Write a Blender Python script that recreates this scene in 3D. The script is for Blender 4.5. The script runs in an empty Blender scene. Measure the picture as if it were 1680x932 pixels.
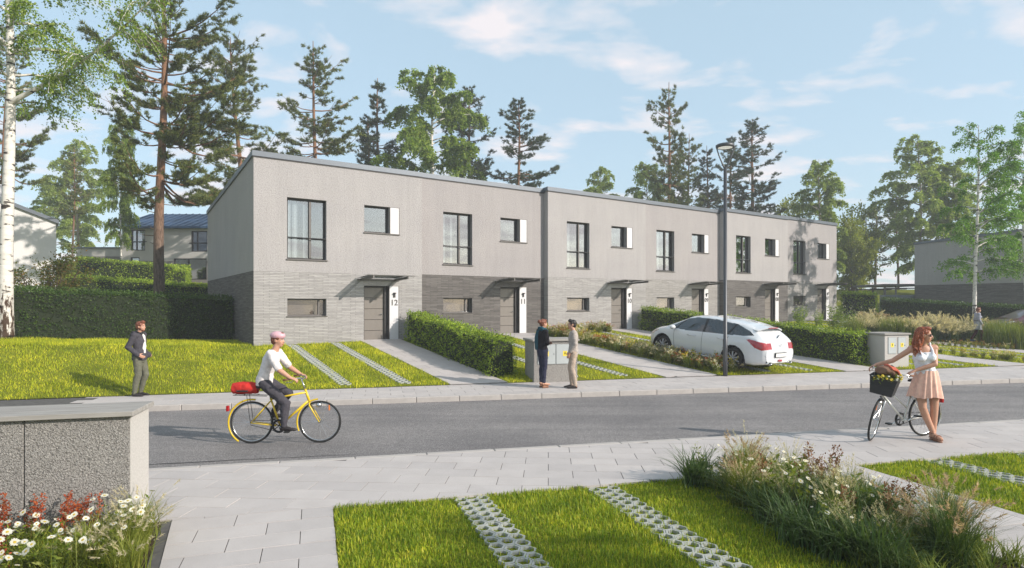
import bpy, bmesh, math, random
import numpy as np
from mathutils import Vector, Matrix
R = math.radians
rng = np.random.default_rng(7)
sc = bpy.context.scene
col = sc.collection

# ------------------------------------------------------------------ camera
EYE = 2.15
cam = bpy.data.cameras.new('camera')
cam.sensor_width = 36.0
cam.lens = 36.0 * 1000 / 1680
cam.shift_y = 34 / 1680
cam.clip_start = 0.05
cam.clip_end = 5000
cam_o = bpy.data.objects.new('camera', cam)
cam_o.location = (0, 0, EYE)
cam_o.rotation_euler = (R(90), 0, 0)
col.objects.link(cam_o)
sc.camera = cam_o

# ------------------------------------------------------------------ light
SUN_AZ = Vector((0.914, -0.406, 0)).normalized()
SUN_EL = R(27)
sun_dir = Vector((SUN_AZ.x * math.cos(SUN_EL), SUN_AZ.y * math.cos(SUN_EL), math.sin(SUN_EL)))
sl = bpy.data.lights.new('sun', 'SUN')
sl.energy = 4.9
sl.angle = R(0.6)
sl.color = (1.0, 0.92, 0.83)
so = bpy.data.objects.new('sun', sl)
so.rotation_euler = (-sun_dir).to_track_quat('-Z', 'Y').to_euler()
so.location = (20, -10, 30)
col.objects.link(so)

w = bpy.data.worlds.new('World')
sc.world = w
w.use_nodes = True
nt = w.node_tree
nt.nodes.clear()
def wn(t, **k):
    n = nt.nodes.new(t)
    for a, b in k.items():
        setattr(n, a, b)
    return n
L_ = nt.links.new
sky = wn('ShaderNodeTexSky', sky_type='NISHITA')
sky.sun_disc = False
sky.sun_elevation = SUN_EL
sky.sun_rotation = math.atan2(sun_dir.x, sun_dir.y)
sky.altitude = 60
sky.air_density = 1.0
sky.dust_density = 1.1
sky.ozone_density = 1.0
tc = wn('ShaderNodeTexCoord')
sep = wn('ShaderNodeSeparateXYZ')
L_(tc.outputs['Generated'], sep.inputs[0])
mx = wn('ShaderNodeMath', operation='MAXIMUM'); mx.inputs[1].default_value = 0.0
L_(sep.outputs['Z'], mx.inputs[0])
ad = wn('ShaderNodeMath', operation='ADD'); ad.inputs[1].default_value = 0.16
L_(mx.outputs[0], ad.inputs[0])
dx = wn('ShaderNodeMath', operation='DIVIDE'); L_(sep.outputs['X'], dx.inputs[0]); L_(ad.outputs[0], dx.inputs[1])
dy = wn('ShaderNodeMath', operation='DIVIDE'); L_(sep.outputs['Y'], dy.inputs[0]); L_(ad.outputs[0], dy.inputs[1])
cb = wn('ShaderNodeCombineXYZ'); L_(dx.outputs[0], cb.inputs[0]); L_(dy.outputs[0], cb.inputs[1])
mp = wn('ShaderNodeMapping'); mp.inputs['Scale'].default_value = (1.0, 1.35, 1); mp.inputs['Rotation'].default_value = (0, 0, R(24)); mp.inputs['Location'].default_value = (0.75, 0.42, 0)
L_(cb.outputs[0], mp.inputs[0])
n1 = wn('ShaderNodeTexNoise'); n1.inputs['Scale'].default_value = 2.9; n1.inputs['Detail'].default_value = 5; n1.inputs['Roughness'].default_value = 0.52; n1.inputs['Distortion'].default_value = 0.25
L_(mp.outputs[0], n1.inputs['Vector'])
n2 = wn('ShaderNodeTexNoise'); n2.inputs['Scale'].default_value = 0.8; n2.inputs['Detail'].default_value = 2
L_(mp.outputs[0], n2.inputs['Vector'])
mu = wn('ShaderNodeMath', operation='MULTIPLY_ADD'); mu.inputs[1].default_value = 0.55; L_(n2.outputs['Fac'], mu.inputs[0]); L_(n1.outputs['Fac'], mu.inputs[2])
rp = wn('ShaderNodeValToRGB')
rp.color_ramp.elements[0].position = 0.775; rp.color_ramp.elements[0].color = (0, 0, 0, 1)
rp.color_ramp.elements[1].position = 0.95; rp.color_ramp.elements[1].color = (0.8, 0.8, 0.8, 1)
L_(mu.outputs[0], rp.inputs[0])
# thin veil that makes the whole sky paler, plus the cloud layer
veil = wn('ShaderNodeMixRGB'); veil.inputs[0].default_value = 0.5
veil.inputs[2].default_value = (5.4, 7.3, 8.4, 1)
L_(sky.outputs[0], veil.inputs[1])
cm = wn('ShaderNodeMixRGB'); cm.inputs[2].default_value = (7.4, 6.7, 6.7, 1)
L_(rp.outputs[0], cm.inputs[0]); L_(veil.outputs[0], cm.inputs[1])
bg = wn('ShaderNodeBackground'); bg.inputs[1].default_value = 0.12
L_(cm.outputs[0], bg.inputs[0])
wo = wn('ShaderNodeOutputWorld'); L_(bg.outputs[0], wo.inputs[0])

sc.view_settings.view_transform = 'Standard'
sc.view_settings.look = 'None'
sc.view_settings.exposure = 0.26
sc.view_settings.gamma = 1.0
sc.view_settings.use_curve_mapping = False
sc.cycles.use_denoising = True
sc.cycles.max_bounces = 6
sc.cycles.diffuse_bounces = 3
sc.cycles.glossy_bounces = 3
sc.cycles.transmission_bounces = 4
sc.cycles.transparent_max_bounces = 12
sc.cycles.volume_bounces = 0
sc.cycles.caustics_reflective = False
sc.cycles.caustics_refractive = False
sc.cycles.sample_clamp_indirect = 6

# ------------------------------------------------------------------ materials
def srgb(r, g, b):
    f = lambda c: c / 12.92 if c <= 0.04045 else ((c + 0.055) / 1.055) ** 2.4
    return (f(r / 255), f(g / 255), f(b / 255), 1)
MATS = {}
class M:
    def __init__(s, name):
        s.m = bpy.data.materials.new(name); s.m.use_nodes = True
        s.t = s.m.node_tree; s.n = s.t.nodes; s.l = s.t.links.new
        s.b = s.n['Principled BSDF']; s.o = s.n['Material Output']
        MATS[name] = s.m
    def add(s, t, **k):
        n = s.n.new(t)
        for a, b in k.items():
            if a.startswith('i_'):
                n.inputs[a[2:].replace('_', ' ')].default_value = b
            else:
                setattr(n, a, b)
        return n
    def coord(s, kind='Object', scale=(1, 1, 1), rot=(0, 0, 0)):
        t = s.add('ShaderNodeTexCoord'); m = s.add('ShaderNodeMapping')
        m.inputs['Scale'].default_value = scale; m.inputs['Rotation'].default_value = rot
        s.l(t.outputs[kind], m.inputs[0]); return m.outputs[0]
    def pos(s, scale=(1, 1, 1), rot=(0, 0, 0)):
        t = s.add('ShaderNodeNewGeometry'); m = s.add('ShaderNodeMapping')
        m.inputs['Scale'].default_value = scale; m.inputs['Rotation'].default_value = rot
        s.l(t.outputs['Position'], m.inputs[0]); return m.outputs[0]
    def noise(s, vec, scale, detail=4, rough=0.55, dist=0.0):
        n = s.add('ShaderNodeTexNoise'); n.inputs['Scale'].default_value = scale; n.inputs['Detail'].default_value = detail
        n.inputs['Roughness'].default_value = rough; n.inputs['Distortion'].default_value = dist
        s.l(vec, n.inputs['Vector']); return n.outputs['Fac']
    def ramp(s, fac, stops):
        r = s.add('ShaderNodeValToRGB'); cr = r.color_ramp
        while len(cr.elements) < len(stops): cr.elements.new(0.5)
        for e, (p, c) in zip(cr.elements, stops):
            e.position = p; e.color = c if len(c) == 4 else (*c, 1)
        s.l(fac, r.inputs[0]); return r.outputs[0]
    def mix(s, fac, a, b, mode='MIX'):
        n = s.add('ShaderNodeMixRGB', blend_type=mode)
        for i, v in ((0, fac), (1, a), (2, b)):
            if hasattr(v, 'links') or hasattr(v, 'is_linked'): s.l(v, n.inputs[i])
            elif isinstance(v, (int, float)): n.inputs[i].default_value = v
            else: n.inputs[i].default_value = v if len(v) == 4 else (*v, 1)
        return n.outputs[0]
    def bump(s, h, strength=0.3, dist=0.01):
        b = s.add('ShaderNodeBump'); b.inputs['Strength'].default_value = strength; b.inputs['Distance'].default_value = dist
        s.l(h, b.inputs['Height']); s.l(b.outputs[0], s.b.inputs['Normal'])
    def set(s, color=None, rough=None, metal=None, spec=None, coat=None):
        if color is not None:
            if hasattr(color, 'is_linked'): s.l(color, s.b.inputs['Base Color'])
            else: s.b.inputs['Base Color'].default_value = color if len(color) == 4 else (*color, 1)
        if rough is not None:
            if hasattr(rough, 'is_linked'): s.l(rough, s.b.inputs['Roughness'])
            else: s.b.inputs['Roughness'].default_value = rough
        if metal is not None: s.b.inputs['Metallic'].default_value = metal
        if spec is not None: s.b.inputs['Specular IOR Level'].default_value = spec
        if coat is not None:
            s.b.inputs['Coat Weight'].default_value = coat; s.b.inputs['Coat Roughness'].default_value = 0.04
        return s

def plain(name, color, rough=0.6, metal=0.0, spec=0.4, coat=None, var=0.12, scale=9.0, bump=0.0):
    m = M(name)
    v = m.coord('Object'); n = m.noise(v, scale, 5)
    c = m.ramp(n, [(0.25, tuple(x * (1 - var) for x in color[:3])), (0.75, tuple(min(1, x * (1 + var)) for x in color[:3]))])
    m.set(c, rough, metal, spec, coat)
    if bump: m.bump(m.noise(v, scale * 12, 3), bump, 0.004)
    return m.m

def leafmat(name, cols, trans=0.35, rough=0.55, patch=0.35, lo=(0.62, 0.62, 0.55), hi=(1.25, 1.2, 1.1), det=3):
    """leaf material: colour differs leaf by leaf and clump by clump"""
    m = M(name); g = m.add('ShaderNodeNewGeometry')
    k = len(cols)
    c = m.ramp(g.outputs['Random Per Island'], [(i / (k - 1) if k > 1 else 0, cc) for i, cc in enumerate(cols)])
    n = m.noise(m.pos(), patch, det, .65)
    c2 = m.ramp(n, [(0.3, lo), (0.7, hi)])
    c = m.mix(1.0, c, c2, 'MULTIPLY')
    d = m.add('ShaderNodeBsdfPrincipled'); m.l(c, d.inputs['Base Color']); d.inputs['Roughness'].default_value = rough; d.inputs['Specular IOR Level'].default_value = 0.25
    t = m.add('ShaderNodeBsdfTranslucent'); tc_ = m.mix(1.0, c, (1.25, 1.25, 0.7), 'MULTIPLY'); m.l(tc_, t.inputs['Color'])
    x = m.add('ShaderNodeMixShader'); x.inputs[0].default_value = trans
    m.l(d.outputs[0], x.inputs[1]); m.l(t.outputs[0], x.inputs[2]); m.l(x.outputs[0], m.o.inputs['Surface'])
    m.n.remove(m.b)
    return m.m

def make_materials():
    # render (upper walls)
    for nm, k_ in (('plaster', (1.03, 1.035, 1.045)), ('plaster_second', (.955, .945, 0.955))):
        m = M(nm); v = m.coord('Object'); a = m.noise(v, 24, 4, 0.7); b = m.noise(v, 0.7, 4); st = m.noise(m.coord('Object', (5, 5, .35)), 1.4, 4)
        q = lambda c: tuple(x * y for x, y in zip(c, k_))
        sp = m.ramp(a, [(0.32, q((0.25, 0.235, 0.232))), (0.46, q((0.34, 0.322, 0.319))), (0.66, q((0.395, 0.375, 0.372)))])
        c = m.mix(1.0, sp, m.ramp(b, [(0.3, (0.94, 0.94, 0.94)), (0.7, (1.04, 1.035, 1.02))]), 'MULTIPLY')
        m.set(m.mix(1.0, c, m.ramp(st, [(0.3, (0.955, 0.955, 0.95)), (0.6, (1.02, 1.02, 1.02))]), 'MULTIPLY'), 0.9, spec=0.15)
        m.bump(a, 0.75, 0.02)
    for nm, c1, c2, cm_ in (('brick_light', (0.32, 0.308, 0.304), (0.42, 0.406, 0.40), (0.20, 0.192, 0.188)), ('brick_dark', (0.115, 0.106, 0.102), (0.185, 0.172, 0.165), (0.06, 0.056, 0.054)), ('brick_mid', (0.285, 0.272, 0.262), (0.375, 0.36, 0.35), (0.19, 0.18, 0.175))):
        m = M(nm); v = m.coord('Object', rot=(R(90), 0, 0))
        # object x = along the facade, object z = height; side walls use x+y through the sheared mapping
        s = m.add('ShaderNodeSeparateXYZ'); t = m.add('ShaderNodeTexCoord'); m.l(t.outputs['Object'], s.inputs[0])
        ad = m.add('ShaderNodeMath', operation='ADD'); m.l(s.outputs[0], ad.inputs[0]); m.l(s.outputs[1], ad.inputs[1])
        cbn = m.add('ShaderNodeCombineXYZ'); m.l(ad.outputs[0], cbn.inputs[0]); m.l(s.outputs[2], cbn.inputs[1])
        br = m.add('ShaderNodeTexBrick'); m.l(cbn.outputs[0], br.inputs['Vector'])
        br.inputs['Scale'].default_value = 1.0; br.inputs['Brick Width'].default_value = 0.49; br.inputs['Row Height'].default_value = 0.051
        br.inputs['Mortar Size'].default_value = 0.006; br.inputs['Mortar Smooth'].default_value = 0.3; br.inputs['Bias'].default_value = 0.0
        br.inputs['Color1'].default_value = (*c1, 1); br.inputs['Color2'].default_value = (*c2, 1); br.inputs['Mortar'].default_value = (*cm_, 1)
        br.offset = 0.37; br.offset_frequency = 2
        n = m.noise(m.coord('Object', (3, 3, 22)), 1.6, 5)
        c = m.mix(1.0, br.outputs['Color'], m.ramp(n, [(0.3, (0.80, 0.80, 0.80)), (0.7, (1.10, 1.09, 1.07))]), 'MULTIPLY')
        m.set(c, 0.85, spec=0.2)
        h = m.mix(0.35, br.outputs['Fac'], n)
        inv = m.add('ShaderNodeInvert'); m.l(br.outputs['Fac'], inv.inputs['Color'])
        hh = m.mix(0.4, inv.outputs[0], n); m.bump(hh, 0.7, 0.012)
    plain('metal_grey', (0.125, 0.142, 0.165), 0.45, 0.3, var=0.06)
    plain('roofing', (0.13, 0.14, 0.15), 0.8, var=0.2)
    plain('roof_blue', (0.035, 0.075, 0.15), 0.5, 0.1, var=0.1)
    plain('frame_dark', (0.045, 0.042, 0.042), 0.45, 0.2, var=0.1)
    plain('frame_bronze', (0.125, 0.115, 0.108), 0.5, 0.2, var=0.1)
    plain('door_paint', (0.185, 0.165, 0.145), 0.5, var=0.06)
    plain('panel_white', (0.62, 0.61, 0.62), 0.55, var=0.03)
    plain('black_paint', (0.02, 0.02, 0.02), 0.5)
    plain('number_grey', (0.09, 0.085, 0.085), 0.5)
    plain('curtain', (0.70, 0.68, 0.64), 0.9, var=0.1)
    plain('room', (0.16, 0.145, 0.13), 0.9, var=0.3, scale=1.5)
    plain('blind', (0.22, 0.19, 0.16), 0.8, var=0.12, scale=2)
    # glass: see-through with a mirror share that grows with the angle
    for nm, lo, tint in (('glass', 0.34, (0.66, 0.72, 0.75)), ('glass_low', 0.13, (0.8, 0.8, 0.78)), ('glass_car', 0.05, (0.07, 0.085, 0.12)), ('glass_canopy', 0.10, (0.86, 0.9, 0.9))):
        m = M(nm); m.n.remove(m.b)
        t = m.add('ShaderNodeBsdfTransparent'); t.inputs[0].default_value = (*tint, 1)
        gl = m.add('ShaderNodeBsdfGlossy'); gl.inputs['Roughness'].default_value = 0.012; gl.inputs['Color'].default_value = (0.93, 0.95, 0.97, 1)
        lw = m.add('ShaderNodeLayerWeight'); lw.inputs[0].default_value = 0.12 if nm == 'glass_car' else 0.35
        mr = m.add('ShaderNodeMapRange'); mr.inputs['To Min'].default_value = lo; mr.inputs['To Max'].default_value = 1.0
        m.l(lw.outputs['Facing'], mr.inputs[0])
        x = m.add('ShaderNodeMixShader'); m.l(mr.outputs[0], x.inputs[0]); m.l(t.outputs[0], x.inputs[1]); m.l(gl.outputs[0], x.inputs[2]); m.l(x.outputs[0], m.o.inputs['Surface'])
    # asphalt
    m = M('asphalt'); v = m.pos(); a = m.noise(v, 60, 3, 0.75); b = m.noise(v, 0.55, 4); c = m.noise(v, 9, 4)
    sp = m.ramp(a, [(0.30, (0.075, 0.070, 0.068)), (0.5, (0.185, 0.174, 0.170)), (0.68, (0.44, 0.415, 0.405))])
    cc = m.mix(1.0, sp, m.ramp(b, [(0.3, (0.82, 0.82, 0.83)), (0.7, (1.12, 1.11, 1.10))]), 'MULTIPLY')
    tr = m.noise(m.pos((.10, 1.6, 1), (0, 0, R(-12.7))), 1.0, 3); cc = m.mix(1.0, cc, m.ramp(tr, [(0.35, (0.84, 0.84, 0.85)), (0.65, (1.08, 1.08, 1.07))]), 'MULTIPLY')
    m.set(m.mix(1.0, cc, m.ramp(c, [(0.3, (0.88, 0.88, 0.88)), (0.7, (1.08, 1.08, 1.08))]), 'MULTIPLY'), 0.82, spec=0.3); m.bump(a, 0.7, 0.012)
    plain('tar', (0.03, 0.03, 0.032), 0.55)
    # slabs
    m = M('slab'); v = m.pos(); oi = m.add('ShaderNodeObjectInfo')
    a = m.noise(v, 2.2, 6, 0.6); b = m.noise(v, 120, 2); cvar = m.ramp(oi.outputs['Random'], [(0.0, (0.90, 0.90, 0.91)), (1.0, (1.06, 1.055, 1.05))])
    c = m.mix(1.0, m.ramp(a, [(0.25, (0.41, 0.375, 0.355)), (0.75, (0.50, 0.462, 0.44))]), cvar, 'MULTIPLY')
    c = m.mix(0.25, c, m.ramp(b, [(0.35, (0.34, 0.315, 0.30)), (0.65, (0.55, 0.51, 0.485))]))
    m.set(c, 0.72, spec=0.3); m.bump(b, 0.2, 0.004)
    plain('joint', (0.09, 0.085, 0.08), 0.95, var=0.3)
    plain('kerbstone', (0.40, 0.37, 0.345), 0.8, var=0.12, scale=6, bump=0.25)
    plain('concrete_grid', (0.36, 0.37, 0.34), 0.75, var=0.14, scale=14, bump=0.2)
    # exposed aggregate concrete for walls and cabinets
    m = M('aggregate'); v = m.coord('Object'); a = m.noise(v, 62, 3, 0.6, 0.8); b = m.noise(v, 1.2, 4)
    c = m.ramp(a, [(0.36, (0.17, 0.16, 0.15)), (0.52, (0.37, 0.35, 0.33)), (0.8, (0.50, 0.475, 0.45))])
    m.set(m.mix(1.0, c, m.ramp(b, [(0.3, (0.93, 0.93, 0.93)), (0.7, (1.06, 1.06, 1.05))]), 'MULTIPLY'), 0.9, spec=0.2); m.bump(a, 1.0, 0.035)
    m = M('fine_concrete'); v = m.coord('Object'); a = m.noise(v, 60, 4, 0.6); b = m.noise(v, 1.5, 4)
    c = m.ramp(a, [(0.3, (0.40, 0.38, 0.355)), (0.7, (0.52, 0.495, 0.465))]); m.set(c, 0.85, spec=0.2); m.bump(a, 0.4, 0.006)
    m = M('coping'); v = m.coord('Object', (1, 9, 9)); a = m.noise(v, 2.2, 6); m.set(m.ramp(a, [(0.3, (0.25, 0.235, 0.215)), (0.7, (0.36, 0.34, 0.315))]), 0.8, spec=0.2); m.bump(a, 0.25, 0.005)
    plain('cabinet_door', (0.42, 0.45, 0.45), 0.5, var=0.04)
    plain('seam_dark', (0.10, 0.11, 0.11), 0.6)
    plain('sticker_yellow', (0.80, 0.62, 0.05), 0.5, var=0.05)
    # ground and grass
    m = M('lawn_soil'); v = m.pos(); a = m.noise(v, 1.1, 6, 0.65); b = m.noise(v, 45, 3)
    c = m.ramp(a, [(0.25, (0.085, 0.10, 0.010)), (0.5, (0.15, 0.17, 0.015)), (0.75, (0.22, 0.22, 0.022))])
    m.set(m.mix(0.5, c, m.ramp(b, [(0.3, (0.06, 0.075, 0.010)), (0.7, (0.26, 0.28, 0.03))])), 0.95, spec=0.05); m.bump(b, 0.8, 0.03)
    m = M('bed_soil'); v = m.pos(); a = m.noise(v, 9, 6); m.set(m.ramp(a, [(0.3, (0.03, 0.022, 0.014)), (0.7, (0.075, 0.055, 0.035))]), 0.95, spec=0.1); m.bump(a, 0.8, 0.03)
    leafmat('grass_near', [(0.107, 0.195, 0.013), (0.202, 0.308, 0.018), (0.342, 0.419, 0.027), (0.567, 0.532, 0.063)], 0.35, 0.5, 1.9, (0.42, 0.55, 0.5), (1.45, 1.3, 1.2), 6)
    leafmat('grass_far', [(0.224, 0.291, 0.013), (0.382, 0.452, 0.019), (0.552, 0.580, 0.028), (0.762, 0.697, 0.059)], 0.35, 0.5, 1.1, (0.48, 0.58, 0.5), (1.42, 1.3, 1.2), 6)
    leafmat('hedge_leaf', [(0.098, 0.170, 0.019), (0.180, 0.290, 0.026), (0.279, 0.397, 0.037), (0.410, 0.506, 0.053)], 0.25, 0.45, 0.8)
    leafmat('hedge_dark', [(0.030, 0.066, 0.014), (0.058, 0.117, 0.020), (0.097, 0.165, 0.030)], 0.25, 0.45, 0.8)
    plain('hedge_core', (0.016, 0.024, 0.008), 0.95, var=0.3)
    leafmat('pine_needle', [(0.065, 0.102, 0.025), (0.108, 0.153, 0.039), (0.160, 0.196, 0.051), (0.235, 0.245, 0.066)], 0.2, 0.6, 0.5)
    leafmat('pine_blue', [(0.040, 0.068, 0.035), (0.068, 0.102, 0.051), (0.102, 0.137, 0.068)], 0.2, 0.6, 0.5)
    leafmat('birch_leaf', [(0.106, 0.190, 0.030), (0.168, 0.269, 0.040), (0.253, 0.359, 0.060), (0.348, 0.440, 0.094)], 0.45, 0.45, 0.6)
    leafmat('birch_fresh', [(0.079, 0.201, 0.022), (0.129, 0.273, 0.033), (0.201, 0.352, 0.055)], 0.5, 0.45, 0.6)
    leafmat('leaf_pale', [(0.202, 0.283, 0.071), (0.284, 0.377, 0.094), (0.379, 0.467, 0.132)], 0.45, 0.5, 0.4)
    leafmat('leaf_yellow', [(0.171, 0.224, 0.026), (0.248, 0.299, 0.036), (0.327, 0.351, 0.055)], 0.45, 0.5, 0.4)
    leafmat('bush_leaf', [(0.050, 0.085, 0.015), (0.090, 0.125, 0.02), (0.150, 0.145, 0.03), (0.21, 0.12, 0.03)], 0.4, 0.5, 0.8)
    leafmat('stem_green', [(0.101, 0.158, 0.023), (0.169, 0.224, 0.032), (0.270, 0.292, 0.052)], 0.3, 0.5, 2.0)
    leafmat('stem_dark', [(0.051, 0.097, 0.026), (0.085, 0.145, 0.037), (0.144, 0.194, 0.052)], 0.3, 0.5, 2.0)
    leafmat('grass_yellow', [(0.15, 0.20, 0.03), (0.24, 0.28, 0.05), (0.34, 0.34, 0.09)], 0.4, 0.5, 2.0)
    leafmat('grass_blue', [(0.05, 0.10, 0.03), (0.08, 0.14, 0.04), (0.12, 0.17, 0.06)], 0.3, 0.5, 2.0)
    leafmat('plume', [(0.48, 0.42, 0.32), (0.62, 0.56, 0.46), (0.74, 0.70, 0.60)], 0.5, 0.8, 2.0)
    leafmat('plume_pink', [(0.36, 0.26, 0.21), (0.48, 0.36, 0.29), (0.58, 0.47, 0.38)], 0.5, 0.8, 2.0)
    leafmat('petal_white', [(0.74, 0.74, 0.72), (0.82, 0.82, 0.80)], 0.3, 0.5, 2.0)
    leafmat('petal_red', [(0.28, 0.05, 0.025), (0.40, 0.08, 0.03), (0.50, 0.15, 0.05)], 0.3, 0.6, 2.0)
    leafmat('seed_brown', [(0.16, 0.075, 0.04), (0.24, 0.11, 0.06), (0.30, 0.17, 0.10)], 0.3, 0.7, 2.0)
    leafmat('petal_yellow', [(0.65, 0.48, 0.03), (0.75, 0.60, 0.08)], 0.3, 0.5, 2.0)
    plain('flower_eye', (0.42, 0.30, 0.04), 0.8)
    # bark
    m = M('pine_bark'); v = m.coord('Object', (6, 6, 1.6)); a = m.noise(v, 2.2, 5, 0.65); z = m.add('ShaderNodeSeparateXYZ'); t = m.add('ShaderNodeTexCoord'); m.l(t.outputs['Object'], z.inputs[0])
    mr = m.add('ShaderNodeMapRange'); mr.inputs[1].default_value = 3.0; mr.inputs[2].default_value = 8.0; m.l(z.outputs[2], mr.inputs[0])
    c = m.mix(mr.outputs[0], m.ramp(a, [(0.35, (0.06, 0.045, 0.036)), (0.65, (0.19, 0.145, 0.115))]), m.ramp(a, [(0.35, (0.13, 0.070, 0.042)), (0.65, (0.30, 0.165, 0.095))]))
    m.set(c, 0.9, spec=0.1); m.bump(a, 0.8, 0.03)
    m = M('birch_bark'); v = m.coord('Object', (1.5, 1.5, 4.6)); a = m.noise(v, 1.7, 3, 0.55, 0.4); v2 = m.coord('Object', (4.5, 4.5, 1.6)); b = m.noise(v2, 2.4, 5, 0.7)
    z = m.add('ShaderNodeSeparateXYZ'); t = m.add('ShaderNodeTexCoord'); m.l(t.outputs['Object'], z.inputs[0])
    mr = m.add('ShaderNodeMapRange'); mr.inputs[1].default_value = 0.3; mr.inputs[2].default_value = 3.2; mr.inputs[3].default_value = 0.16; mr.inputs[4].default_value = -0.20; m.l(z.outputs[2], mr.inputs[0])
    sb = m.add('ShaderNodeMath', operation='SUBTRACT'); m.l(b, sb.inputs[0]); m.l(mr.outputs[0], sb.inputs[1])
    c1 = m.ramp(a, [(0.37, (0.045, 0.036, 0.03)), (0.42, (0.58, 0.545, 0.49)), (0.7, (0.70, 0.67, 0.62))])
    c2 = m.ramp(sb.outputs[0], [(0.36, (0.10, 0.065, 0.045)), (0.46, (1, 1, 1))])
    m.set(m.mix(1.0, c1, c2, 'MULTIPLY'), 0.8, spec=0.2); m.bump(a, 0.4, 0.02)
    plain('twig', (0.10, 0.075, 0.055), 0.9, var=0.25)
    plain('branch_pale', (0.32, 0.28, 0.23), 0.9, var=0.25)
    # people, bicycles, car
    m = M('skin'); v = m.coord('Object'); a = m.noise(v, 7, 4); m.set(m.ramp(a, [(0.3, (0.46, 0.245, 0.165)), (0.7, (0.56, 0.31, 0.215))]), 0.5, spec=0.35); m.b.inputs['Subsurface Weight'].default_value = 0.08; m.b.inputs['Subsurface Radius'].default_value = (0.01, 0.004, 0.002)
    def cloth(n, c, var=0.18): plain(n, c, 0.9, 0, 0.1, None, var, 16, 0.35)
    for n, c in (('cloth_jacket', (0.062, 0.058, 0.068)), ('cloth_olive', (0.125, 0.125, 0.092)), ('cloth_tee', (0.66, 0.62, 0.60)), ('cloth_black', (0.014, 0.013, 0.016)), ('cloth_navy', (0.028, 0.030, 0.055)), ('cloth_teal', (0.020, 0.070, 0.095)), ('cloth_beige', (0.37, 0.33, 0.30)), ('cloth_sand', (0.40, 0.32, 0.255)), ('cloth_white', (0.78, 0.79, 0.85)), ('cloth_peach', (0.80, 0.50, 0.40)), ('cloth_grey', (0.34, 0.34, 0.40)), ('cloth_maroon', (0.11, 0.030, 0.035)), ('cloth_red', (0.52, 0.035, 0.028)), ('cloth_rust', (0.42, 0.11, 0.07)), ('cloth_pattern', (0.20, 0.12, 0.085))): cloth(n, c)
    for n, c in (('hair_red', (0.24, 0.060, 0.022)), ('hair_auburn', (0.17, 0.055, 0.028)), ('hair_dark', (0.018, 0.014, 0.012))):
        m = M(n); v = m.coord('Object', (1, 1, 0.25)); a = m.noise(v, 60, 4); m.set(m.ramp(a, [(0.3, tuple(x * 0.5 for x in c)), (0.7, tuple(x * 1.5 for x in c))]), 0.45, spec=0.4); m.bump(a, 0.8, 0.01)
    plain('leather_brown', (0.22, 0.10, 0.055), 0.6); plain('leather_dark', (0.025, 0.02, 0.02), 0.45); plain('shoe_blue', (0.03, 0.10, 0.22), 0.6)
    plain('rubber', (0.018, 0.018, 0.018), 0.8); plain('tyre_tan', (0.16, 0.14, 0.115), 0.8)
    plain('chrome', (0.62, 0.62, 0.62), 0.22, 1.0, var=0.03); plain('bike_white', (0.68, 0.68, 0.64), 0.3, coat=0.5, var=0.03)
    plain('bike_yellow', (0.72, 0.50, 0.02), 0.3, coat=0.5, var=0.03); plain('reflector_red', (0.35, 0.01, 0.012), 0.25); plain('reflector_orange', (0.7, 0.20, 0.03), 0.3)
    plain('helmet_pink', (0.62, 0.36, 0.40), 0.35, coat=0.4, var=0.04)
    plain('basket', (0.020, 0.022, 0.024), 0.55)
    plain('car_white', (0.62, 0.635, 0.65), 0.16, 0.0, 0.5, 1.0, var=0.01)
    plain('car_maroon', (0.085, 0.012, 0.022), 0.3, 0.1, 0.5, 1.0, var=0.02)
    plain('car_black', (0.012, 0.012, 0.013), 0.4); plain('car_trim', (0.10, 0.085, 0.07), 0.45)
    plain('tail_red', (0.33, 0.008, 0.016), 0.12, coat=1.0, var=0.25, scale=14); plain('plate_white', (0.70, 0.70, 0.68), 0.4, var=0.02); plain('rim_metal', (0.34, 0.34, 0.36), 0.32, 0.85, var=0.05)
    plain('lamp_metal', (0.085, 0.088, 0.095), 0.45, 0.5, var=0.05)
    m = M('lamp_lens'); m.set((0.85, 0.86, 0.84), 0.35); m.b.inputs['Emission Color'].default_value = (1, 0.97, 0.9, 1); m.b.inputs['Emission Strength'].default_value = 0.3
    plain('white_wall', (0.62, 0.60, 0.585), 0.9, var=0.05, scale=2)
    plain('wall_far', (0.44, 0.42, 0.40), 0.9, var=0.05, scale=2)
    plain('brick_far', (0.19, 0.175, 0.165), 0.9, var=0.12, scale=8)
make_materials()
def mat(n): return MATS[n]
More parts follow.
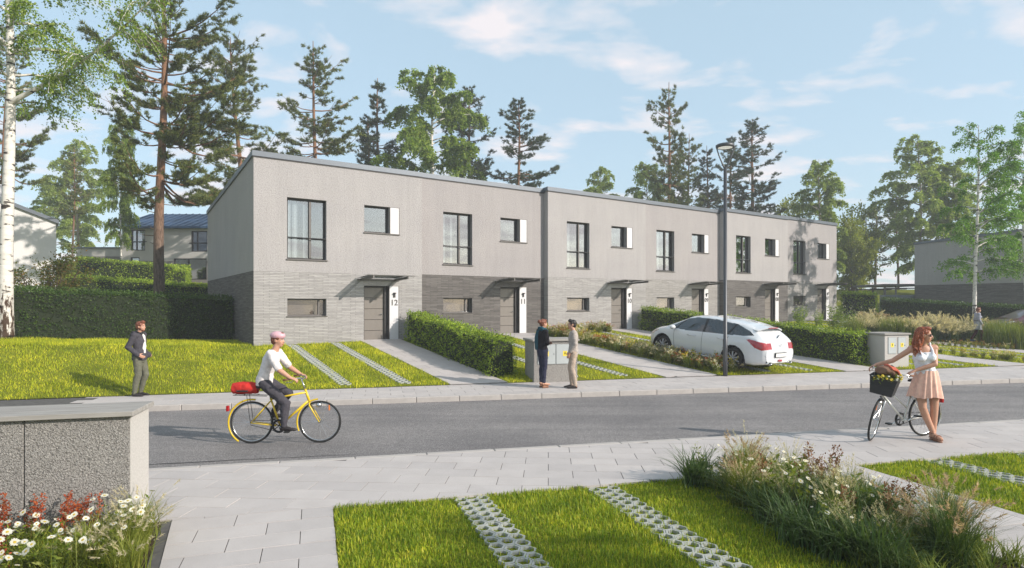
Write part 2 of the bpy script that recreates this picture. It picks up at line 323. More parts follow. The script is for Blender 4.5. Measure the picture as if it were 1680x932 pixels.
# ------------------------------------------------------------------ mesh helpers
class MB:
    """collects shapes, build() links them as one mesh object"""
    def __init__(s): s.v = []; s.f = []; s.mi = []; s.cur = 0
    def mat(s, i): s.cur = i; return s
    def raw(s, v, f):
        o = len(s.v); s.v.extend(map(tuple, v))
        for q in f: s.f.append(tuple(i + o for i in q)); s.mi.append(s.cur)
        return s
    def box(s, x0, x1, y0, y1, z0, z1):
        v = [(x0, y0, z0), (x1, y0, z0), (x1, y1, z0), (x0, y1, z0), (x0, y0, z1), (x1, y0, z1), (x1, y1, z1), (x0, y1, z1)]
        return s.raw(v, [(0, 3, 2, 1), (4, 5, 6, 7), (0, 1, 5, 4), (1, 2, 6, 5), (2, 3, 7, 6), (3, 0, 4, 7)])
    def cbox(s, x0, x1, y0, y1, z0, z1, b=0.01):
        """box with chamfered edges"""
        bm = bmesh.new(); bmesh.ops.create_cube(bm, size=1)
        for v in bm.verts: v.co = ((x0 + x1) / 2 + v.co.x * (x1 - x0), (y0 + y1) / 2 + v.co.y * (y1 - y0), (z0 + z1) / 2 + v.co.z * (z1 - z0))
        bmesh.ops.bevel(bm, geom=bm.edges[:], offset=b, segments=1, affect='EDGES')
        bm.verts.index_update(); s.raw([v.co[:] for v in bm.verts], [[v.index for v in f.verts] for f in bm.faces]); bm.free(); return s
    def quad(s, a, b, c, d): return s.raw([a, b, c, d], [(0, 1, 2, 3)])
    def tube(s, pts, rad, n=8, cap=True):
        pts = [Vector(p) for p in pts]
        if not hasattr(rad, '__len__'): rad = [rad] * len(pts)
        vs = []; fs = []; ref = None
        for i, p in enumerate(pts):
            d = (pts[min(i + 1, len(pts) - 1)] - pts[max(i - 1, 0)])
            if d.length < 1e-9: d = Vector((0, 0, 1))
            d.normalize()
            if ref is None: ref = d.orthogonal().normalized()
            ref = (ref - d * ref.dot(d))
            ref = ref.normalized() if ref.length > 1e-6 else d.orthogonal().normalized()
            b = d.cross(ref)
            for k in range(n):
                a = 2 * math.pi * k / n
                vs.append(p + (ref * math.cos(a) + b * math.sin(a)) * rad[i])
        for i in range(len(pts) - 1):
            for k in range(n):
                k2 = (k + 1) % n
                fs.append((i * n + k, i * n + k2, (i + 1) * n + k2, (i + 1) * n + k))
        if cap:
            fs.append(tuple(range(n))[::-1]); fs.append(tuple((len(pts) - 1) * n + k for k in range(n)))
        return s.raw(vs, fs)
    def ring(s, c, R_, r, axis=(0, 1, 0), n=32, m=6, arc=(0, 2 * math.pi)):
        c = Vector(c); ax = Vector(axis).normalized(); u = ax.orthogonal().normalized(); w_ = ax.cross(u)
        full = abs(arc[1] - arc[0] - 2 * math.pi) < 1e-6
        vs = []; fs = []; N = n if full else n + 1
        for i in range(N):
            a = arc[0] + (arc[1] - arc[0]) * i / n; d = u * math.cos(a) + w_ * math.sin(a)
            for k in range(m):
                b = 2 * math.pi * k / m; vs.append(c + d * (R_ + r * math.cos(b)) + ax * (r * math.sin(b)))
        for i in range(n):
            j = (i + 1) % N
            for k in range(m):
                fs.append((i * m + k, j * m + k, j * m + (k + 1) % m, i * m + (k + 1) % m))
        return s.raw(vs, fs)
    def lathe(s, prof, n=24, c=(0, 0, 0)):
        vs = []; fs = []
        for r, z in prof:
            for k in range(n):
                a = 2 * math.pi * k / n; vs.append((c[0] + r * math.cos(a), c[1] + r * math.sin(a), c[2] + z))
        for i in range(len(prof) - 1):
            for k in range(n):
                fs.append((i * n + k, i * n + (k + 1) % n, (i + 1) * n + (k + 1) % n, (i + 1) * n + k))
        return s.raw(vs, fs)
    def ell(s, c, r, n=12, m=8, rot=None):
        vs = [Vector((0, 0, -1))]; fs = []
        for i in range(1, m):
            t = math.pi * i / m - math.pi / 2
            for k in range(n):
                a = 2 * math.pi * k / n; vs.append(Vector((math.cos(t) * math.cos(a), math.cos(t) * math.sin(a), math.sin(t))))
        vs.append(Vector((0, 0, 1)))
        for k in range(n): fs.append((0, 1 + (k + 1) % n, 1 + k))
        for i in range(m - 2):
            for k in range(n): fs.append((1 + i * n + k, 1 + i * n + (k + 1) % n, 1 + (i + 1) * n + (k + 1) % n, 1 + (i + 1) * n + k))
        T = 1 + (m - 1) * n
        for k in range(n): fs.append((T, 1 + (m - 2) * n + k, 1 + (m - 2) * n + (k + 1) % n))
        rr = Matrix.Diagonal(r if hasattr(r, '__len__') else (r, r, r))
        if rot is not None: rr = rot @ rr
        return s.raw([Vector(c) + rr @ v for v in vs], fs)
    def mesh(s, name, mats, smooth=False):
        me = bpy.data.meshes.new(name); me.from_pydata(s.v, [], s.f)
        for m_ in (mats if isinstance(mats, (list, tuple)) else [mats]): me.materials.append(mat(m_))
        if any(s.mi): me.polygons.foreach_set('material_index', s.mi)
        if smooth: me.polygons.foreach_set('use_smooth', [True] * len(s.f))
        me.update(); return me
    def build(s, name, mats, parent=None, smooth=False, loc=None, rz=0.0):
        return link(name, s.mesh(name, mats, smooth), parent, loc, rz)

def link(name, data, parent=None, loc=None, rz=0.0):
    o = bpy.data.objects.new(name, data); col.objects.link(o)
    if parent is not None: o.parent = parent
    if loc is not None: o.location = loc
    if rz: o.rotation_euler = (0, 0, rz)
    return o
def tag(o, label, cat, group=None, kind=None):
    o['label'] = label; o['category'] = cat
    if group: o['group'] = group
    if kind or 'grass' in o.name: o['kind'] = kind or 'thing'
    return o
def struct(o, kind='structure', label=None):
    o['kind'] = kind
    if label: o['label'] = label
    return o
def empty(name, loc, rz=0.0):
    o = bpy.data.objects.new(name, None); o.empty_display_size = 0.2; o.location = loc; o.rotation_euler = (0, 0, rz); col.objects.link(o); return o
def np_mesh(name, verts, faces, mats, mi=None, smooth=False):
    """fast mesh from arrays; faces is (n,3) or (n,4) or a list of such arrays"""
    me = bpy.data.meshes.new(name)
    fl = faces if isinstance(faces, list) else [faces]
    fl = [np.asarray(f, dtype=np.int32) for f in fl if len(f)]
    verts = np.asarray(verts, dtype=np.float32)
    me.vertices.add(len(verts)); me.vertices.foreach_set('co', verts.ravel())
    loops = np.concatenate([f.ravel() for f in fl]); tot = np.concatenate([np.full(len(f), f.shape[1], dtype=np.int32) for f in fl])
    start = np.concatenate([[0], np.cumsum(tot)[:-1]]).astype(np.int32)
    me.loops.add(len(loops)); me.loops.foreach_set('vertex_index', loops)
    me.polygons.add(len(tot)); me.polygons.foreach_set('loop_start', start); me.polygons.foreach_set('loop_total', tot)
    for m_ in (mats if isinstance(mats, (list, tuple)) else [mats]): me.materials.append(mat(m_))
    if mi is not None: me.polygons.foreach_set('material_index', np.asarray(mi, dtype=np.int32))
    if smooth: me.polygons.foreach_set('use_smooth', np.ones(len(tot), dtype=bool))
    me.update(calc_edges=True); me.validate(); return me

# ------------------------------------------------------------------ site layout
P0 = Vector((-8.48, 20.0)); FD = Vector((0.831, 0.556)).normalized(); FO = Vector((FD.y, -FD.x))   # facade direction and outward
FROT = math.atan2(FD.y, FD.x)
def W(u, out): return P0 + FD * u + FO * out
def uo(x, y):
    dx = x - P0.x; dy = y - P0.y
    return dx * FD.x + dy * FD.y, dx * FO.x + dy * FO.y
# street lines y = a + b x
L1 = (7.0, 0.262)      # near lawn edge
L2 = (9.15, 0.240)     # near kerb
L3 = (14.6, 0.212)     # far kerb
L4 = (16.75, 0.263)    # back of far pavement
ROAD_Z = -0.12
def outF(u): return 5.61 + 0.3453 * u
def base_u(u): return np.where(u < 0, 0.80 - 0.04 * np.maximum(u, -16), 0.80 + 0.0097 * np.minimum(u, 40))
def sstep(a, b, x):
    t = np.clip((x - a) / (b - a), 0, 1); return t * t * (3 - 2 * t)
def g(x, y):
    """ground height"""
    x = np.asarray(x, dtype=float); y = np.asarray(y, dtype=float)
    dx = x - P0.x; dy = y - P0.y
    u = dx * FD.x + dy * FD.y; out = dx * FO.x + dy * FO.y
    oF = np.maximum(outF(u), 1.2); b = base_u(u)
    t = np.clip(1 - out / oF, 0, 1); e = 1.0 + 0.6 * sstep(16, 34, u)
    z = b * t ** e
    n = np.maximum(-out, 0)
    rise_l = 0.125 * np.clip(n - 6, 0, 40) * (1 - sstep(28, 44, u))
    rise_r = 2.6 * sstep(50, 66, y) * sstep(30, 46, u)
    z = z + rise_l + rise_r
    return z
def gs(x, y): return float(g(x, y))

# ------------------------------------------------------------------ ground, road, pavements
def ground_sheet():
    xs = np.concatenate([[-150, -110, -80, -60], np.arange(-45, 60.1, 0.75), [70, 85, 110, 150]])
    ys = np.concatenate([[-60, -20], np.arange(-6, 66.1, 0.75), [70, 76, 84, 96, 120, 150]])
    X, Y = np.meshgrid(xs, ys)
    Z = g(X, Y)
    y1 = L1[0] + L1[1] * X; y4 = L4[0] + L4[1] * X
    Z = np.where(Y < y1, -0.03, Z)
    Z = np.where((Y > y1 - 0.9) & (Y < y4 + 1.0), np.minimum(Z, 0) - 0.35, Z)
    Z = np.where((Y > y1 - 0.9) & (Y < y1), -0.35, Z)
    V = np.stack([X, Y, Z], -1).reshape(-1, 3); nx = len(xs); ny = len(ys)
    I = np.arange(nx * ny).reshape(ny, nx)
    F = np.stack([I[:-1, :-1], I[:-1, 1:], I[1:, 1:], I[1:, :-1]], -1).reshape(-1, 4)
    struct(link('ground', np_mesh('ground', V, F, 'lawn_soil', smooth=True)))
ground_sheet()

def strip_between(name, la, lb, z, m, x0=-60, x1=90, step=3.0):
    xs = np.arange(x0, x1 + .1, step); v = []; f = []
    for x in xs: v += [(x, la[0] + la[1] * x, z), (x, lb[0] + lb[1] * x, z)]
    f = [(2 * i, 2 * i + 2, 2 * i + 3, 2 * i + 1) for i in range(len(xs) - 1)]
    return MB().raw(v, f).build(name, m)
road = struct(strip_between('road', (L2[0] - .05, L2[1]), (L3[0] + .05, L3[1]), ROAD_Z, 'asphalt'))
near_pav = struct(strip_between('pavement', L1, (L2[0] - 0.12, L2[1]), -0.006, 'joint'))
far_pav = struct(strip_between('pavement', (L3[0] + 0.12, L3[1]), L4, -0.006, 'joint'))
# sheets of lawn that close the gap between the street and the terrain
def lawn_near():
    v = []; f = []; xs = np.arange(-40, 60.1, 2)
    for x in xs: v += [(x, L1[0] + L1[1] * x - 3.2, -0.026), (x, L1[0] + L1[1] * x, -0.026)]
    f = [(2 * i, 2 * i + 2, 2 * i + 3, 2 * i + 1) for i in range(len(xs) - 1)]
    struct(MB().raw(v, f).build('lawn', 'lawn_soil'))
    us = np.arange(-40, 70.1, 0.5); v = []; ts = np.linspace(0, 1, 9)
    for u in us:
        oF = outF(u)
        for t in ts:
            o = oF * (1 - t) + (oF - 3.0) * t; p = W(u, o); v.append((p.x, p.y, gs(p.x, p.y) + 0.012))
    k = len(ts); f = [(i * k + j, (i + 1) * k + j, (i + 1) * k + j + 1, i * k + j + 1) for i in range(len(us) - 1) for j in range(k - 1)]
    struct(MB().raw(v, f).build('lawn', 'lawn_soil'))
lawn_near()

def clip_poly(poly, planes):
    for (nx, ny, d) in planes:                       # keep nx*x + ny*y <= d
        out = []
        for i in range(len(poly)):
            a = poly[i]; b = poly[(i + 1) % len(poly)]
            da = nx * a[0] + ny * a[1] - d; db = nx * b[0] + ny * b[1] - d
            if da <= 0: out.append(a)
            if (da < 0) != (db < 0) and abs(da - db) > 1e-9:
                t = da / (da - db); out.append((a[0] + (b[0] - a[0]) * t, a[1] + (b[1] - a[1]) * t))
        poly = out
        if len(poly) < 3: return []
    return poly
def area(p): return abs(sum(p[i][0] * p[(i + 1) % len(p)][1] - p[(i + 1) % len(p)][0] * p[i][1] for i in range(len(p)))) / 2
SLAB_CACHE = {}
def slabs(parent, planes, rot, a, b, bbox, zt=0.0, th=0.05, origin=(0, 0), gap=0.0038, zf=None, name='slab', keep=None):
    """separate paving slabs in half bond, cut to the area between the given lines"""
    cs, sn = math.cos(rot), math.sin(rot); rnd = random.Random(3)
    R_ = max(abs(v) for v in bbox) * 1.5 + 5; n = 0
    jr = range(int(-R_ / b), int(R_ / b)); ir = range(int(-R_ / a), int(R_ / a))
    for j in jr:
        for i in ir:
            x0 = i * a + (a / 2 if j % 2 else 0); y0 = j * b
            cx = origin[0] + cs * (x0 + a / 2) - sn * (y0 + b / 2); cy = origin[1] + sn * (x0 + a / 2) + cs * (y0 + b / 2)
            if not (bbox[0] < cx < bbox[1] and bbox[2] < cy < bbox[3]): continue
            if keep and not keep(cx, cy): continue
            loc = [(x0 + gap, y0 + gap), (x0 + a - gap, y0 + gap), (x0 + a - gap, y0 + b - gap), (x0 + gap, y0 + b - gap)]
            poly = [(origin[0] + cs * p[0] - sn * p[1], origin[1] + sn * p[0] + cs * p[1]) for p in loc]
            c = clip_poly(poly, planes)
            if not c or area(c) < 0.012: continue
            dz = rnd.uniform(-0.0015, 0.0015)
            whole = len(c) == 4 and abs(area(c) - (a - 2 * gap) * (b - 2 * gap)) < 1e-5
            z = zt + dz
            if whole and zf is None:
                key = (a, b, th)
                if key not in SLAB_CACHE:
                    SLAB_CACHE[key] = MB().cbox(-a / 2 + gap, a / 2 - gap, -b / 2 + gap, b / 2 - gap, -th, 0, 0.0015).mesh('slab', 'slab')
                link(name, SLAB_CACHE[key], parent, (cx, cy, z), rot)
            else:
                if zf is None: zz = [0] * len(c)
                else: zz = [zf(*p) for p in c]
                ox, oy = cx, cy; k = len(c)
                v = [(p[0] - ox, p[1] - oy, h) for p, h in zip(c, zz)] + [(p[0] - ox, p[1] - oy, h - th) for p, h in zip(c, zz)]
                f = [tuple(range(k))] + [(i2, i2 + k, (i2 + 1) % k + k, (i2 + 1) % k) for i2 in range(k)]
                link(name, MB().raw(v, f).mesh('slab', 'slab'), parent, (ox, oy, z))
            n += 1
    return n
def below(l, off=0): return (-l[1], 1.0, l[0] + off)
def above(l, off=0): return (l[1], -1.0, -l[0] + off)
NR = math.atan2(.309, .951)                      # direction of the near plots
ND = Vector((math.cos(NR), math.sin(NR))); NP = Vector((ND.y, -ND.x))      # along / towards the camera
N0 = Vector((-1.92, 6.52))
def NW(a, o): return N0 + ND * a + NP * o
vis = lambda cx, cy: abs(cx) < 0.86 * cy + 0.6
slabs(near_pav, [above(L1), below(L2, -0.12)], R(-3.4), 0.62, 0.33, (-9, 13.5, 4.0, 13.0), keep=vis)
slabs(far_pav, [above(L3, -0.12), below(L4)], math.atan(0.22), 0.60, 0.36, (-12, 17.5, 12.0, 22.0), keep=lambda x, y: vis(x, y) and x > -9.6)
# the rest of the far pavement that runs out of sight stays one sheet
struct(strip_between('pavement', (L3[0] + 0.12, L3[1]), L4, -0.004, 'slab', 17.4, 90)); struct(strip_between('pavement', (L3[0] + 0.12, L3[1]), L4, -0.004, 'slab', -60, -12))
def kerb(line, off, name, x0, x1, zt, z0, w_=0.12, face=1):
    root = struct(empty(name, (0, line[0], 0))); ang = math.atan(line[1]); c = math.cos(ang); k = 0; rnd = random.Random(5)
    L = 1.0; n = int((x1 - x0) / (L * c))
    me = MB().cbox(0.004, L - 0.004, 0, w_, z0, zt, 0.012).mesh('kerb_stone', 'kerbstone')
    for i in range(n):
        x = x0 + i * L * c
        link('kerb_stone', me, root, (x, line[1] * x + off, rnd.uniform(-.002, .002)), ang)
kerb(L3, 0.0, 'kerb', -12, 24, 0.004, -0.3); kerb(L2, -0.12, 'kerb', -9, 16, 0.003, -0.3)
# patch line in the asphalt
tl = MB(); pts = []
rr = random.Random(2)
for i in range(26):
    x = -6.6 + i * 0.17; pts.append((x, 8.90 + 0.215 * (x + 4) + rr.uniform(-.012, .012)))
v = []
for i, (x, y) in enumerate(pts):
    h = 0.024 * (1 - i / 34) * rr.uniform(.5, 1.2); v += [(x, y - h, ROAD_Z + .004), (x, y + h, ROAD_Z + .004)]
struct(tl.raw(v, [(2 * i, 2 * i + 2, 2 * i + 3, 2 * i + 1) for i in range(25)]).build('road_crack', 'tar'))
# driveway of slabs between the low wall and the near lawn
dr = struct(MB().raw([(*NW(-1.62, -0.05), -.007), (*NW(0, -0.05), -.007), (*NW(0, 3), -.007), (*NW(-1.3, 3), -.007)], [(3, 2, 1, 0)]).build('driveway', 'joint'))
a_ = NW(0, 0); nd = (ND.x, ND.y, ND.x * a_.x + ND.y * a_.y)
b_ = Vector((-3.46, 6.23)); bd = Vector((-2.88, 4.98)) - b_; bn = Vector((-bd.y, bd.x)).normalized()
if bn.x > 0: bn = -bn
slabs(dr, [nd, (bn.x, bn.y, bn.x * b_.x + bn.y * b_.y), below(L1, -0.004)], NR, 0.62, 0.33, (-4.5, 0, 3.6, 7.0), origin=tuple(N0))
# near path on the right, between the flower bed and the next lawn
pr = struct(MB().raw([(*NW(5.35, -0.1), -.007), (*NW(6.72, -0.1), -.007), (*NW(6.72, 4), -.007), (*NW(5.35, 4), -.007)], [(3, 2, 1, 0)]).build('path', 'joint'))
pa = NW(5.35, 0); pb = NW(6.72, 0)
slabs(pr, [(-ND.x, -ND.y, -(ND.x * pa.x + ND.y * pa.y)), (ND.x, ND.y, ND.x * pb.x + ND.y * pb.y), below(L1, -0.004)], NR, 0.62, 0.33, (2, 8, 3.6, 9.5), origin=tuple(pa))

# garden paths from the pavement to the doors (sloping, laid with slabs)
def garden_path(u0, u1, o0=-0.0, o1=None, extra=0.0):
    root = None; o1 = o1 or 0
    n = 14; v = []
    for i in range(n + 1):
        for u in (u0, u1):
            oF = outF(u) + 0.02; o = o0 + (oF - o0) * i / n; p = W(u, o); v.append((p.x, p.y, gs(p.x, p.y) + 0.016))
    root = struct(MB().raw(v, [(2 * i, 2 * i + 1, 2 * i + 3, 2 * i + 2) for i in range(n)]).build('path', 'joint'))
    a = W(u0, 0); b = W(u1, 0)
    bb = [W(u0, o0), W(u1, o0), W(u0, outF(u0)), W(u1, outF(u1))]
    zf = lambda x, y: gs(x, y) + 0.03
    slabs(root, [(-FD.x, -FD.y, -(FD.x * a.x + FD.y * a.y)), (FD.x, FD.y, FD.x * b.x + FD.y * b.y), above(L4)], FROT, 0.7, 0.45,
          (min(p.x for p in bb) - .3, max(p.x for p in bb) + .3, min(p.y for p in bb) - .3, max(p.y for p in bb)), origin=tuple(a), zf=zf)
for k in range(6):
    garden_path(6.05 * k + 3.62, 6.05 * k + 5.12 if k % 2 == 0 else 6.05 * k + 5.3)
# ------------------------------------------------------------------ terraced houses
def text_mesh(name, body, size, m, ext=0.006):
    cu = bpy.data.curves.new(name, 'FONT'); cu.body = body; cu.size = size; cu.extrude = ext; cu.align_x = 'CENTER'; cu.offset = 0.004
    o = bpy.data.objects.new(name, cu); col.objects.link(o)
    bpy.context.view_layer.update()
    me = bpy.data.meshes.new_from_object(o.evaluated_get(bpy.context.evaluated_depsgraph_get()))
    bpy.data.objects.remove(o); bpy.data.curves.remove(cu); me.name = name
    me.materials.clear(); me.materials.append(mat(m)); return me
HW = 6.05; HD = 10.7; FT = 6.24; BR = 2.47; DROP = 0.62
def frame_rect(mb, u0, u1, v0, v1, y0, y1, t):
    mb.box(u0, u1, y0, y1, v0, v0 + t); mb.box(u0, u1, y0, y1, v1 - t, v1)
    mb.box(u0, u0 + t, y0, y1, v0 + t, v1 - t); mb.box(u1 - t, u1, y0, y1, v0 + t, v1 - t)
def wall_with_holes(mb_lo, mb_hi, us, vs, holes, dep):
    for i in range(len(us) - 1):
        for j in range(len(vs) - 1):
            uc = (us[i] + us[i + 1]) / 2; vc = (vs[j] + vs[j + 1]) / 2
            if any(a < uc < b and c < vc < d for a, b, c, d in holes): continue
            (mb_lo if vc < BR else mb_hi).quad((us[i], 0, vs[j]), (us[i + 1], 0, vs[j]), (us[i + 1], 0, vs[j + 1]), (us[i], 0, vs[j + 1]))
    for a, b, c, d in holes:
        mb = mb_lo if c < BR else mb_hi
        mb.quad((a, 0, c), (a, 0, d), (a, dep, d), (a, dep, c)); mb.quad((b, 0, d), (b, 0, c), (b, dep, c), (b, dep, d))
        mb.quad((a, 0, d), (b, 0, d), (b, dep, d), (a, dep, d)); mb.quad((b, 0, c), (a, 0, c), (a, dep, c), (b, dep, c))
def build_house(k, base, number, brick, setback, label, curtain):
    p = W(HW * k, -setback)
    root = tag(empty('row_house', (p.x, p.y, base), FROT), label, 'house', 'terraced houses in the row')
    holes = [(1.06, 2.39, 2.90, 4.99), (3.76, 4.73, 3.98, 4.97), (1.07, 2.39, 0.96, 1.56), (3.75, 4.70, 0.0, 2.05)]
    us = sorted({0, HW, *[h[0] for h in holes], *[h[1] for h in holes]}); vs = sorted({-0.6, BR, FT, *[h[2] for h in holes], *[h[3] for h in holes]})
    lo, hi = MB(), MB(); wall_with_holes(lo, hi, us, vs, holes, 0.26)
    rb = FT - DROP
    for x, flip in ((0, 0), (HW, 1)):
        a = [(x, 0, -.6), (x, HD, -.6), (x, HD, BR), (x, 0, BR)]; b = [(x, 0, BR), (x, HD, BR), (x, HD, rb), (x, 0, FT)]
        if not flip: a = a[::-1]; b = b[::-1]
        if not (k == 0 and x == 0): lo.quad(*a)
        hi.quad(*b)
    lo.quad((HW, HD, -.6), (0, HD, -.6), (0, HD, BR), (HW, HD, BR)); hi.quad((HW, HD, BR), (0, HD, BR), (0, HD, rb), (HW, HD, rb))
    if k == 0:
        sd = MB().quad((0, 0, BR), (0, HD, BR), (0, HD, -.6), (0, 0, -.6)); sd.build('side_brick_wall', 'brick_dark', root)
    lo.build('brick_wall', brick, root); hi.build('plaster_wall', 'plaster' if k % 2 == 0 else 'plaster_second', root)
    # roof and its metal edge
    MB().quad((0.02, 0.02, FT + .03), (HW - .02, 0.02, FT + .03), (HW - .02, HD, rb + .03), (0.02, HD, rb + .03)).build('roof', 'roofing', root)
    f = MB()
    def edge(x0, x1, y0, y1, za, zb, h=0.175):
        v = [(x0, y0, za), (x1, y0, za), (x1, y1, zb), (x0, y1, zb)]; v += [(a, b, c + h) for a, b, c in v]
        f.raw(v, [(0, 3, 2, 1), (4, 5, 6, 7), (0, 1, 5, 4), (1, 2, 6, 5), (2, 3, 7, 6), (3, 0, 4, 7)])
    e0 = -.05 if k % 2 == 0 else 0.0; e1 = HW + (0.0 if k % 2 == 0 and k < 5 else (0.05 if k == 5 else 0.0))
    edge(e0, e1, -0.05, 0.30, FT, FT - .3 * DROP / HD)
    if k % 2 == 0: edge(-.05, 0.25, 0.302, HD, FT - .3 * DROP / HD, rb)
    if k == 5: edge(HW - .25, HW + .05, 0.302, HD, FT - .3 * DROP / HD, rb)
    f.build('roof_edge', 'metal_grey', root)
    d = MB().box(e0 + .02, e1 - .005, -0.022, -0.002, FT - .035, FT - .002); d.build('shadow_gap_drip', 'frame_dark', root)  # dark-coloured drip strip standing in for the shadow gap under the roof edge
    # rooms behind the glass
    def room(a, b, c, dd, deep):
        m = MB(); m.quad((a, deep, c), (a, deep, dd), (b, deep, dd), (b, deep, c)); m.quad((a, .3, c), (a, .3, dd), (a, deep, dd), (a, deep, c)); m.quad((b, .3, c), (b, deep, c), (b, deep, dd), (b, .3, dd))
        m.quad((a, .3, c), (a, deep, c), (b, deep, c), (b, .3, c)); m.quad((a, .3, dd), (b, .3, dd), (b, deep, dd), (a, deep, dd)); return m
    r = room(.2, 3.3, 2.75, 5.3, 3.0); o = room(3.5, 5.8, 2.75, 5.3, 2.6); r.raw(o.v, o.f); o = room(.2, 3.3, .05, 2.4, 2.6); r.raw(o.v, o.f); r.build('room_wall', 'room', root)
    # tall window
    a, b, c, dd = holes[0]; f = MB(); frame_rect(f, a, b, c, dd, .16, .24, .065); mu = a + .60 * (b - a); f.box(mu - .04, mu + .045, .15, .23, c + .065, dd - .065)
    win = f.build('tall_window', 'frame_bronze' if 0 else 'frame_dark', root)
    MB().quad((a + .06, .20, c + .06), (mu - .035, .20, c + .06), (mu - .035, .20, dd - .06), (a + .06, .20, dd - .06)).build('pane', 'glass', win)
    MB().quad((mu + .04, .195, c + .06), (b - .06, .195, c + .06), (b - .06, .195, dd - .06), (mu + .04, .195, dd - .06)).build('pane', 'glass', win)
    MB().cbox(mu - .032, mu + .037, .135, .15, c + .07, dd - .07, .004).build('mullion_cover', 'frame_bronze', win)
    MB().cbox(a - .03, b + .04, -.045, .16, c - .035, c + .002, .004).build('sill', 'frame_bronze', win)
    rl = MB().tube([(a + .002, .02, c + .74), (b - .002, .02, c + .74)], .019, 8); rl.box(a, a + .03, .0, .05, c + .70, c + .78); rl.box(b - .03, b, .0, .05, c + .70, c + .78); rl.build('railing', 'black_paint', win)
    cu = MB(); rn = random.Random(11 + k)
    def folds(x0, x1):
        n = max(6, int((x1 - x0) / .028)); v = []
        for i in range(n + 1):
            x = x0 + (x1 - x0) * i / n; y = .34 + .03 * math.sin(i * 1.9 + rn.random()) ; v += [(x, y, c - .1), (x, y + rn.uniform(-.004, .004), dd + .1)]
        cu.raw(v, [(2 * i, 2 * i + 2, 2 * i + 3, 2 * i + 1) for i in range(n)])
    for x0, x1 in curtain: folds(a + x0, a + x1)
    cu.build('curtain', 'curtain', win, smooth=True)
    # small window with the white panel beside it
    a, b, c, dd = holes[1]; f = MB(); frame_rect(f, a, b, c, dd, .16, .24, .06); win = f.build('small_window', 'frame_dark', root)
    MB().quad((a + .05, .20, c + .05), (b - .05, .20, c + .05), (b - .05, .20, dd - .05), (a + .05, .20, dd - .05)).build('pane', 'glass', win)
    MB().cbox(a - .03, 5.14, -.045, .16, c - .035, c + .002, .004).build('sill', 'frame_bronze', win)
    f = MB().cbox(4.755, 5.10, -.016, .02, c + .006, dd - .012, .003); pn = f.build('white_panel', 'panel_white', root)
    f = MB(); f.box(4.732, 4.754, -.03, .05, c, dd); f.box(5.101, 5.118, -.024, .0, c, dd); f.box(4.755, 5.101, -.024, .0, dd - .011, dd); f.build('panel_trim', 'frame_bronze', pn)
    # low window
    a, b, c, dd = holes[2]; f = MB(); frame_rect(f, a, b, c, dd, .17, .24, .05); f.box(b - .25, b - .20, .17, .24, c + .05, dd - .05); win = f.build('low_window', 'frame_bronze', root)
    MB().quad((a + .04, .21, c + .04), (b - .2, .21, c + .04), (b - .2, .21, dd - .04), (a + .04, .21, dd - .04)).build('pane', 'glass_low', win)
    MB().quad((b - .21, .212, c + .04), (b - .04, .212, c + .04), (b - .04, .212, dd - .04), (b - .21, .212, dd - .04)).build('pane', 'glass_low', win)
    MB().quad((a, .36, c - .1), (b, .36, c - .1), (b, .36, dd + .1), (a, .36, dd + .1)).build('blind', 'blind', win)
    MB().cbox(a - .03, b + .03, -.04, .17, c - .03, c + .002, .004).build('sill', 'frame_bronze', win)
    # door: five boards in a dark frame
    a, b, c, dd = holes[3]; f = MB(); frame_rect(f, a + .0, b, -.05, dd, .10, .24, .05); f.box(b - .13, b - .052, .09, .235, 0, dd - .05); door = f.build('door', 'frame_dark', root)
    ph = (dd - .05) / 5
    me = MB().cbox(a + .052, b - .135, 0, .04, .006, ph - .006, .004).mesh('door_board', 'door_paint')
    for i in range(5): link('door_board', me, door, (0, .165, i * ph))
    MB().tube([(b - .20, .165, 1.0), (b - .20, .11, 1.0), (b - .31, .11, 1.0)], .011, 6).build('handle', 'chrome', door)
    MB().cbox(a - .02, b + .02, -.12, .12, -.10, .012, .01).build('threshold', 'kerbstone', door)
    pn = MB().cbox(4.722, 5.075, -.03, .012, 0.0, dd - .012, .003).build('white_panel', 'panel_white', root)
    f = MB(); f.box(4.70, 4.7215, -.04, .10, 0, dd); f.box(5.0755, 5.096, -.036, .0, 0, dd); f.box(4.7215, 5.0755, -.036, 0, dd - .0115, dd); f.build('panel_trim', 'frame_bronze', pn)
    o = link('house_number', text_mesh('house_number', number, .30, 'number_grey'), pn, (4.90, -.037, 1.33)); o.rotation_euler = (R(90), 0, 0)
    lm = MB().cbox(4.86, 4.95, -.055, -.031, 1.62, 1.80, .006); lm.raw([(4.87, -.055, 1.80), (4.94, -.055, 1.80), (4.94, -.14, 1.80), (4.87, -.14, 1.80), (4.87, -.055, 1.74), (4.94, -.055, 1.74), (4.94, -.14, 1.77), (4.87, -.14, 1.77)], [(0, 1, 2, 3), (7, 6, 5, 4), (3, 2, 6, 7), (0, 3, 7, 4), (1, 5, 6, 2)]); lm.build('wall_lamp', 'frame_dark', pn)
    # canopy
    bm_ = MB(); v = [(0, 0, -.02), (0, 0, .05), (0, -1.25, .11), (0, -1.25, .02)]
    bk = MB().raw([(x - .025, y, z) for x, y, z in v] + [(x + .025, y, z) for x, y, z in v], [(3, 2, 1, 0), (4, 5, 6, 7), (0, 1, 5, 4), (1, 2, 6, 5), (2, 3, 7, 6), (3, 0, 4, 7)]).mesh('bracket', 'frame_bronze')
    can = MB().tube([(3.50, -.03, 2.27), (5.12, -.03, 2.27)], .016, 6); can.box(3.5, 5.12, -.04, -.001, 2.235, 2.262); can = can.build('door_canopy', 'frame_bronze', root)
    for x in (3.64, 4.93): link('bracket', bk, can, (x, 0, 2.25))
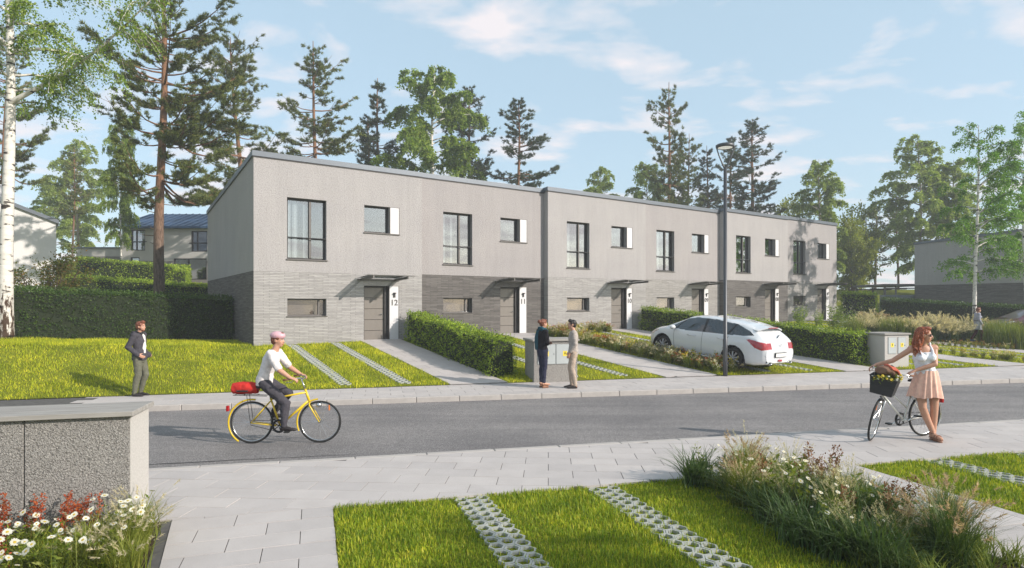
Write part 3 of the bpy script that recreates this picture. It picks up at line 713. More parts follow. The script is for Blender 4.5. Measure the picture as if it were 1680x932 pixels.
    MB().raw([(3.45, -.05, 2.312), (5.15, -.05, 2.312), (5.15, -1.22, 2.372), (3.45, -1.22, 2.372), (3.45, -.05, 2.322), (5.15, -.05, 2.322), (5.15, -1.22, 2.382), (3.45, -1.22, 2.382)], [(0, 3, 2, 1), (4, 5, 6, 7), (0, 1, 5, 4), (1, 2, 6, 5), (2, 3, 7, 6), (3, 0, 4, 7)]).build('glass_sheet', 'glass_canopy', can)
    MB().tube([(3.42, -1.235, 2.372), (5.18, -1.235, 2.372)], .011, 6).build('front_bar', 'frame_bronze', can)
    return root
HB = [.80, .86, .91, .97, 1.05, 1.15]
for k, (num, br, lab, cur) in enumerate((
        ('12', 'brick_light', 'house number 12 at the near end of the row, shaded side wall in view', ((.06, .20), (.26, .42), (.62, .72))),
        ('11', 'brick_dark', 'house number 11 with dark brick base, second from the near end', ((.05, .24), (.50, .58))),
        ('10', 'brick_light', 'house number 10 with pale brick base, behind the talking couple', ((.30, .40), (.08, .14))),
        ('09', 'brick_mid', 'house number 09 with pale brick base, behind the front of the white car', ((.40, .52),)),
        ('08', 'brick_dark', 'house number 08 with brown-grey brick base, right of the lamp post', ((.05, .12),)),
        ('07', 'brick_mid', 'house number 07 with pale base at the far end of the row', ((.85, 1.2),)))):
    build_house(k, HB[k], num, br, 0.0 if k % 2 == 0 else 0.29, lab, cur)

# ------------------------------------------------------------------ other buildings
def end_house():
    """next row on the right: its long shaded end wall"""
    p = Vector((37.65, 38.1)); root = tag(empty('end_house', (p.x, p.y, 1.2), FROT), 'grey house in shade at the right edge, seen from its blank end wall', 'house')
    rb = FT - DROP
    lo, hi = MB(), MB()
    for x in (0, HW * 2):
        a = [(x, 0, -1), (x, 11.3, -1), (x, 11.3, BR), (x, 0, BR)]; b = [(x, 0, BR), (x, 11.3, BR), (x, 11.3, rb), (x, 0, FT)]
        if x == 0: a = a[::-1]; b = b[::-1]
        lo.quad(*a); hi.quad(*b)
    for y, h, s in ((0, FT, 1), (11.3, rb, -1)):
        a = [(0, y, -1), (HW * 2, y, -1), (HW * 2, y, BR), (0, y, BR)]; b = [(0, y, BR), (HW * 2, y, BR), (HW * 2, y, h), (0, y, h)]
        if s < 0: a = a[::-1]; b = b[::-1]
        lo.quad(*a); hi.quad(*b)
    lo.build('brick_wall', 'brick_dark', root); hi.build('plaster_wall', 'plaster', root)
    MB().quad((0, 0, FT + .02), (HW * 2, 0, FT + .02), (HW * 2, 11.3, rb + .02), (0, 11.3, rb + .02)).build('roof', 'roofing', root)
    v = [(-.06, -.05, FT), (.2, -.05, FT), (.2, 11.35, rb), (-.06, 11.35, rb)]; v += [(a, b, c + .18) for a, b, c in v]
    MB().raw(v, [(0, 3, 2, 1), (4, 5, 6, 7), (0, 1, 5, 4), (1, 2, 6, 5), (2, 3, 7, 6), (3, 0, 4, 7)]).build('roof_edge', 'metal_grey', root)
end_house()
def carport():
    def pt(x, Y): return ((x - 840) / 1000 * Y, Y)
    x0, y0 = pt(1452, 48.0)
    root = tag(empty('carport', (x0, y0, 0)), 'open carport with thin posts and flat roof beside the grey end house', 'carport')
    zt = EYE + (500 - 468) * .048; zb = 1.0
    MB().cbox(-.2, 3.15, -.2, 4.2, zt - .06, zt + .10, .02).build('roof', 'frame_bronze', root)
    po = MB().box(-.05, .05, -.05, .05, zb, zt - .06).mesh('post', 'frame_bronze')
    for x, y in ((0, 0), (0, 4), (.85, 0), (2.4, 4), (2.95, 0), (1.4, 4)): link('post', po, root, (x, y, 0))
    bt = MB().box(0, 3.0, -.03, .03, zt - .28, zt - .2).mesh('beam', 'frame_bronze')
    for y in (0, 2, 4): link('beam', bt, root, (0, y, 0))
    w_ = MB().cbox(-.5, 3.2, -.35, -.1, 0.2, EYE + (500 - 484) * .0477, .02).build('low_wall', 'metal_grey', root)
carport()
def hill_house():
    """house with the blue roof on the slope behind the hedges"""
    Y = 46.0; s = Y / 1000
    X = lambda px: (px - 840) * s
    Z = lambda py: EYE + (500 - py) * s
    root = tag(empty('hill_house', (X(200), Y, Z(462)), 0), 'white house with blue metal roof on the slope behind the hedges', 'house')
    x0, x1 = X(200) - root.location.x, X(372) - root.location.x; zz = lambda py: Z(py) - Z(462)
    hol = [(215, 238, 377, 411), (314, 340, 379, 413), (285, 339, 424, 459), (214, 229, 422, 434)]
    H = [(X(a) - X(200), X(b) - X(200), zz(d), zz(c)) for a, b, c, d in hol]
    us = sorted({x0, x1, *[h[0] for h in H], *[h[1] for h in H]}); brk = zz(428); vs = sorted({-1.2, brk, zz(372), *[h[2] for h in H], *[h[3] for h in H]})
    lo, hi = MB(), MB()
    for i in range(len(us) - 1):
        for j in range(len(vs) - 1):
            uc = (us[i] + us[i + 1]) / 2; vc = (vs[j] + vs[j + 1]) / 2
            if any(a < uc < b and c < vc < d for a, b, c, d in H): continue
            (lo if vc < brk else hi).quad((us[i], 0, vs[j]), (us[i + 1], 0, vs[j]), (us[i + 1], 0, vs[j + 1]), (us[i], 0, vs[j + 1]))
    T = zz(372)
    for mb, z0, z1 in ((lo, -1.2, brk), (hi, brk, T)):
        mb.quad((x0, 8, z0), (x0, 0, z0), (x0, 0, z1), (x0, 8, z1)); mb.quad((x1, 0, z0), (x1, 8, z0), (x1, 8, z1), (x1, 0, z1)); mb.quad((x1, 8, z0), (x0, 8, z0), (x0, 8, z1), (x1, 8, z1))
    lo.build('brick_wall', 'brick_far', root); hi.build('plaster_wall', 'wall_far', root)
    rz = zz(345)
    rf = MB().raw([(x0 - .3, -.4, T), (x1 + .3, -.4, T), (x1 + .3, 4, T + 1.55), (x0 - .3, 4, T + 1.55), (x1 + .3, 8.4, T), (x0 - .3, 8.4, T), (x0 - .3, -.4, T - .15), (x1 + .3, -.4, T - .15), (x1 + .3, 8.4, T - .15), (x0 - .3, 8.4, T - .15)],
                  [(0, 1, 2, 3), (3, 2, 4, 5), (6, 7, 1, 0), (9, 6, 0, 3, 5), (7, 8, 4, 2, 1), (6, 9, 8, 7)]).build('roof', 'roof_blue', root)
    sm = MB().raw([(-.02, -.4, T + .0), (.02, -.4, T + .0), (.02, 4, T + 1.55), (-.02, 4, T + 1.55), (-.02, -.4, T + .05), (.02, -.4, T + .05), (.02, 4, T + 1.6), (-.02, 4, T + 1.6)], [(4, 5, 6, 7), (0, 1, 5, 4), (1, 2, 6, 5), (3, 0, 4, 7)]).mesh('roof_seam', 'roof_blue')
    x = x0
    while x < x1: link('roof_seam', sm, rf, (x, 0, 0)); x += .55
    for i, (a, b, c, d) in enumerate(H):
        f = MB(); frame_rect(f, a, b, c, d, .06, .16, .07)
        if i != 3: f.box((a + b) / 2 - .2 if i == 2 else a + .32 * (b - a), (a + b) / 2 - .12 if i == 2 else a + .32 * (b - a) + .07, .06, .16, c + .07, d - .07)
        wn_ = f.build('window', 'frame_dark', root)
        MB().quad((a + .05, .12, c + .05), (b - .05, .12, c + .05), (b - .05, .12, d - .05), (a + .05, .12, d - .05)).build('pane', 'glass', wn_)
        MB().quad((a, .9, c), (b, .9, c), (b, .9, d), (a, .9, d)).build('room_wall', 'room', wn_)
        if i < 2: MB().tube([(a - .15, -.05, c + .42 * (d - c)), (b + .15, -.05, c + .42 * (d - c))], .03, 6).build('railing', 'black_paint', wn_)
    # low wing on the left
    Y2 = 47.0; s2 = Y2 / 1000; wx0 = (128 - 840) * s2 - X(200); wx1 = x0 - .02
    z1 = EYE + (500 - 408) * s2 - Z(462); zb = EYE + (500 - 421) * s2 - Z(462)
    wg = MB().box(wx0, wx1, .8, 6, zb, z1).build('wing_wall', 'wall_far', root); MB().box(wx0 + .01, wx1, .81, 5.9, -2, zb - .003).build('wing_base', 'brick_far', wg); MB().box(wx0 - .1, wx1, .7, 6.1, z1 + .003, z1 + .1).build('wing_roof', 'metal_grey', wg)
hill_house()
def left_house():
    Y = 33.0; X1 = (92 - 840) * Y / 1000; root = tag(empty('white_house', (X1, Y, 1.2), R(39)), 'bright white house end with sloping dark roof edge at the left edge', 'house')
    zt = lambda py: EYE + (500 - py) * Y / 1000 - 1.2
    Lw = 9.0; tr = zt(366); tl_ = tr + Lw * .40
    MB().raw([(-Lw, 0, -1), (0, 0, -1), (0, 0, tr), (-Lw, 0, tl_), (-Lw, 7, -1), (0, 7, -1), (0, 7, tr), (-Lw, 7, tl_)], [(0, 1, 2, 3), (1, 5, 6, 2), (5, 4, 7, 6), (4, 0, 3, 7)]).build('wall', 'white_wall', root)
    v = [(-Lw, -.15, tl_), (.12, -.15, tr - .048), (.12, 7.1, tr - .048), (-Lw, 7.1, tl_)]; v += [(a, b, c + .2) for a, b, c in v]
    MB().raw(v, [(0, 3, 2, 1), (4, 5, 6, 7), (0, 1, 5, 4), (1, 2, 6, 5), (2, 3, 7, 6), (3, 0, 4, 7)]).build('roof', 'metal_grey', root)
    MB().cbox(-3.4, -1.9, 1.2, 3.0, tr, tr + 2.0, .03).build('chimney_block', 'white_wall', root)
left_house()
# ------------------------------------------------------------------ foliage
def unit(a): return a / np.maximum(np.linalg.norm(a, axis=-1, keepdims=True), 1e-9)
def leaves(p, axis, size, rs, aspect=0.55, jitter=0.6):
    """rhombic leaves at points p growing along axis"""
    n = len(p); ax = unit(axis + rs.normal(0, jitter, (n, 3))); rv = unit(rs.normal(0, 1, (n, 3)))
    wv = unit(np.cross(ax, rv)); s = (size * rs.uniform(.65, 1.25, n))[:, None]
    nb = np.cross(ax, wv)
    a = p; c = p + ax * s; m = p + ax * s * .48 + nb * s * .06; b = m + wv * s * aspect * .5; d = m - wv * s * aspect * .5
    V = np.stack([a, b, c, d], 1).reshape(-1, 3); F = np.arange(4 * n).reshape(n, 4)
    return V, F
def blades(p, axis, length, width, rs, jitter=0.3):
    """thin triangles (needles, blades)"""
    n = len(p); ax = unit(axis + rs.normal(0, jitter, (n, 3))); wv = unit(np.cross(ax, unit(rs.normal(0, 1, (n, 3)))))
    l = (length * rs.uniform(.7, 1.2, n))[:, None]; w_ = (width * rs.uniform(.7, 1.2, n))[:, None]
    V = np.stack([p - wv * w_ * .5, p + wv * w_ * .5, p + ax * l], 1).reshape(-1, 3); F = np.arange(3 * n).reshape(n, 3)
    return V, F
def hedge(label, a, b, h, wd, lm='hedge_leaf', dens=520, size=.062, taper=0.06, group=None, seed=1, z_of=None, seg=None):
    rs = np.random.default_rng(seed); a = np.array(a, float); b = np.array(b, float); L = np.linalg.norm(b - a); d = (b - a) / L; nrm = np.array([d[1], -d[0]])
    mid = (a + b) / 2; zr = float(g(*mid)); root = tag(empty('hedge', (mid[0], mid[1], zr)), label, 'hedge', group)
    zf = z_of or g
    # core
    n = max(3, int(L / .6)); mb = MB(); vs = []
    for i in range(n + 1):
        p = a + d * (L * i / n); zz = float(zf(*p)) - zr
        ins = .07
        for s, k in ((-1, 0), (-1, 1), (1, 1), (1, 0)):
            q = p + nrm * s * (wd / 2 - ins - (taper * k)) - mid; q = q + d * (ins if i == 0 else (-ins if i == n else 0)); vs.append((q[0], q[1], zz - .1 if k == 0 else zz + h - ins))
    fs = [(i * 4 + k, i * 4 + 4 + k, i * 4 + 5 + k, i * 4 + 1 + k) for i in range(n) for k in range(3)] + [(0, 1, 2, 3), (n * 4 + 3, n * 4 + 2, n * 4 + 1, n * 4)]
    mb.raw(vs, fs).build('hedge_core', 'hedge_core', root)
    P = []; A = []
    def put(cnt, f):
        cnt = int(cnt)
        if cnt < 1: return
        s = rs.uniform(0, 1, cnt); t = rs.uniform(0, 1, cnt); f(s, t)
    wob = lambda x, y: .045 * np.sin(x * 2.1 + y * 1.3) + .035 * np.sin(x * 5.3 + y * 3.7) + .03 * np.sin(x * 11.7 - y * 7.1)
    def side(sg):
        def f(s, t):
            p = a[None] + d[None] * (s * L)[:, None]; z = zf(p[:, 0], p[:, 1]) - zr
            off = wd / 2 - taper * t + wob(s * L * 1.0, t * h * 3) + rs.normal(0, .03, len(s)) - .02 - .10 * np.maximum(0, t - .93) * 6
            q = p + nrm[None] * (sg * off)[:, None]; P.append(np.stack([q[:, 0] - mid[0], q[:, 1] - mid[1], z + t * h * 1.0], 1)); A.append(np.tile([nrm[0] * sg, nrm[1] * sg, .35], (len(s), 1)))
        return f
    put(L * h * dens, side(1)); put(L * h * dens, side(-1))
    def top(s, t):
        p = a[None] + d[None] * (s * L)[:, None] + nrm[None] * ((t - .5) * (wd - .1))[:, None]; z = zf(p[:, 0], p[:, 1]) - zr
        P.append(np.stack([p[:, 0] - mid[0], p[:, 1] - mid[1], z + h + wob(s * L, t * 2) * .8 + rs.normal(0, .022, len(s)) - .02 - .12 * np.maximum(0, abs(t - .5) - .42) * 8], 1)); A.append(np.tile([0, 0, 1.0], (len(s), 1)))
    put(L * wd * dens * 1.1, top)
    for e, sg in ((0, -1), (1, 1)):
        def end(s, t, e=e, sg=sg):
            p = (a + d * (L * e))[None] + nrm[None] * ((s - .5) * (wd - .1))[:, None] + d[None] * (sg * (wob(s * wd, t * 4) - .04 + rs.normal(0, .03, len(s))))[:, None]; z = zf(p[:, 0], p[:, 1]) - zr
            P.append(np.stack([p[:, 0] - mid[0], p[:, 1] - mid[1], z + t * h], 1)); A.append(np.tile([d[0] * sg, d[1] * sg, .3], (len(s), 1)))
        put(wd * h * dens, end)
    # shoots standing out of the top and sides
    def shoots(s, t):
        p = a[None] + d[None] * (s * L)[:, None] + nrm[None] * ((t - .5) * wd)[:, None]; z = zf(p[:, 0], p[:, 1]) - zr
        P.append(np.stack([p[:, 0] - mid[0], p[:, 1] - mid[1], z + h + rs.uniform(0, .13, len(s)) ** 1.0], 1)); A.append(np.tile([0, 0, 1.0], (len(s), 1)))
    put(L * wd * 150, shoots)
    V, F = leaves(np.concatenate(P), np.concatenate(A), size, rs, .6, .75)
    link('leaves', np_mesh('hedge_leaves', V, F, lm), root); return root

class TB:
    """collects numpy tubes for trunks and branches"""
    def __init__(s): s.V = []; s.F = []; s.n = 0
    def tube(s, pts, rad, k=6):
        pts = np.asarray(pts, float); m = len(pts); d = np.gradient(pts, axis=0); d = unit(d)
        ref = np.array([1.0, 0, 0]) if abs(d[0][0]) < .8 else np.array([0, 1.0, 0])
        u = unit(np.cross(d, ref)); v = np.cross(d, u); a = np.arange(k) * 2 * math.pi / k
        ring = pts[:, None] + (u[:, None] * np.cos(a)[None, :, None] + v[:, None] * np.sin(a)[None, :, None]) * np.asarray(rad)[:, None, None]
        s.V.append(ring.reshape(-1, 3)); i = np.arange(m - 1)[:, None] * k; j = np.arange(k)[None]; j2 = (j + 1) % k
        s.F.append(np.stack([i + j, i + j2, i + k + j2, i + k + j], -1).reshape(-1, 4) + s.n); s.n += m * k
    def mesh(s, name, m): return np_mesh(name, np.concatenate(s.V), np.concatenate(s.F), m, smooth=True)
def pine_meshes(seed, H, cs, Rm, needle='pine_needle', nd=1.0, r0=None, lean=0.0, thin=.15, spire=False, ksize=1.0):
    rs = np.random.default_rng(seed); tb = TB(); r0 = r0 or H * .0105
    zs = np.linspace(0, H, 16); ph = rs.uniform(0, 6)
    tx = lambda z: lean * (z / H) ** 1.5 * H + .10 * np.sin(z * .35 + ph); ty = lambda z: .10 * np.cos(z * .3 + ph)
    tb.tube(np.stack([tx(zs), ty(zs), zs], 1), r0 * (1 - zs / H) ** .75 + .025, 10)
    NP_, NA = [], []
    z = H * cs
    # a few dead lower stubs
    for _ in range(6):
        zz = rs.uniform(.55 * H * cs, H * cs); az = rs.uniform(0, 6.28); l = rs.uniform(.4, 1.3); o = np.array([tx(zz), ty(zz), zz]); t = np.linspace(0, 1, 4)[:, None]
        tb.tube(o + t * l * np.array([math.cos(az), math.sin(az), -.1]) + t ** 2 * np.array([0, 0, .2]), np.linspace(.03, .01, 4), 4)
    while z < H - .25:
        f = (z - H * cs) / (H * (1 - cs))
        if spire: prof = (1 - f) ** .8 * (.85 + .15 * math.sin(z * 5))
        else: prof = min(1.0, .62 + f * 2.2) * (1 - f) ** .5 * (.74 + .30 * math.sin(z * 2.3 + ph))
        nb = rs.integers(3, 6) if f < .85 else 4
        if rs.uniform() > thin:
            for b in range(nb):
                az = rs.uniform(0, 6.28); l = max(.45, Rm * 1.55 * prof * rs.uniform(.55, 1.15)); up = -.12 + .75 * f + rs.normal(0, .10)
                o = np.array([tx(z), ty(z), z + rs.uniform(-.12, .12)]); t = np.linspace(0, 1, 6); dirh = np.array([math.cos(az), math.sin(az), 0])
                sag = -.16 * l * np.sin(t * math.pi) * (1 - f); tipup = .18 * l * t ** 3
                pts = o + dirh * (t * l)[:, None] + np.array([0, 0, 1.0]) * (t * l * up + sag + tipup)[:, None]
                tb.tube(pts, (.012 + .016 * l) * (1 - t) ** .8 * .8 + .007, 4)
                side = np.array([-dirh[1], dirh[0], 0]); ns = max(4, int(l * 4.2 * nd))
                for q in range(ns):
                    tt = rs.uniform(.30 if f < .8 else .1, 1.0); pp = np.array([np.interp(tt, t, pts[:, i]) for i in range(3)]); sg = 1 if rs.uniform() < .5 else -1
                    sl_ = l * rs.uniform(.12, .32) * (1.15 - tt * .6) + .16; sd = unit(dirh * rs.uniform(.4, 1.0) + side * sg * rs.uniform(.2, 1.0) + np.array([0, 0, rs.uniform(.0, .45)]))
                    m_ = max(4, int(sl_ * 11 * nd)); s_ = rs.uniform(.25, 1.05, m_)
                    pos = pp + sd * (s_ * sl_)[:, None] + rs.normal(0, .045, (m_, 3)); 
                    if q % 2 == 0 and l > .9: tb.tube(np.stack([pp, pp + sd * sl_ * .55, pp + sd * sl_]), [.012, .009, .005], 3)
                    NP_.append(pos); NA.append(np.tile(sd + np.array([0, 0, .35]), (m_, 1)))
        z += rs.uniform(.30, .52) * (1 if not spire else .85)
    NP_ = np.concatenate(NP_); NA = np.concatenate(NA); k = 10
    V, F = blades(np.repeat(NP_, k, 0) + rs.normal(0, .02, (len(NP_) * k, 3)), np.repeat(NA, k, 0), .26 * ksize, .048 * ksize, rs, .75)
    return tb.mesh('pine_trunk', 'pine_bark'), np_mesh('pine_crown', V, F, needle)
def birch_meshes(seed, H, cs, Rm, leaf='birch_leaf', bark='birch_bark', size=.085, nl=1.0, droop=1.0, r0=None, topf=.6, lean=0.0, cap=60000):
    rs = np.random.default_rng(seed); tb = TB(); r0 = r0 or H * .0095; zs = np.linspace(0, H, 18); ph = rs.uniform(0, 6)
    tx = lambda z: lean * (z / H) ** 1.4 * H + .12 * np.sin(z * .4 + ph); ty = lambda z: .12 * np.cos(z * .33 + ph)
    tb.tube(np.stack([tx(zs), ty(zs), zs], 1), r0 * (1 - zs / H) ** .8 + .014, 10)
    LP, LA = [], []; nb = int(46 * (1 - cs) * H / 9)
    for i in range(nb):
        f = (i + rs.uniform(0, 1)) / nb; z = H * (cs + (1 - cs) * f * .98); prof = (math.sin(math.pi * min(1, f * .74 + .20)) ** .8) * rs.uniform(.75, 1.1)
        l = max(.5, Rm * 1.25 * prof * rs.uniform(.65, 1.15)); az = i * 2.4 + rs.normal(0, .5); up = rs.uniform(.55, 1.15) * (.5 + .6 * f)
        o = np.array([tx(z), ty(z), z]); t = np.linspace(0, 1, 6); dh = np.array([math.cos(az), math.sin(az), 0])
        pts = o + dh * (t * l)[:, None] + np.array([0, 0, 1.0]) * (up * l * t - .55 * droop * l * t ** 2.2)[:, None]
        tb.tube(pts, (.010 + .013 * l) * (1 - t) ** .9 + .005, 4)
        for q in range(max(6, int(l * 9))):
            tt = rs.uniform(.22, 1.0); pp = np.array([np.interp(tt, t, pts[:, c]) for c in range(3)]); a2 = az + rs.normal(0, 1.0); d2 = np.array([math.cos(a2), math.sin(a2), 0]); l2 = rs.uniform(.35, .95) * (.55 + .18 * l)
            m_ = max(5, int(l2 * 26 * nl)); s_ = rs.uniform(.05, 1, m_)
            pos = pp + d2 * (s_ * l2 * .55)[:, None] + np.array([0, 0, 1.0]) * (.28 * l2 * s_ - (.45 + .75 * droop) * l2 * s_ ** 2)[:, None] + rs.normal(0, .055, (m_, 3))
            LP.append(pos); LA.append(np.tile([d2[0] * .4, d2[1] * .4, -.7 * droop], (m_, 1)))
            if q % 3 == 0:
                s3 = np.linspace(0, 1, 4); tb.tube(pp + d2 * (s3 * l2 * .55)[:, None] + np.array([0, 0, 1.0]) * (.28 * l2 * s3 - (.45 + .75 * droop) * l2 * s3 ** 2)[:, None], np.linspace(.007, .003, 4), 3)
    LP = np.concatenate(LP); LA = np.concatenate(LA)
    if len(LP) > cap: ix = rs.choice(len(LP), cap, False); LP = LP[ix]; LA = LA[ix]
    V, F = leaves(LP, LA, size, rs, .62, .7)
    return tb.mesh('birch_trunk', bark), np_mesh('birch_crown', V, F, leaf)
def bush_meshes(seed, H, Rm, leaf, size=.08, n=9000, stems=9, bark='twig'):
    rs = np.random.default_rng(seed); tb = TB(); LP, LA = [], []
    for i in range(stems):
        az = i * 2.4 + rs.normal(0, .4); sp = rs.uniform(.15, 1.0) * Rm; h = H * rs.uniform(.65, 1.0) * (1 - .25 * sp / Rm); t = np.linspace(0, 1, 7); d = np.array([math.cos(az), math.sin(az), 0])
        pts = d * (sp * t ** 1.3)[:, None] + np.array([0, 0, h]) * t[:, None] + rs.normal(0, .05, (7, 3)) * t[:, None]; tb.tube(pts, .05 * (1 - t) * (H / 3) ** .5 + .008, 5)
        for b in range(7):
            tt = rs.uniform(.25, 1); pp = np.array([np.interp(tt, t, pts[:, c]) for c in range(3)]); d2 = unit(rs.normal(0, 1, 3) * np.array([1, 1, .6]) + d * .5 + np.array([0, 0, .3])); l2 = rs.uniform(.3, .9) * Rm * .6
            tb.tube(np.stack([pp, pp + d2 * l2 * .5, pp + d2 * l2]), [.015, .010, .004], 3); m_ = int(n / stems / 7); s_ = rs.uniform(.1, 1.05, m_)
            LP.append(pp + d2 * (s_ * l2)[:, None] + rs.normal(0, .10 * Rm ** .5, (m_, 3))); LA.append(np.tile(d2 + np.array([0, 0, .1]), (m_, 1)))
    V, F = leaves(np.concatenate(LP), np.concatenate(LA), size, rs, .6, .8)
    return tb.mesh('bush_stems', bark), np_mesh('bush_crown', V, F, leaf)
def place_tree(name, meshes, x, y, label, cat='tree', s=1.0, rz=0.0, z=None, group=None, sz=None, parts=('trunk', 'crown')):
    root = tag(empty(name, (x, y, gs(x, y) - .05 if z is None else z), rz), label, cat, group); root.scale = (s, s, sz or s)
    for pn, me in zip(parts, meshes): link(pn, me, root)
    return root
def px(x, Y): return (x - 840) / 1000 * Y, Y

# hedges
def hedges():
    e = W(-1.6 + 1.55, -3.9)
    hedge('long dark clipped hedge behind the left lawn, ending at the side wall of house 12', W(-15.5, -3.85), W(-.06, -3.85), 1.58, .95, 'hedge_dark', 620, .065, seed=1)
    hedge('bright hedge beside the path of house 12, reaching down to the pavement', W(5.62, .35), W(5.45, outF(5.4) - .75), 1.02, .85, 'hedge_leaf', 760, .055, seed=2)
    hedge('short hedge in front of house 10 beside its door, left of the white car', W(17.75, .3), W(17.75, 3.6), 1.05, .8, 'hedge_leaf', 520, .06, seed=3)
    hedge('bright hedge between the white car and the right-hand utility cabinet', W(17.62, 5.0), W(17.62, outF(17.6) - 1.0), 1.05, .9, 'hedge_leaf', 640, .06, seed=4)
    # slope behind the long hedge
    a = px(128, 38.5); b = px(288, 40.0); hedge('tall far hedge on the slope in front of the blue-roofed house', a, b, 1.55, 1.1, 'hedge_leaf', 300, .10, seed=5)
    a = px(292, 39.6); b = px(300, 44.5); hedge('short return of the far hedge running towards the blue-roofed house', a, b, 1.3, 1.0, 'hedge_leaf', 260, .10, seed=6)
    a = px(118, 31.5); b = px(352, 33.5); hedge('low pale hedge just above the long dark hedge', a, b, 1.15, 1.0, 'hedge_leaf', 300, .09, seed=7)
    a = px(1381, 42.0); b = px(1438, 41.0); hedge('short yellow-green hedge at the far corner right of house 07', a, b, 1.75, 1.0, 'hedge_leaf', 300, .10, seed=8)
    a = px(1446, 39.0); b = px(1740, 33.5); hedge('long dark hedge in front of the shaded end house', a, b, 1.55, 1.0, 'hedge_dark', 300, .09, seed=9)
hedges()

def trees():
    P1 = pine_meshes(1, 21.5, .30, 3.6, 'pine_needle', 1.25, .28, lean=.01, ksize=.85)
    P2 = pine_meshes(2, 21.0, .34, 3.3, 'pine_needle', 1.0, lean=.05)
    P3 = pine_meshes(3, 20.0, .40, 2.9, 'pine_needle', 1.0, lean=-.02)
    P4 = pine_meshes(4, 19.0, .30, 2.2, 'pine_blue', .95, spire=True)
    P5 = pine_meshes(5, 20.0, .42, 2.5, 'pine_blue', 1.0, lean=.01, thin=.05)
    B1 = birch_meshes(11, 15.0, .22, 2.7, 'birch_leaf', size=.175, nl=2.8, cap=70000)
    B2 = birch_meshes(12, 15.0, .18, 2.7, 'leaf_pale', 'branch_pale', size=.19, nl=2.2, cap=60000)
    B3 = birch_meshes(13, 11.0, .26, 2.0, 'birch_fresh', size=.105, nl=2.4, cap=70000, droop=.75, r0=.10)
    def pt(meshes, H, x, Y, top, label, name='pine_tree', rz=0.0, wide=1.0, cat='tree', grp=None):
        X, Y = px(x, Y); z0 = gs(X, Y); ht = EYE + (500 - top) * Y / 1000 - z0; s = ht / H
        r = place_tree(name, meshes, X, Y, label, cat, s * wide, rz, sz=s, group=grp); return r
    pt(P1, 21.5, 263, 30.0, -105, 'tall pine with reddish trunk rising in front of the blue-roofed house', rz=.4)
    pt(P2, 21.0, 400, 42.0, 58, 'leaning dark pine behind the roof corner of house 12', rz=3.0, wide=1.1)
    pt(P3, 20.0, 520, 46.0, 68, 'light green pine with bare orange trunk above house 12', rz=1.0)
    pt(P4, 19.0, 620, 52.0, 127, 'narrow pointed conifer left of the birch above house 12', 'conifer', rz=.5)
    pt(P4, 19.0, 603, 56.0, 190, 'smaller conifer tucked beside the pointed one above house 12', 'conifer', rz=2.2, wide=1.15)
    pt(B1, 15.0, 712, 50.0, 104, 'large weeping birch above the joint of houses 12 and 11', 'birch_tree', wide=1.15)
    pt(P5, 20.0, 768, 54.0, 142, 'dark pine half hidden behind the large weeping birch', rz=.7)
    pt(P5, 20.0, 852, 52.0, 162, 'pine standing alone above the roof of house 11', rz=2.5, wide=1.15)
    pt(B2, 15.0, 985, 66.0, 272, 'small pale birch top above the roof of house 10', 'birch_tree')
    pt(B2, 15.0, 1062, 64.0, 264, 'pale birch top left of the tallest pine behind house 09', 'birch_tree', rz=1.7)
    pt(P3, 20.0, 1094, 58.0, 135, 'tallest slender pine above the roof of house 09', rz=2.4, wide=.85)
    pt(P3, 20.0, 1128, 62.0, 218, 'thin pine just right of the tallest one above house 09', rz=4.0, wide=.9)
    pt(P4, 19.0, 1160, 62.0, 238, 'slim pine left of the street lamp head', 'pine_tree', rz=1.1, wide=1.0)
    pt(P5, 20.0, 1232, 60.0, 196, 'broad blue-grey pine right of the street lamp head', rz=.2, wide=1.15)
    pt(P5, 20.0, 1200, 64.0, 225, 'dark pine directly behind the street lamp head', rz=3.3)
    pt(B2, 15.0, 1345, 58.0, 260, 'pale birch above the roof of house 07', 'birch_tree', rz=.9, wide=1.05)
    pt(P4, 19.0, 1437, 70.0, 325, 'thin dark conifer in the gap left of the grey end house', 'conifer', rz=.9, wide=1.1)
    pt(P3, 20.0, 1473, 66.0, 292, 'bare-trunked pine in the haze left of the grey end house', rz=5.0, wide=.85)
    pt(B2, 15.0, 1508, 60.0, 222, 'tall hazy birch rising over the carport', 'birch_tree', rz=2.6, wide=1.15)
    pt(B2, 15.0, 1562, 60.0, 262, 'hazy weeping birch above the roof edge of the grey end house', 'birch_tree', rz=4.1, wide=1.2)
    pt(B3, 11.0, 1603, 34.5, 205, 'young fresh green birch with white stem in front of the end house', 'birch_tree', rz=.3, wide=.93)
    pt(B3, 11.0, 1684, 37.5, 190, 'fresh green birch cut by the right edge of the picture', 'birch_tree', rz=2.0, wide=.85)
    # behind the left hedge
    pt(B2, 15.0, 128, 62.0, 228, 'pale hazy birch in the distance left of the tall pine', 'birch_tree', rz=.5, wide=1.1)
    pt(B2, 15.0, 90, 66.0, 300, 'lower hazy birch behind the white house roof', 'birch_tree', rz=3.5, wide=1.2)
    pt(P3, 20.0, 120, 56.0, 240, 'hazy pine behind the low wing of the blue-roofed house', rz=3.1, wide=.8)
    pt(B1, 15.0, 199, 44.0, 188, 'slender birch with thin white stem left of the tall pine', 'birch_tree', rz=5.0, wide=.55)
    pt(P2, 21.0, 2, 40.0, 40, 'pine with orange trunk behind the near birch at the left edge', rz=1.5, wide=.8)
    # near birch with its long overhanging bough
    x, y = px(18, 19.0); bx, by = x, y
    nb = birch_meshes(21, 15.5, .47, 2.9, 'birch_leaf', size=.085, nl=2.2, r0=.195, droop=.9, cap=52000, lean=-.015)
    r = place_tree('birch_tree', nb, x, y, 'near birch with white scarred trunk at the left edge, bough reaching right', rz=1.2)
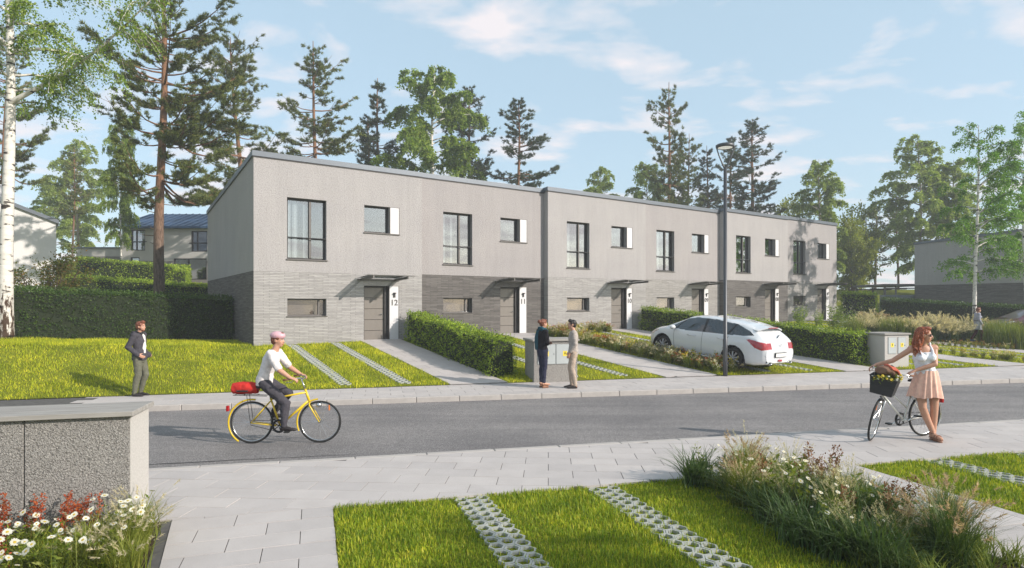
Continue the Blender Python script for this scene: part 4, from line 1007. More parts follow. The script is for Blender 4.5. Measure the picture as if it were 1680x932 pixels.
    rs = np.random.default_rng(5); tb = TB(); LP, LA = [], []
    t = np.linspace(0, 1, 9); o = np.array([0, 0, 7.45]); pts = o + np.stack([4.9 * t, -.3 * t, 3.5 * t ** .95 - .5 * np.sin(t * 3)], 1); tb.tube(pts, .075 * (1 - t) + .012, 6)
    for q in range(60):
        tt = rs.uniform(.22, 1.0); pp = np.array([np.interp(tt, t, pts[:, c]) for c in range(3)]); a = rs.uniform(-1.9, 1.9); d2 = np.array([math.cos(a), math.sin(a), 0]); l2 = rs.uniform(.5, 1.5)
        s3 = np.linspace(0, 1, 5); f = lambda s: pp + d2 * (s * l2 * .75)[:, None] + np.array([0, 0, 1.0]) * (.45 * l2 * s - .95 * l2 * s ** 2)[:, None]
        tb.tube(f(s3), np.linspace(.014, .004, 5), 3); m_ = int(l2 * 75); s_ = rs.uniform(.1, 1, m_); LP.append(f(s_) + rs.normal(0, .10, (m_, 3))); LA.append(np.tile([d2[0] * .4, d2[1] * .4, -.6], (m_, 1)))
    V, F = leaves(np.concatenate(LP), np.concatenate(LA), .085, rs, .62, .7)
    bo = link('bough', tb.mesh('bough', 'birch_bark'), r); link('bough_leaves', np_mesh('bough_leaves', V, F, 'birch_leaf'), bo); bo.rotation_euler = (0, 0, -1.2)
    # shrubs and rounder trees
    BU = bush_meshes(31, 3.4, 1.55, 'bush_leaf', .09, 8500, 12); x, y = px(88, 22.3); place_tree('shrub', BU, x, y, 'loose reddish green shrub behind the long hedge, right of the near birch', 'shrub', parts=('stems', 'leaves'))
    BY = bush_meshes(32, 6.0, 2.9, 'leaf_yellow', .20, 11000, 13, 'twig')
    for i, (xx, Y, top, lab, wd) in enumerate(((1398, 58, 352, 'yellow-green rounded tree just right of house 07', 1.0), (1290, 62, 322, 'yellow-green tree crown over the roof joint of houses 08 and 07', 1.2), (1412, 64, 330, 'larger yellow-green tree behind the rounded one right of house 07', 1.1))):
        X, Y = px(xx, Y); z0 = gs(X, Y); s = (EYE + (500 - top) * Y / 1000 - z0) / 6.0; place_tree('round_tree', BY, X, Y, lab, 'tree', s * .62 * wd, i * 1.3, sz=s)
    # two street birches behind the photographer, on the right: they throw the dappled shade on the near lawns
    for X, Y, lab, s in ((11.5, .2, 'young street birch outside the picture on the right', .62), (8.6, 1.2, 'smaller young street birch outside the picture on the right', .42)):
        place_tree('birch_tree', B3, X, Y, lab, s=s, z=-.05, rz=X)
trees()
# ------------------------------------------------------------------ utility cabinets, low wall, lamp
def cabinet(x, y, L, depth, label, h=1.13):
    root = tag(empty('utility_cabinet', (x, y, 0.0), math.atan(.24)), label, 'utility cabinet', 'concrete utility cabinets by the pavement')
    MB().cbox(0, L, 0, depth, -.2, h, .012).build('concrete_body', 'aggregate' if L > 1.2 else 'fine_concrete', root)
    MB().cbox(-.05, L + .05, -.05, depth + .05, h + .002, h + .062, .008).build('top_slab', 'coping', root)
    for i in range(2):
        a = .10 + i * (L - .20) / 2 + .01; b = a + (L - .20) / 2 - .02
        if L < 1.2: a += .03; b -= .03
        d = MB().cbox(a, b, -.014, .02, .50, 1.05, .006).build('cabinet_door', 'cabinet_door', root)
        f = MB(); frame_rect(f, a - .008, b + .008, .492, 1.058, -.006, .004, .012); f.build('door_gap', 'seam_dark', d)
        MB().box((a + b) / 2 - .06, (a + b) / 2 + .06, -.0175, -.0148, .72, .86).build('warning_sticker', 'sticker_yellow', d)
        xx = (a + b) / 2; bolt = [(xx - .005, .84), (xx + .022, .84), (xx + .004, .797), (xx + .026, .797), (xx - .020, .735), (xx - .006, .780), (xx - .026, .780)]
        MB().tube([(b - .05, -.014, .78), (b - .05, -.024, .78)], .012, 8).build('lock', 'black_paint', d)
        MB().raw([(a_, -.0192, b_) for a_, b_ in bolt], [(0, 6, 2, 1), (6, 5, 3, 2), (5, 4, 3)]).build('bolt_symbol', 'black_paint', d)
    return root
cabinet(.60, 16.82, 1.27, .95, 'concrete utility cabinet behind the talking couple')
cabinet(12.50, 20.45, 1.0, .95, 'pale concrete utility cabinet behind the red-haired woman')

def low_wall():
    c = Vector((-3.64, 5.81)); ang = math.atan2(.26, .966)
    root = tag(empty('low_wall', (c.x, c.y, 0), ang), 'low rough concrete wall with flat coping in the left foreground', 'wall')
    def panel(x0, x1, nm='wall_panel'): return MB().cbox(x0, x1, 0, .55, -.2, 1.09, .006).build(nm, ['aggregate'], root)
    panel(-.86, -.006); panel(-4.4, -.868)
    MB().box(-.004, .004, .003, .547, -.2, 1.088).build('end_panel', 'fine_concrete', root)
    MB().cbox(-4.5, .04, -.05, .60, 1.092, 1.140, .005).build('coping', 'coping', root)
low_wall()

def street_lamp():
    x, y = 6.43, 18.38
    root = tag(empty('street_lamp', (x, y, 0)), 'tall grey street lamp with a round flat head in front of the white car', 'street lamp')
    Ht = 6.92
    MB().tube([(0, 0, -.1), (0, 0, 1.1), (0, 0, 1.12), (0, 0, Ht - .62)], [.068, .068, .056, .050], 16).build('pole', 'lamp_metal', root, True)
    MB().cbox(-.035, .035, -.072, -.06, .45, .85, .004).build('access_hatch', 'lamp_metal', root)
    hc = (0, 0, Ht)
    for sg in (-1, 1):
        MB().tube([(0, 0, Ht - .70), (sg * .05, 0, Ht - .60), (sg * .18, 0, Ht - .30), (sg * .27, 0, Ht - .02), (sg * .27, 0, Ht + .04)], [.026, .024, .02, .018, .018], 8).build('fork_arm', 'lamp_metal', root, True)
    hd = MB().lathe([(.02, .085), (.18, .08), (.25, .06), (.265, .025), (.265, -.03), (.245, -.04), (.215, -.04), (.215, -.03)], 32, hc).build('lamp_head', 'lamp_metal', root, True)
    hd.rotation_euler = (0, 0, 0)
    MB().lathe([(.0, -.036), (.11, -.038), (.213, -.032)], 32, hc).build('lens', 'lamp_lens', hd, True)
street_lamp()

# ------------------------------------------------------------------ cars
def smooth_interp(xs, kx, ky, r=.03):
    d = np.linspace(kx[0] - .3, kx[-1] + .3, 1400); v = np.interp(d, kx, ky); h = d[1] - d[0]; n = max(3, int(r / h) | 1); k = np.hanning(n + 2)[1:-1]; k /= k.sum()
    vp = np.pad(v, n // 2, mode='edge'); v = np.convolve(vp, k, 'valid'); return np.interp(xs, d, v)
def car(label, loc, rz, paint, seed=0, pitch=0.0):
    """hatchback: lofted skin cut into body, glass and lights; x forward, y left"""
    root = tag(empty('parked_car', loc), label, 'car'); root.rotation_euler = (0, pitch, rz)
    # stations denser at both ends
    t = np.linspace(0, 1, 240); xs = -2.265 + 4.53 * (t - .055 * np.sin(2 * math.pi * t) * 1.6)
    xs = np.clip(xs, -2.265, 2.265)
    top = smooth_interp(xs, [-2.265, -2.25, -2.22, -2.17, -2.10, -1.72, -1.45, -.9, -.2, .25, .55, 1.38, 1.75, 2.08, 2.20, 2.265], [.70, .80, .90, .985, 1.04, 1.33, 1.40, 1.475, 1.51, 1.485, 1.43, 1.02, .945, .80, .66, .50], .10)
    belt = smooth_interp(xs, [-2.265, -2.2, -2.0, -1.6, -.6, .6, 1.38, 1.8, 2.1, 2.265], [.66, .86, .985, 1.03, .985, .93, .93, .86, .70, .46], .15)
    belt = np.minimum(belt, top - .015)
    hw = smooth_interp(xs, [-2.265, -2.2, -2.05, -1.7, -1.2, 0, 1.3, 1.8, 2.05, 2.2, 2.265], [.66, .75, .83, .895, .925, .915, .92, .885, .80, .66, .50], .12)
    low = smooth_interp(xs, [-2.265, -2.15, -1.9, 1.9, 2.15, 2.265], [.34, .27, .21, .20, .22, .30], .1)
    roofw = smooth_interp(xs, [-2.265, -2.1, -1.7, -1.0, 0, .5, 1.35, 2.265], [.58, .62, .56, .62, .64, .60, .74, .45], .2)
    roofw = np.minimum(roofw, hw - .06)
    shape = []
    m = 84; q = np.linspace(0, 1, m)
    for i in range(len(xs)):
        z0, zb, zt, h = low[i], belt[i], top[i], hw[i]
        P = np.array([[0, z0 - .0], [h * .80, z0], [h * .955, z0 + .07], [h * .985, z0 + .22], [h, z0 + (zb - z0) * .58], [h * .985, z0 + (zb - z0) * .85], [h * .955, zb], [roofw[i] + (h * .955 - roofw[i]) * .48, zb + (zt - zb) * .50], [roofw[i] + .01, zb + (zt - zb) * .86], [roofw[i] * .80, zb + (zt - zb) * .955], [roofw[i] * .4, zt - .006], [0, zt]])
        kq = np.array([0, .10, .15, .22, .34, .44, .50, .66, .79, .86, .94, 1.0])
        yy = np.interp(q, kq, P[:, 0]); zz = np.interp(q, kq, P[:, 1])
        kk = np.array([.25, .5, .25])
        for _ in range(7):
            yy[1:-1] = np.convolve(yy, kk, 'valid'); zz[1:-1] = np.convolve(zz, kk, 'valid')
        shape.append(np.stack([np.full(m, xs[i]), yy, zz], 1))
    S = np.array(shape)                                         # (stations, m, 3) left half
    full = np.concatenate([S, (S * np.array([1, -1, 1]))[:, -2::-1]], 1); n_, mm = full.shape[:2]
    V = full.reshape(-1, 3); I = np.arange(n_ * mm).reshape(n_, mm)
    F = np.stack([I[:-1, :-1], I[1:, :-1], I[1:, 1:], I[:-1, 1:]], -1).reshape(-1, 4)
    C = V[F].mean(1); Nn = unit(np.cross(V[F[:, 2]] - V[F[:, 0]], V[F[:, 3]] - V[F[:, 1]])); X, Y, Z = C[:, 0], np.abs(C[:, 1]), C[:, 2]
    def inpoly(px_, pz, poly):
        r = np.zeros(len(px_), bool); k = len(poly)
        for i in range(k):
            x1, y1 = poly[i]; x2, y2 = poly[(i + 1) % k]
            c = ((y1 > pz) != (y2 > pz)) & (px_ < (x2 - x1) * (pz - y1) / (y2 - y1 + 1e-12) + x1); r ^= c
        return r
    WR = .345; wx = (1.42, -1.31); wz = .345
    arch = np.zeros(len(F), bool)
    for w_ in wx: arch |= ((X - w_) ** 2 + (Z - wz) ** 2 < .405 ** 2) & (Y > .45)
    sidey = Y > .5
    dlo = sidey & inpoly(X, Z, [(1.22, .985), (.62, 1.33), (.25, 1.405), (-.5, 1.42), (-1.25, 1.355), (-1.70, 1.20), (-1.86, 1.10), (-1.55, 1.055), (-.6, 1.02), (.5, .965)])
    pB = dlo & (np.abs(X + .18 - .06 * (Z - 1.2)) < .045); pC = dlo & (np.abs(X + 1.14 + .45 * (Z - 1.2)) < .035); pA = dlo & (np.abs(X - .80 + .8 * (Z - 1.15)) < .03)
    pil = pB | pC | pA
    w1 = dlo & ~pil & (X > -.18) & (X < .80 - .8 * (Z - 1.15)); w0 = dlo & ~pil & (X >= .80 - .8 * (Z - 1.15)); w2 = dlo & ~pil & (X <= -.18) & (X > -1.14 - .45 * (Z - 1.2)); w3 = dlo & ~pil & (X <= -1.14 - .45 * (Z - 1.2))
    scr = (X > .55) & (X < 1.36) & (Y < roofw.max() * .98) & (Nn[:, 2] > .2) & ~dlo & (Z > .995) & (Y < np.interp(X, [.55, 1.36], [.58, .74]))
    rear = (X < -1.80) & (X > -2.13) & (Y < np.interp(X, [-2.13, -1.80], [.60, .50])) & (Nn[:, 2] > .15) & (Z > 1.035)
    tail = (X < -1.72) & (inpoly(X, Z, [(-1.72, .965), (-1.80, .99), (-2.3, .90), (-2.3, .74), (-2.16, .70), (-1.98, .76)])) & (Y > .42) & ~rear
    head = (X > 1.66) & inpoly(X, Z, [(1.62, .86), (1.80, .865), (2.2, .74), (2.3, .62), (2.12, .60), (1.9, .70)]) & (Y > .40)
    und = (Z < .335) & ~arch & (Y < .99); lowtrim = (X < -2.02) & (Z < .47) & (Z > .36) & (Y < .62)
    groups = {'side_window': [(w0, 1), (w1, 1), (w2, 1), (w3, 1)], 'windscreen': [(scr, 0)], 'rear_window': [(rear, 0)]}
    used = arch | dlo | scr | rear | tail | head | lowtrim
    def part(mask, name, m_, par=root, off=0.0, smooth=True):
        f = F[mask]
        if not len(f): return None
        ids, inv = np.unique(f, return_inverse=True); return link(name, np_mesh(name, V[ids], inv.reshape(f.shape), m_, smooth=smooth), par)
    body = part(~used, 'body', paint)
    # close the two ends
    for i, nm in ((0, 'rear_bumper_skin'), (n_ - 1, 'front_bumper_skin')):
        ring = list(range(i * mm, i * mm + mm)); v = V[ring]; c = v.mean(0); vv = np.vstack([v, c[None]]); k = len(ring)
        link(nm, np_mesh(nm, vv, np.array([[j, (j + 1) % k, k] for j in range(k)]), paint, smooth=True), root)
    for sg in (1, -1):
        s_ = C[:, 1] * sg > 0
        for wmask in (w0, w1, w2, w3): part(wmask & s_, 'side_window', 'glass_car')
        [part(pm & s_, 'pillar', 'car_black') for pm in (pA, pB, pC)]; part(tail & s_, 'tail_light', 'tail_red'); part(head & s_, 'headlight', 'chrome')
        MB().tube([(.42, sg * .905, .845), (.28, sg * .945, .845), (.18, sg * .945, .845), (.08, sg * .915, .845)], [.012, .016, .016, .012], 6).build('door_handle', paint, root, True)
        MB().tube([(-.72, sg * .915, .89), (-.82, sg * .945, .89), (-.92, sg * .945, .89), (-1.0, sg * .91, .89)], [.012, .016, .016, .012], 6).build('door_handle', paint, root, True)
        mi = MB().ell((.93, sg * 1.02, 1.02), (.085, .115, .075)); mi.tube([(.95, sg * .88, .96), (.94, sg * .97, 1.0)], .03, 6); mi.build('mirror', paint, root, True)
        MB().tube([(1.0, sg * .915, .27), (-.9, sg * .92, .27)], .022, 6).build('sill_strip', 'chrome', root, True)
        for a, b in (((-.155, 1.0), (-.17, .30)), ((.98, .95), (.92, .30)), ((-1.12, 1.0), (-.96, .60))):
            k_ = 14; pts = []
            for j in range(k_ + 1):
                zq = a[1] + (b[1] - a[1]) * j / k_; xq = a[0] + (b[0] - a[0]) * j / k_; ii = int(np.argmin(abs(xs - xq))); side = S[ii]; sel = side[:int(m * .55)]; yq = np.interp(zq, sel[4:, 2], sel[4:, 1]); pts.append((xq, sg * (yq + .0005), zq))
            MB().tube(pts, .0055, 4).build('door_gap', 'car_black', root)
    part(scr, 'windscreen', 'glass_car'); part(rear, 'rear_window', 'glass_car'); part(lowtrim, 'rear_diffuser', 'car_trim')
    # spoiler over the rear window
    sp = MB(); n2 = 13
    vs = []
    for j in range(n2):
        y_ = -.60 + 1.2 * j / (n2 - 1); zc = 1.345 - .10 * (y_ / .6) ** 2; xr = -1.99 + .10 * (y_ / .6) ** 2
        vs += [(-1.62, y_, zc + .035), (xr, y_, zc + .0), (xr + .02, y_, zc - .035), (-1.70, y_, zc - .025)]
    sp.raw(vs, [(4 * j + a, 4 * j + 4 + a, 4 * j + 4 + (a + 1) % 4, 4 * j + (a + 1) % 4) for j in range(n2 - 1) for a in range(4)] + [(0, 1, 2, 3), (4 * n2 - 1, 4 * n2 - 2, 4 * n2 - 3, 4 * n2 - 4)]); spo = sp.build('roof_spoiler', paint, root)
    MB().cbox(-2.0, -1.97, -.22, .22, 1.308, 1.33, .004).build('brake_light', 'tail_red', spo)
    # plate with frame, pipes, wiper, badge
    pl = MB().cbox(-2.305, -2.268, -.27, .27, .50, .635, .006).build('plate_frame', 'car_black', root); MB().box(-2.3085, -2.3055, -.255, .255, .515, .62).build('plate', 'plate_white', pl)
    for sg in (1, -1):
        ring = MB(); k = 18; vs = []
        for j in range(k):
            a = 2 * math.pi * j / k
            for x_, f_ in ((-2.235, 1.0), (-2.292, 1.0), (-2.292, .78), (-2.22, .78)): vs.append((x_, sg * .50 + .125 * f_ * math.cos(a), .335 + .040 * f_ * math.sin(a)))
        ring.raw(vs, [(4 * j + b, 4 * ((j + 1) % k) + b, 4 * ((j + 1) % k) + b + 1, 4 * j + b + 1) for j in range(k) for b in range(3)]).build('exhaust_trim', 'chrome', root, True)
    MB().cbox(-2.295, -2.26, -.09, .09, .37, .425, .008).build('fog_light', 'tail_red', root)
    MB().tube([(-2.125, -.02, 1.05), (-2.05, -.22, 1.12)], .012, 5).build('rear_wiper', 'car_black', root)
    bd = MB()
    for dz in (0, .045): bd.raw([(-2.262, -.045, .80 + dz), (-2.262, 0, .835 + dz), (-2.262, .045, .80 + dz), (-2.262, .045, .82 + dz), (-2.262, 0, .855 + dz), (-2.262, -.045, .82 + dz)], [(0, 1, 4, 5), (1, 2, 3, 4)])
    bd = bd.build('badge', 'chrome', root)
    bd.location = (-.012, 0, 0)
    # wheels
    ty = MB().ring((0, 0, 0), .275, .07, (0, 1, 0), 36, 10); ty_m = ty.mesh('tyre', 'rubber', True)
    for v in ty_m.vertices:
        v.co.y *= 1.45
    rim = MB(); rim.ring((0, .055, 0), .232, .018, (0, 1, 0), 32, 6)
    for a in range(9):
        an = a * 2 * math.pi / 9; d = Vector((math.cos(an), 0, math.sin(an))); p = Vector((-d.z, 0, d.x))
        v = []
        for r_, w_, y_ in ((.04, .026, .085), (.14, .020, .090), (.228, .034, .062)):
            for sgn in (-1, 1): v += [d * r_ + p * w_ * sgn + Vector((0, y_, 0)), d * r_ + p * w_ * sgn + Vector((0, y_ - .035, 0))]
        rim.raw(v, [(0, 2, 6, 4), (4, 6, 10, 8), (0, 4, 5, 1), (4, 8, 9, 5), (2, 3, 7, 6), (6, 7, 11, 10)])
    rim.ell((0, .085, 0), (.05, .018, .05)); rim_m = rim.mesh('rim', 'rim_metal', True)
    dk_m = MB().raw([(.24 * math.cos(a * .2618), .02, .24 * math.sin(a * .2618)) for a in range(24)], [tuple(range(24))]).mesh('brake_disc', 'car_black')
    for x_ in wx:
        for sg in (1, -1):
            wl = link('wheel', ty_m, root, (x_, sg * .80, wz)); wl.rotation_euler = (0, 0, 0 if sg > 0 else math.pi); link('rim', rim_m, wl); link('brake_disc', dk_m, wl)
    for x_ in wx:
        for sg in (1, -1):
            ar = MB(); k = 28; vs = []
            for j in range(k + 1):
                a = math.pi * (-.12 + 1.24 * j / k); vs += [(x_ + .407 * math.cos(a), sg * .50, wz + .407 * math.sin(a)), (x_ + .407 * math.cos(a), sg * .915, wz + .407 * math.sin(a))]
            ar.raw(vs, [(2 * j, 2 * j + 2, 2 * j + 3, 2 * j + 1) for j in range(k)])
            ar.raw([(x_ - .42, sg * .5, .2), (x_ + .42, sg * .5, .2), (x_ + .42, sg * .5, .8), (x_ - .42, sg * .5, .8)], [(0, 1, 2, 3)])
            ar.build('wheel_arch_lining', 'car_black', root, True)
    for x_ in (.35, -.75):
        for sg in (1, -1): MB().ell((x_, sg * .36, .72), (.16, .22, .36)).ell((x_ - .10, sg * .36, 1.08), (.07, .12, .12)).build('seat', 'car_black', root, True)
    MB().cbox(.85, 1.35, -.7, .7, .55, .93, .03).build('dashboard', 'car_black', root)
    root.scale = (1.05, 1.05, 1.05)
    return root
def cars():
    # on the lawn in front of house 10, nose towards the house
    pu, po = 13.15, 7.95
    p = W(pu, po); dirn = -FO; rz = math.atan2(dirn.y, dirn.x)
    a = W(pu, po - 1.4); b = W(pu, po + 1.3); za, zb = gs(a.x, a.y), gs(b.x, b.y)
    car('white hatchback parked nose-in on the lawn behind the street lamp', (p.x, p.y, (za + zb) / 2 + .03), rz, 'car_white', pitch=-math.atan2(za - zb, 2.7))
    x, y = px(1700, 33.0)
    car('dark red car behind the tall grasses at the right edge', (x, y, gs(x, y) + .02), R(176), 'car_maroon')
cars()
# ------------------------------------------------------------------ people
DG = bpy.context.evaluated_depsgraph_get
def wrinkle(name, scale, depth=2):
    if name not in bpy.data.textures: t = bpy.data.textures.new(name, 'CLOUDS'); t.noise_scale = scale; t.noise_depth = depth
    return bpy.data.textures[name]
FOLD = {'hair': .016, 'beard': .008}
def fuse(mb, name, m, voxel, it=5, smooth_fac=.5):
    """overlapping closed shapes become one continuous skin"""
    me = mb.mesh(name, m); o = bpy.data.objects.new(name, me); col.objects.link(o)
    r = o.modifiers.new('r', 'REMESH'); r.mode = 'VOXEL'; r.voxel_size = voxel; r.use_smooth_shade = True
    if it: s = o.modifiers.new('s', 'SMOOTH'); s.iterations = it; s.factor = smooth_fac
    if m.startswith('cloth') or m.startswith('hair'):
        d = o.modifiers.new('d', 'DISPLACE'); d.texture = wrinkle('fine_folds', .022) if m.startswith('hair') else wrinkle('folds', .075); d.strength = FOLD.get(name, .024); d.mid_level = .5; d.texture_coords = 'LOCAL'
    bpy.context.view_layer.update(); out = bpy.data.meshes.new_from_object(o.evaluated_get(DG())); bpy.data.objects.remove(o); out.name = name
    out.materials.clear(); out.materials.append(mat(m)); out.polygons.foreach_set('use_smooth', [True] * len(out.polygons)); return out
def seg(mb, a, b, ra, rb, n=12):
    mb.tube([a, b], [ra, rb], n); mb.ell(a, ra, n, 8); mb.ell(b, rb, n, 8)
def loft(mb, st, side=(0, 1, 0), n=20):
    """stations (centre, half width, half depth), elliptical"""
    sv = Vector(side).normalized(); rings = []; N = len(st); vs = []; fs = []
    for i, (c, w_, d_) in enumerate(st):
        ax = (Vector(st[min(i + 1, N - 1)][0]) - Vector(st[max(i - 1, 0)][0])).normalized(); s2 = (sv - ax * sv.dot(ax)).normalized(); f = ax.cross(s2)
        for k in range(n):
            a = 2 * math.pi * k / n; vs.append(Vector(c) + s2 * w_ * math.cos(a) + f * d_ * math.sin(a))
    for i in range(N - 1):
        for k in range(n): fs.append((i * n + k, i * n + (k + 1) % n, (i + 1) * n + (k + 1) % n, (i + 1) * n + k))
    fs += [tuple(range(n))[::-1], tuple((N - 1) * n + k for k in range(n))]; mb.raw(vs, fs)
def hand(mb, w_, d, palm_n, curl=.5, k=1.0, thumb_side=1, spread=.12):
    """palm and five fingers; d = pointing direction, palm_n = normal of the palm"""
    d = Vector(d).normalized(); pn = Vector(palm_n); pn = (pn - d * pn.dot(d)).normalized(); s = d.cross(pn) * thumb_side; w_ = Vector(w_)
    loft(mb, [(w_ - d * .01, .026 * k, .020 * k), (w_ + d * .03 * k, .036 * k, .018 * k), (w_ + d * .085 * k, .041 * k, .015 * k), (w_ + d * .098 * k, .034 * k, .010 * k)], s, 14)
    for i, (off, l) in enumerate(((.030, .072), (.010, .082), (-.010, .076), (-.029, .060))):
        p = w_ + d * .090 * k + s * off * k; v = (d + s * (off * 3.2) * spread / .12 * .3).normalized(); ang = 0
        for j, f in enumerate((.45, .32, .23)):
            ang += curl * (.5, .9, .7)[j]; v2 = (v * math.cos(ang) + pn * math.sin(ang)).normalized(); q = p + v2 * l * f * k; seg(mb, p, q, (.0095 - j * .0008) * k, (.0090 - j * .0010) * k, 8); p = q
    p = w_ + d * .025 * k + s * .028 * k; v = (d * .65 + s * .75 + pn * .25).normalized(); q = p + v * .042 * k; seg(mb, p, q, .013 * k, .011 * k, 8); v2 = (d * .85 + s * .25 + pn * (.25 + curl * .5)).normalized(); seg(mb, q, q + v2 * .030 * k, .011 * k, .009 * k, 8)
def head(mb, c, fwd, up=(0, 0, 1), k=1.0, chin=1.0):
    f = Vector(fwd).normalized(); u = Vector(up); u = (u - f * u.dot(f)).normalized(); s = u.cross(f); Rm = Matrix((f, s, u)).transposed(); c = Vector(c); T = lambda x, y, z: c + Rm @ Vector((x, y, z)) * k
    sc_ = lambda *r: tuple(x * k for x in r)
    mb.ell(T(-.012, 0, .028), sc_(.098, .076, .092), 16, 12, Rm); mb.ell(T(.030, 0, -.030), sc_(.062, .062, .075), 14, 10, Rm); mb.ell(T(.052, 0, -.085), sc_(.032, .036 * chin, .028), 12, 8, Rm)
    mb.ell(T(.070, 0, .030), sc_(.018, .050, .014), 10, 6, Rm); seg(mb, T(.084, 0, .018), T(.104, 0, -.026), .009 * k, .014 * k, 8); mb.ell(T(.090, 0, -.032), sc_(.012, .018, .009), 8, 6, Rm)
    mb.ell(T(.086, 0, -.058), sc_(.010, .024, .006), 8, 6, Rm); mb.ell(T(.084, 0, -.068), sc_(.010, .020, .006), 8, 6, Rm)
    for sg in (1, -1): mb.ell(T(-.008, sg * .078, -.008), sc_(.020, .009, .032), 8, 8, Rm); mb.ell(T(.060, sg * .038, -.030), sc_(.022, .020, .022), 8, 6, Rm)
    return T, Rm
def face_bits(root, T, Rm, k=1.0, brow='hair_dark', lip=True, eyes=True):
    if eyes:
        for sg in (1, -1):
            e = MB().ell(T(.074, sg * .031, .004), tuple(x * k for x in (.010, .014, .008)), 10, 6, Rm).build('eye', 'panel_white', root, True); MB().ell(T(.0815, sg * .031, .004), tuple(x * k for x in (.004, .006, .006)), 8, 6, Rm).build('iris', 'hair_dark', e, True)
            MB().tube([T(.086, sg * .015, .020), T(.086, sg * .032, .026), T(.074, sg * .048, .021)], .0045 * k, 5).build('eyebrow', brow, root, True)
    if lip: MB().ell(T(.0935, 0, -.063), tuple(x * k for x in (.005, .022, .008)), 10, 6, Rm).build('lips', 'cloth_rust', root, True)

def shoe(mb, ankle, d, k=1.0, heel=0.0, l=.26):
    a = Vector(ankle); d = Vector((d[0], d[1], 0)).normalized(); z = Vector((a.x, a.y, 0)); s = Vector((-d.y, d.x, 0))
    g0 = a.z - .085 * k
    h = z - d * .055 * k; t = z + d * (l - .09) * k
    loft(mb, [(Vector((h.x, h.y, g0 + .045 * k)), .030 * k, .040 * k), (Vector((z.x, z.y, g0 + .050 * k)), .036 * k, .048 * k), (Vector(((z.x * .45 + t.x * .55), (z.y * .45 + t.y * .55), g0 + .034 * k)), .044 * k, .034 * k), (Vector((t.x, t.y, g0 + .024 * k)), .040 * k, .024 * k), (Vector((t.x, t.y, g0 + .020 * k)) + d * .035 * k, .022 * k, .015 * k)], s, 14)
    seg(mb, Vector((a.x, a.y, g0 + .055 * k)), a + Vector((0, 0, .02 * k)), .036 * k, .036 * k)
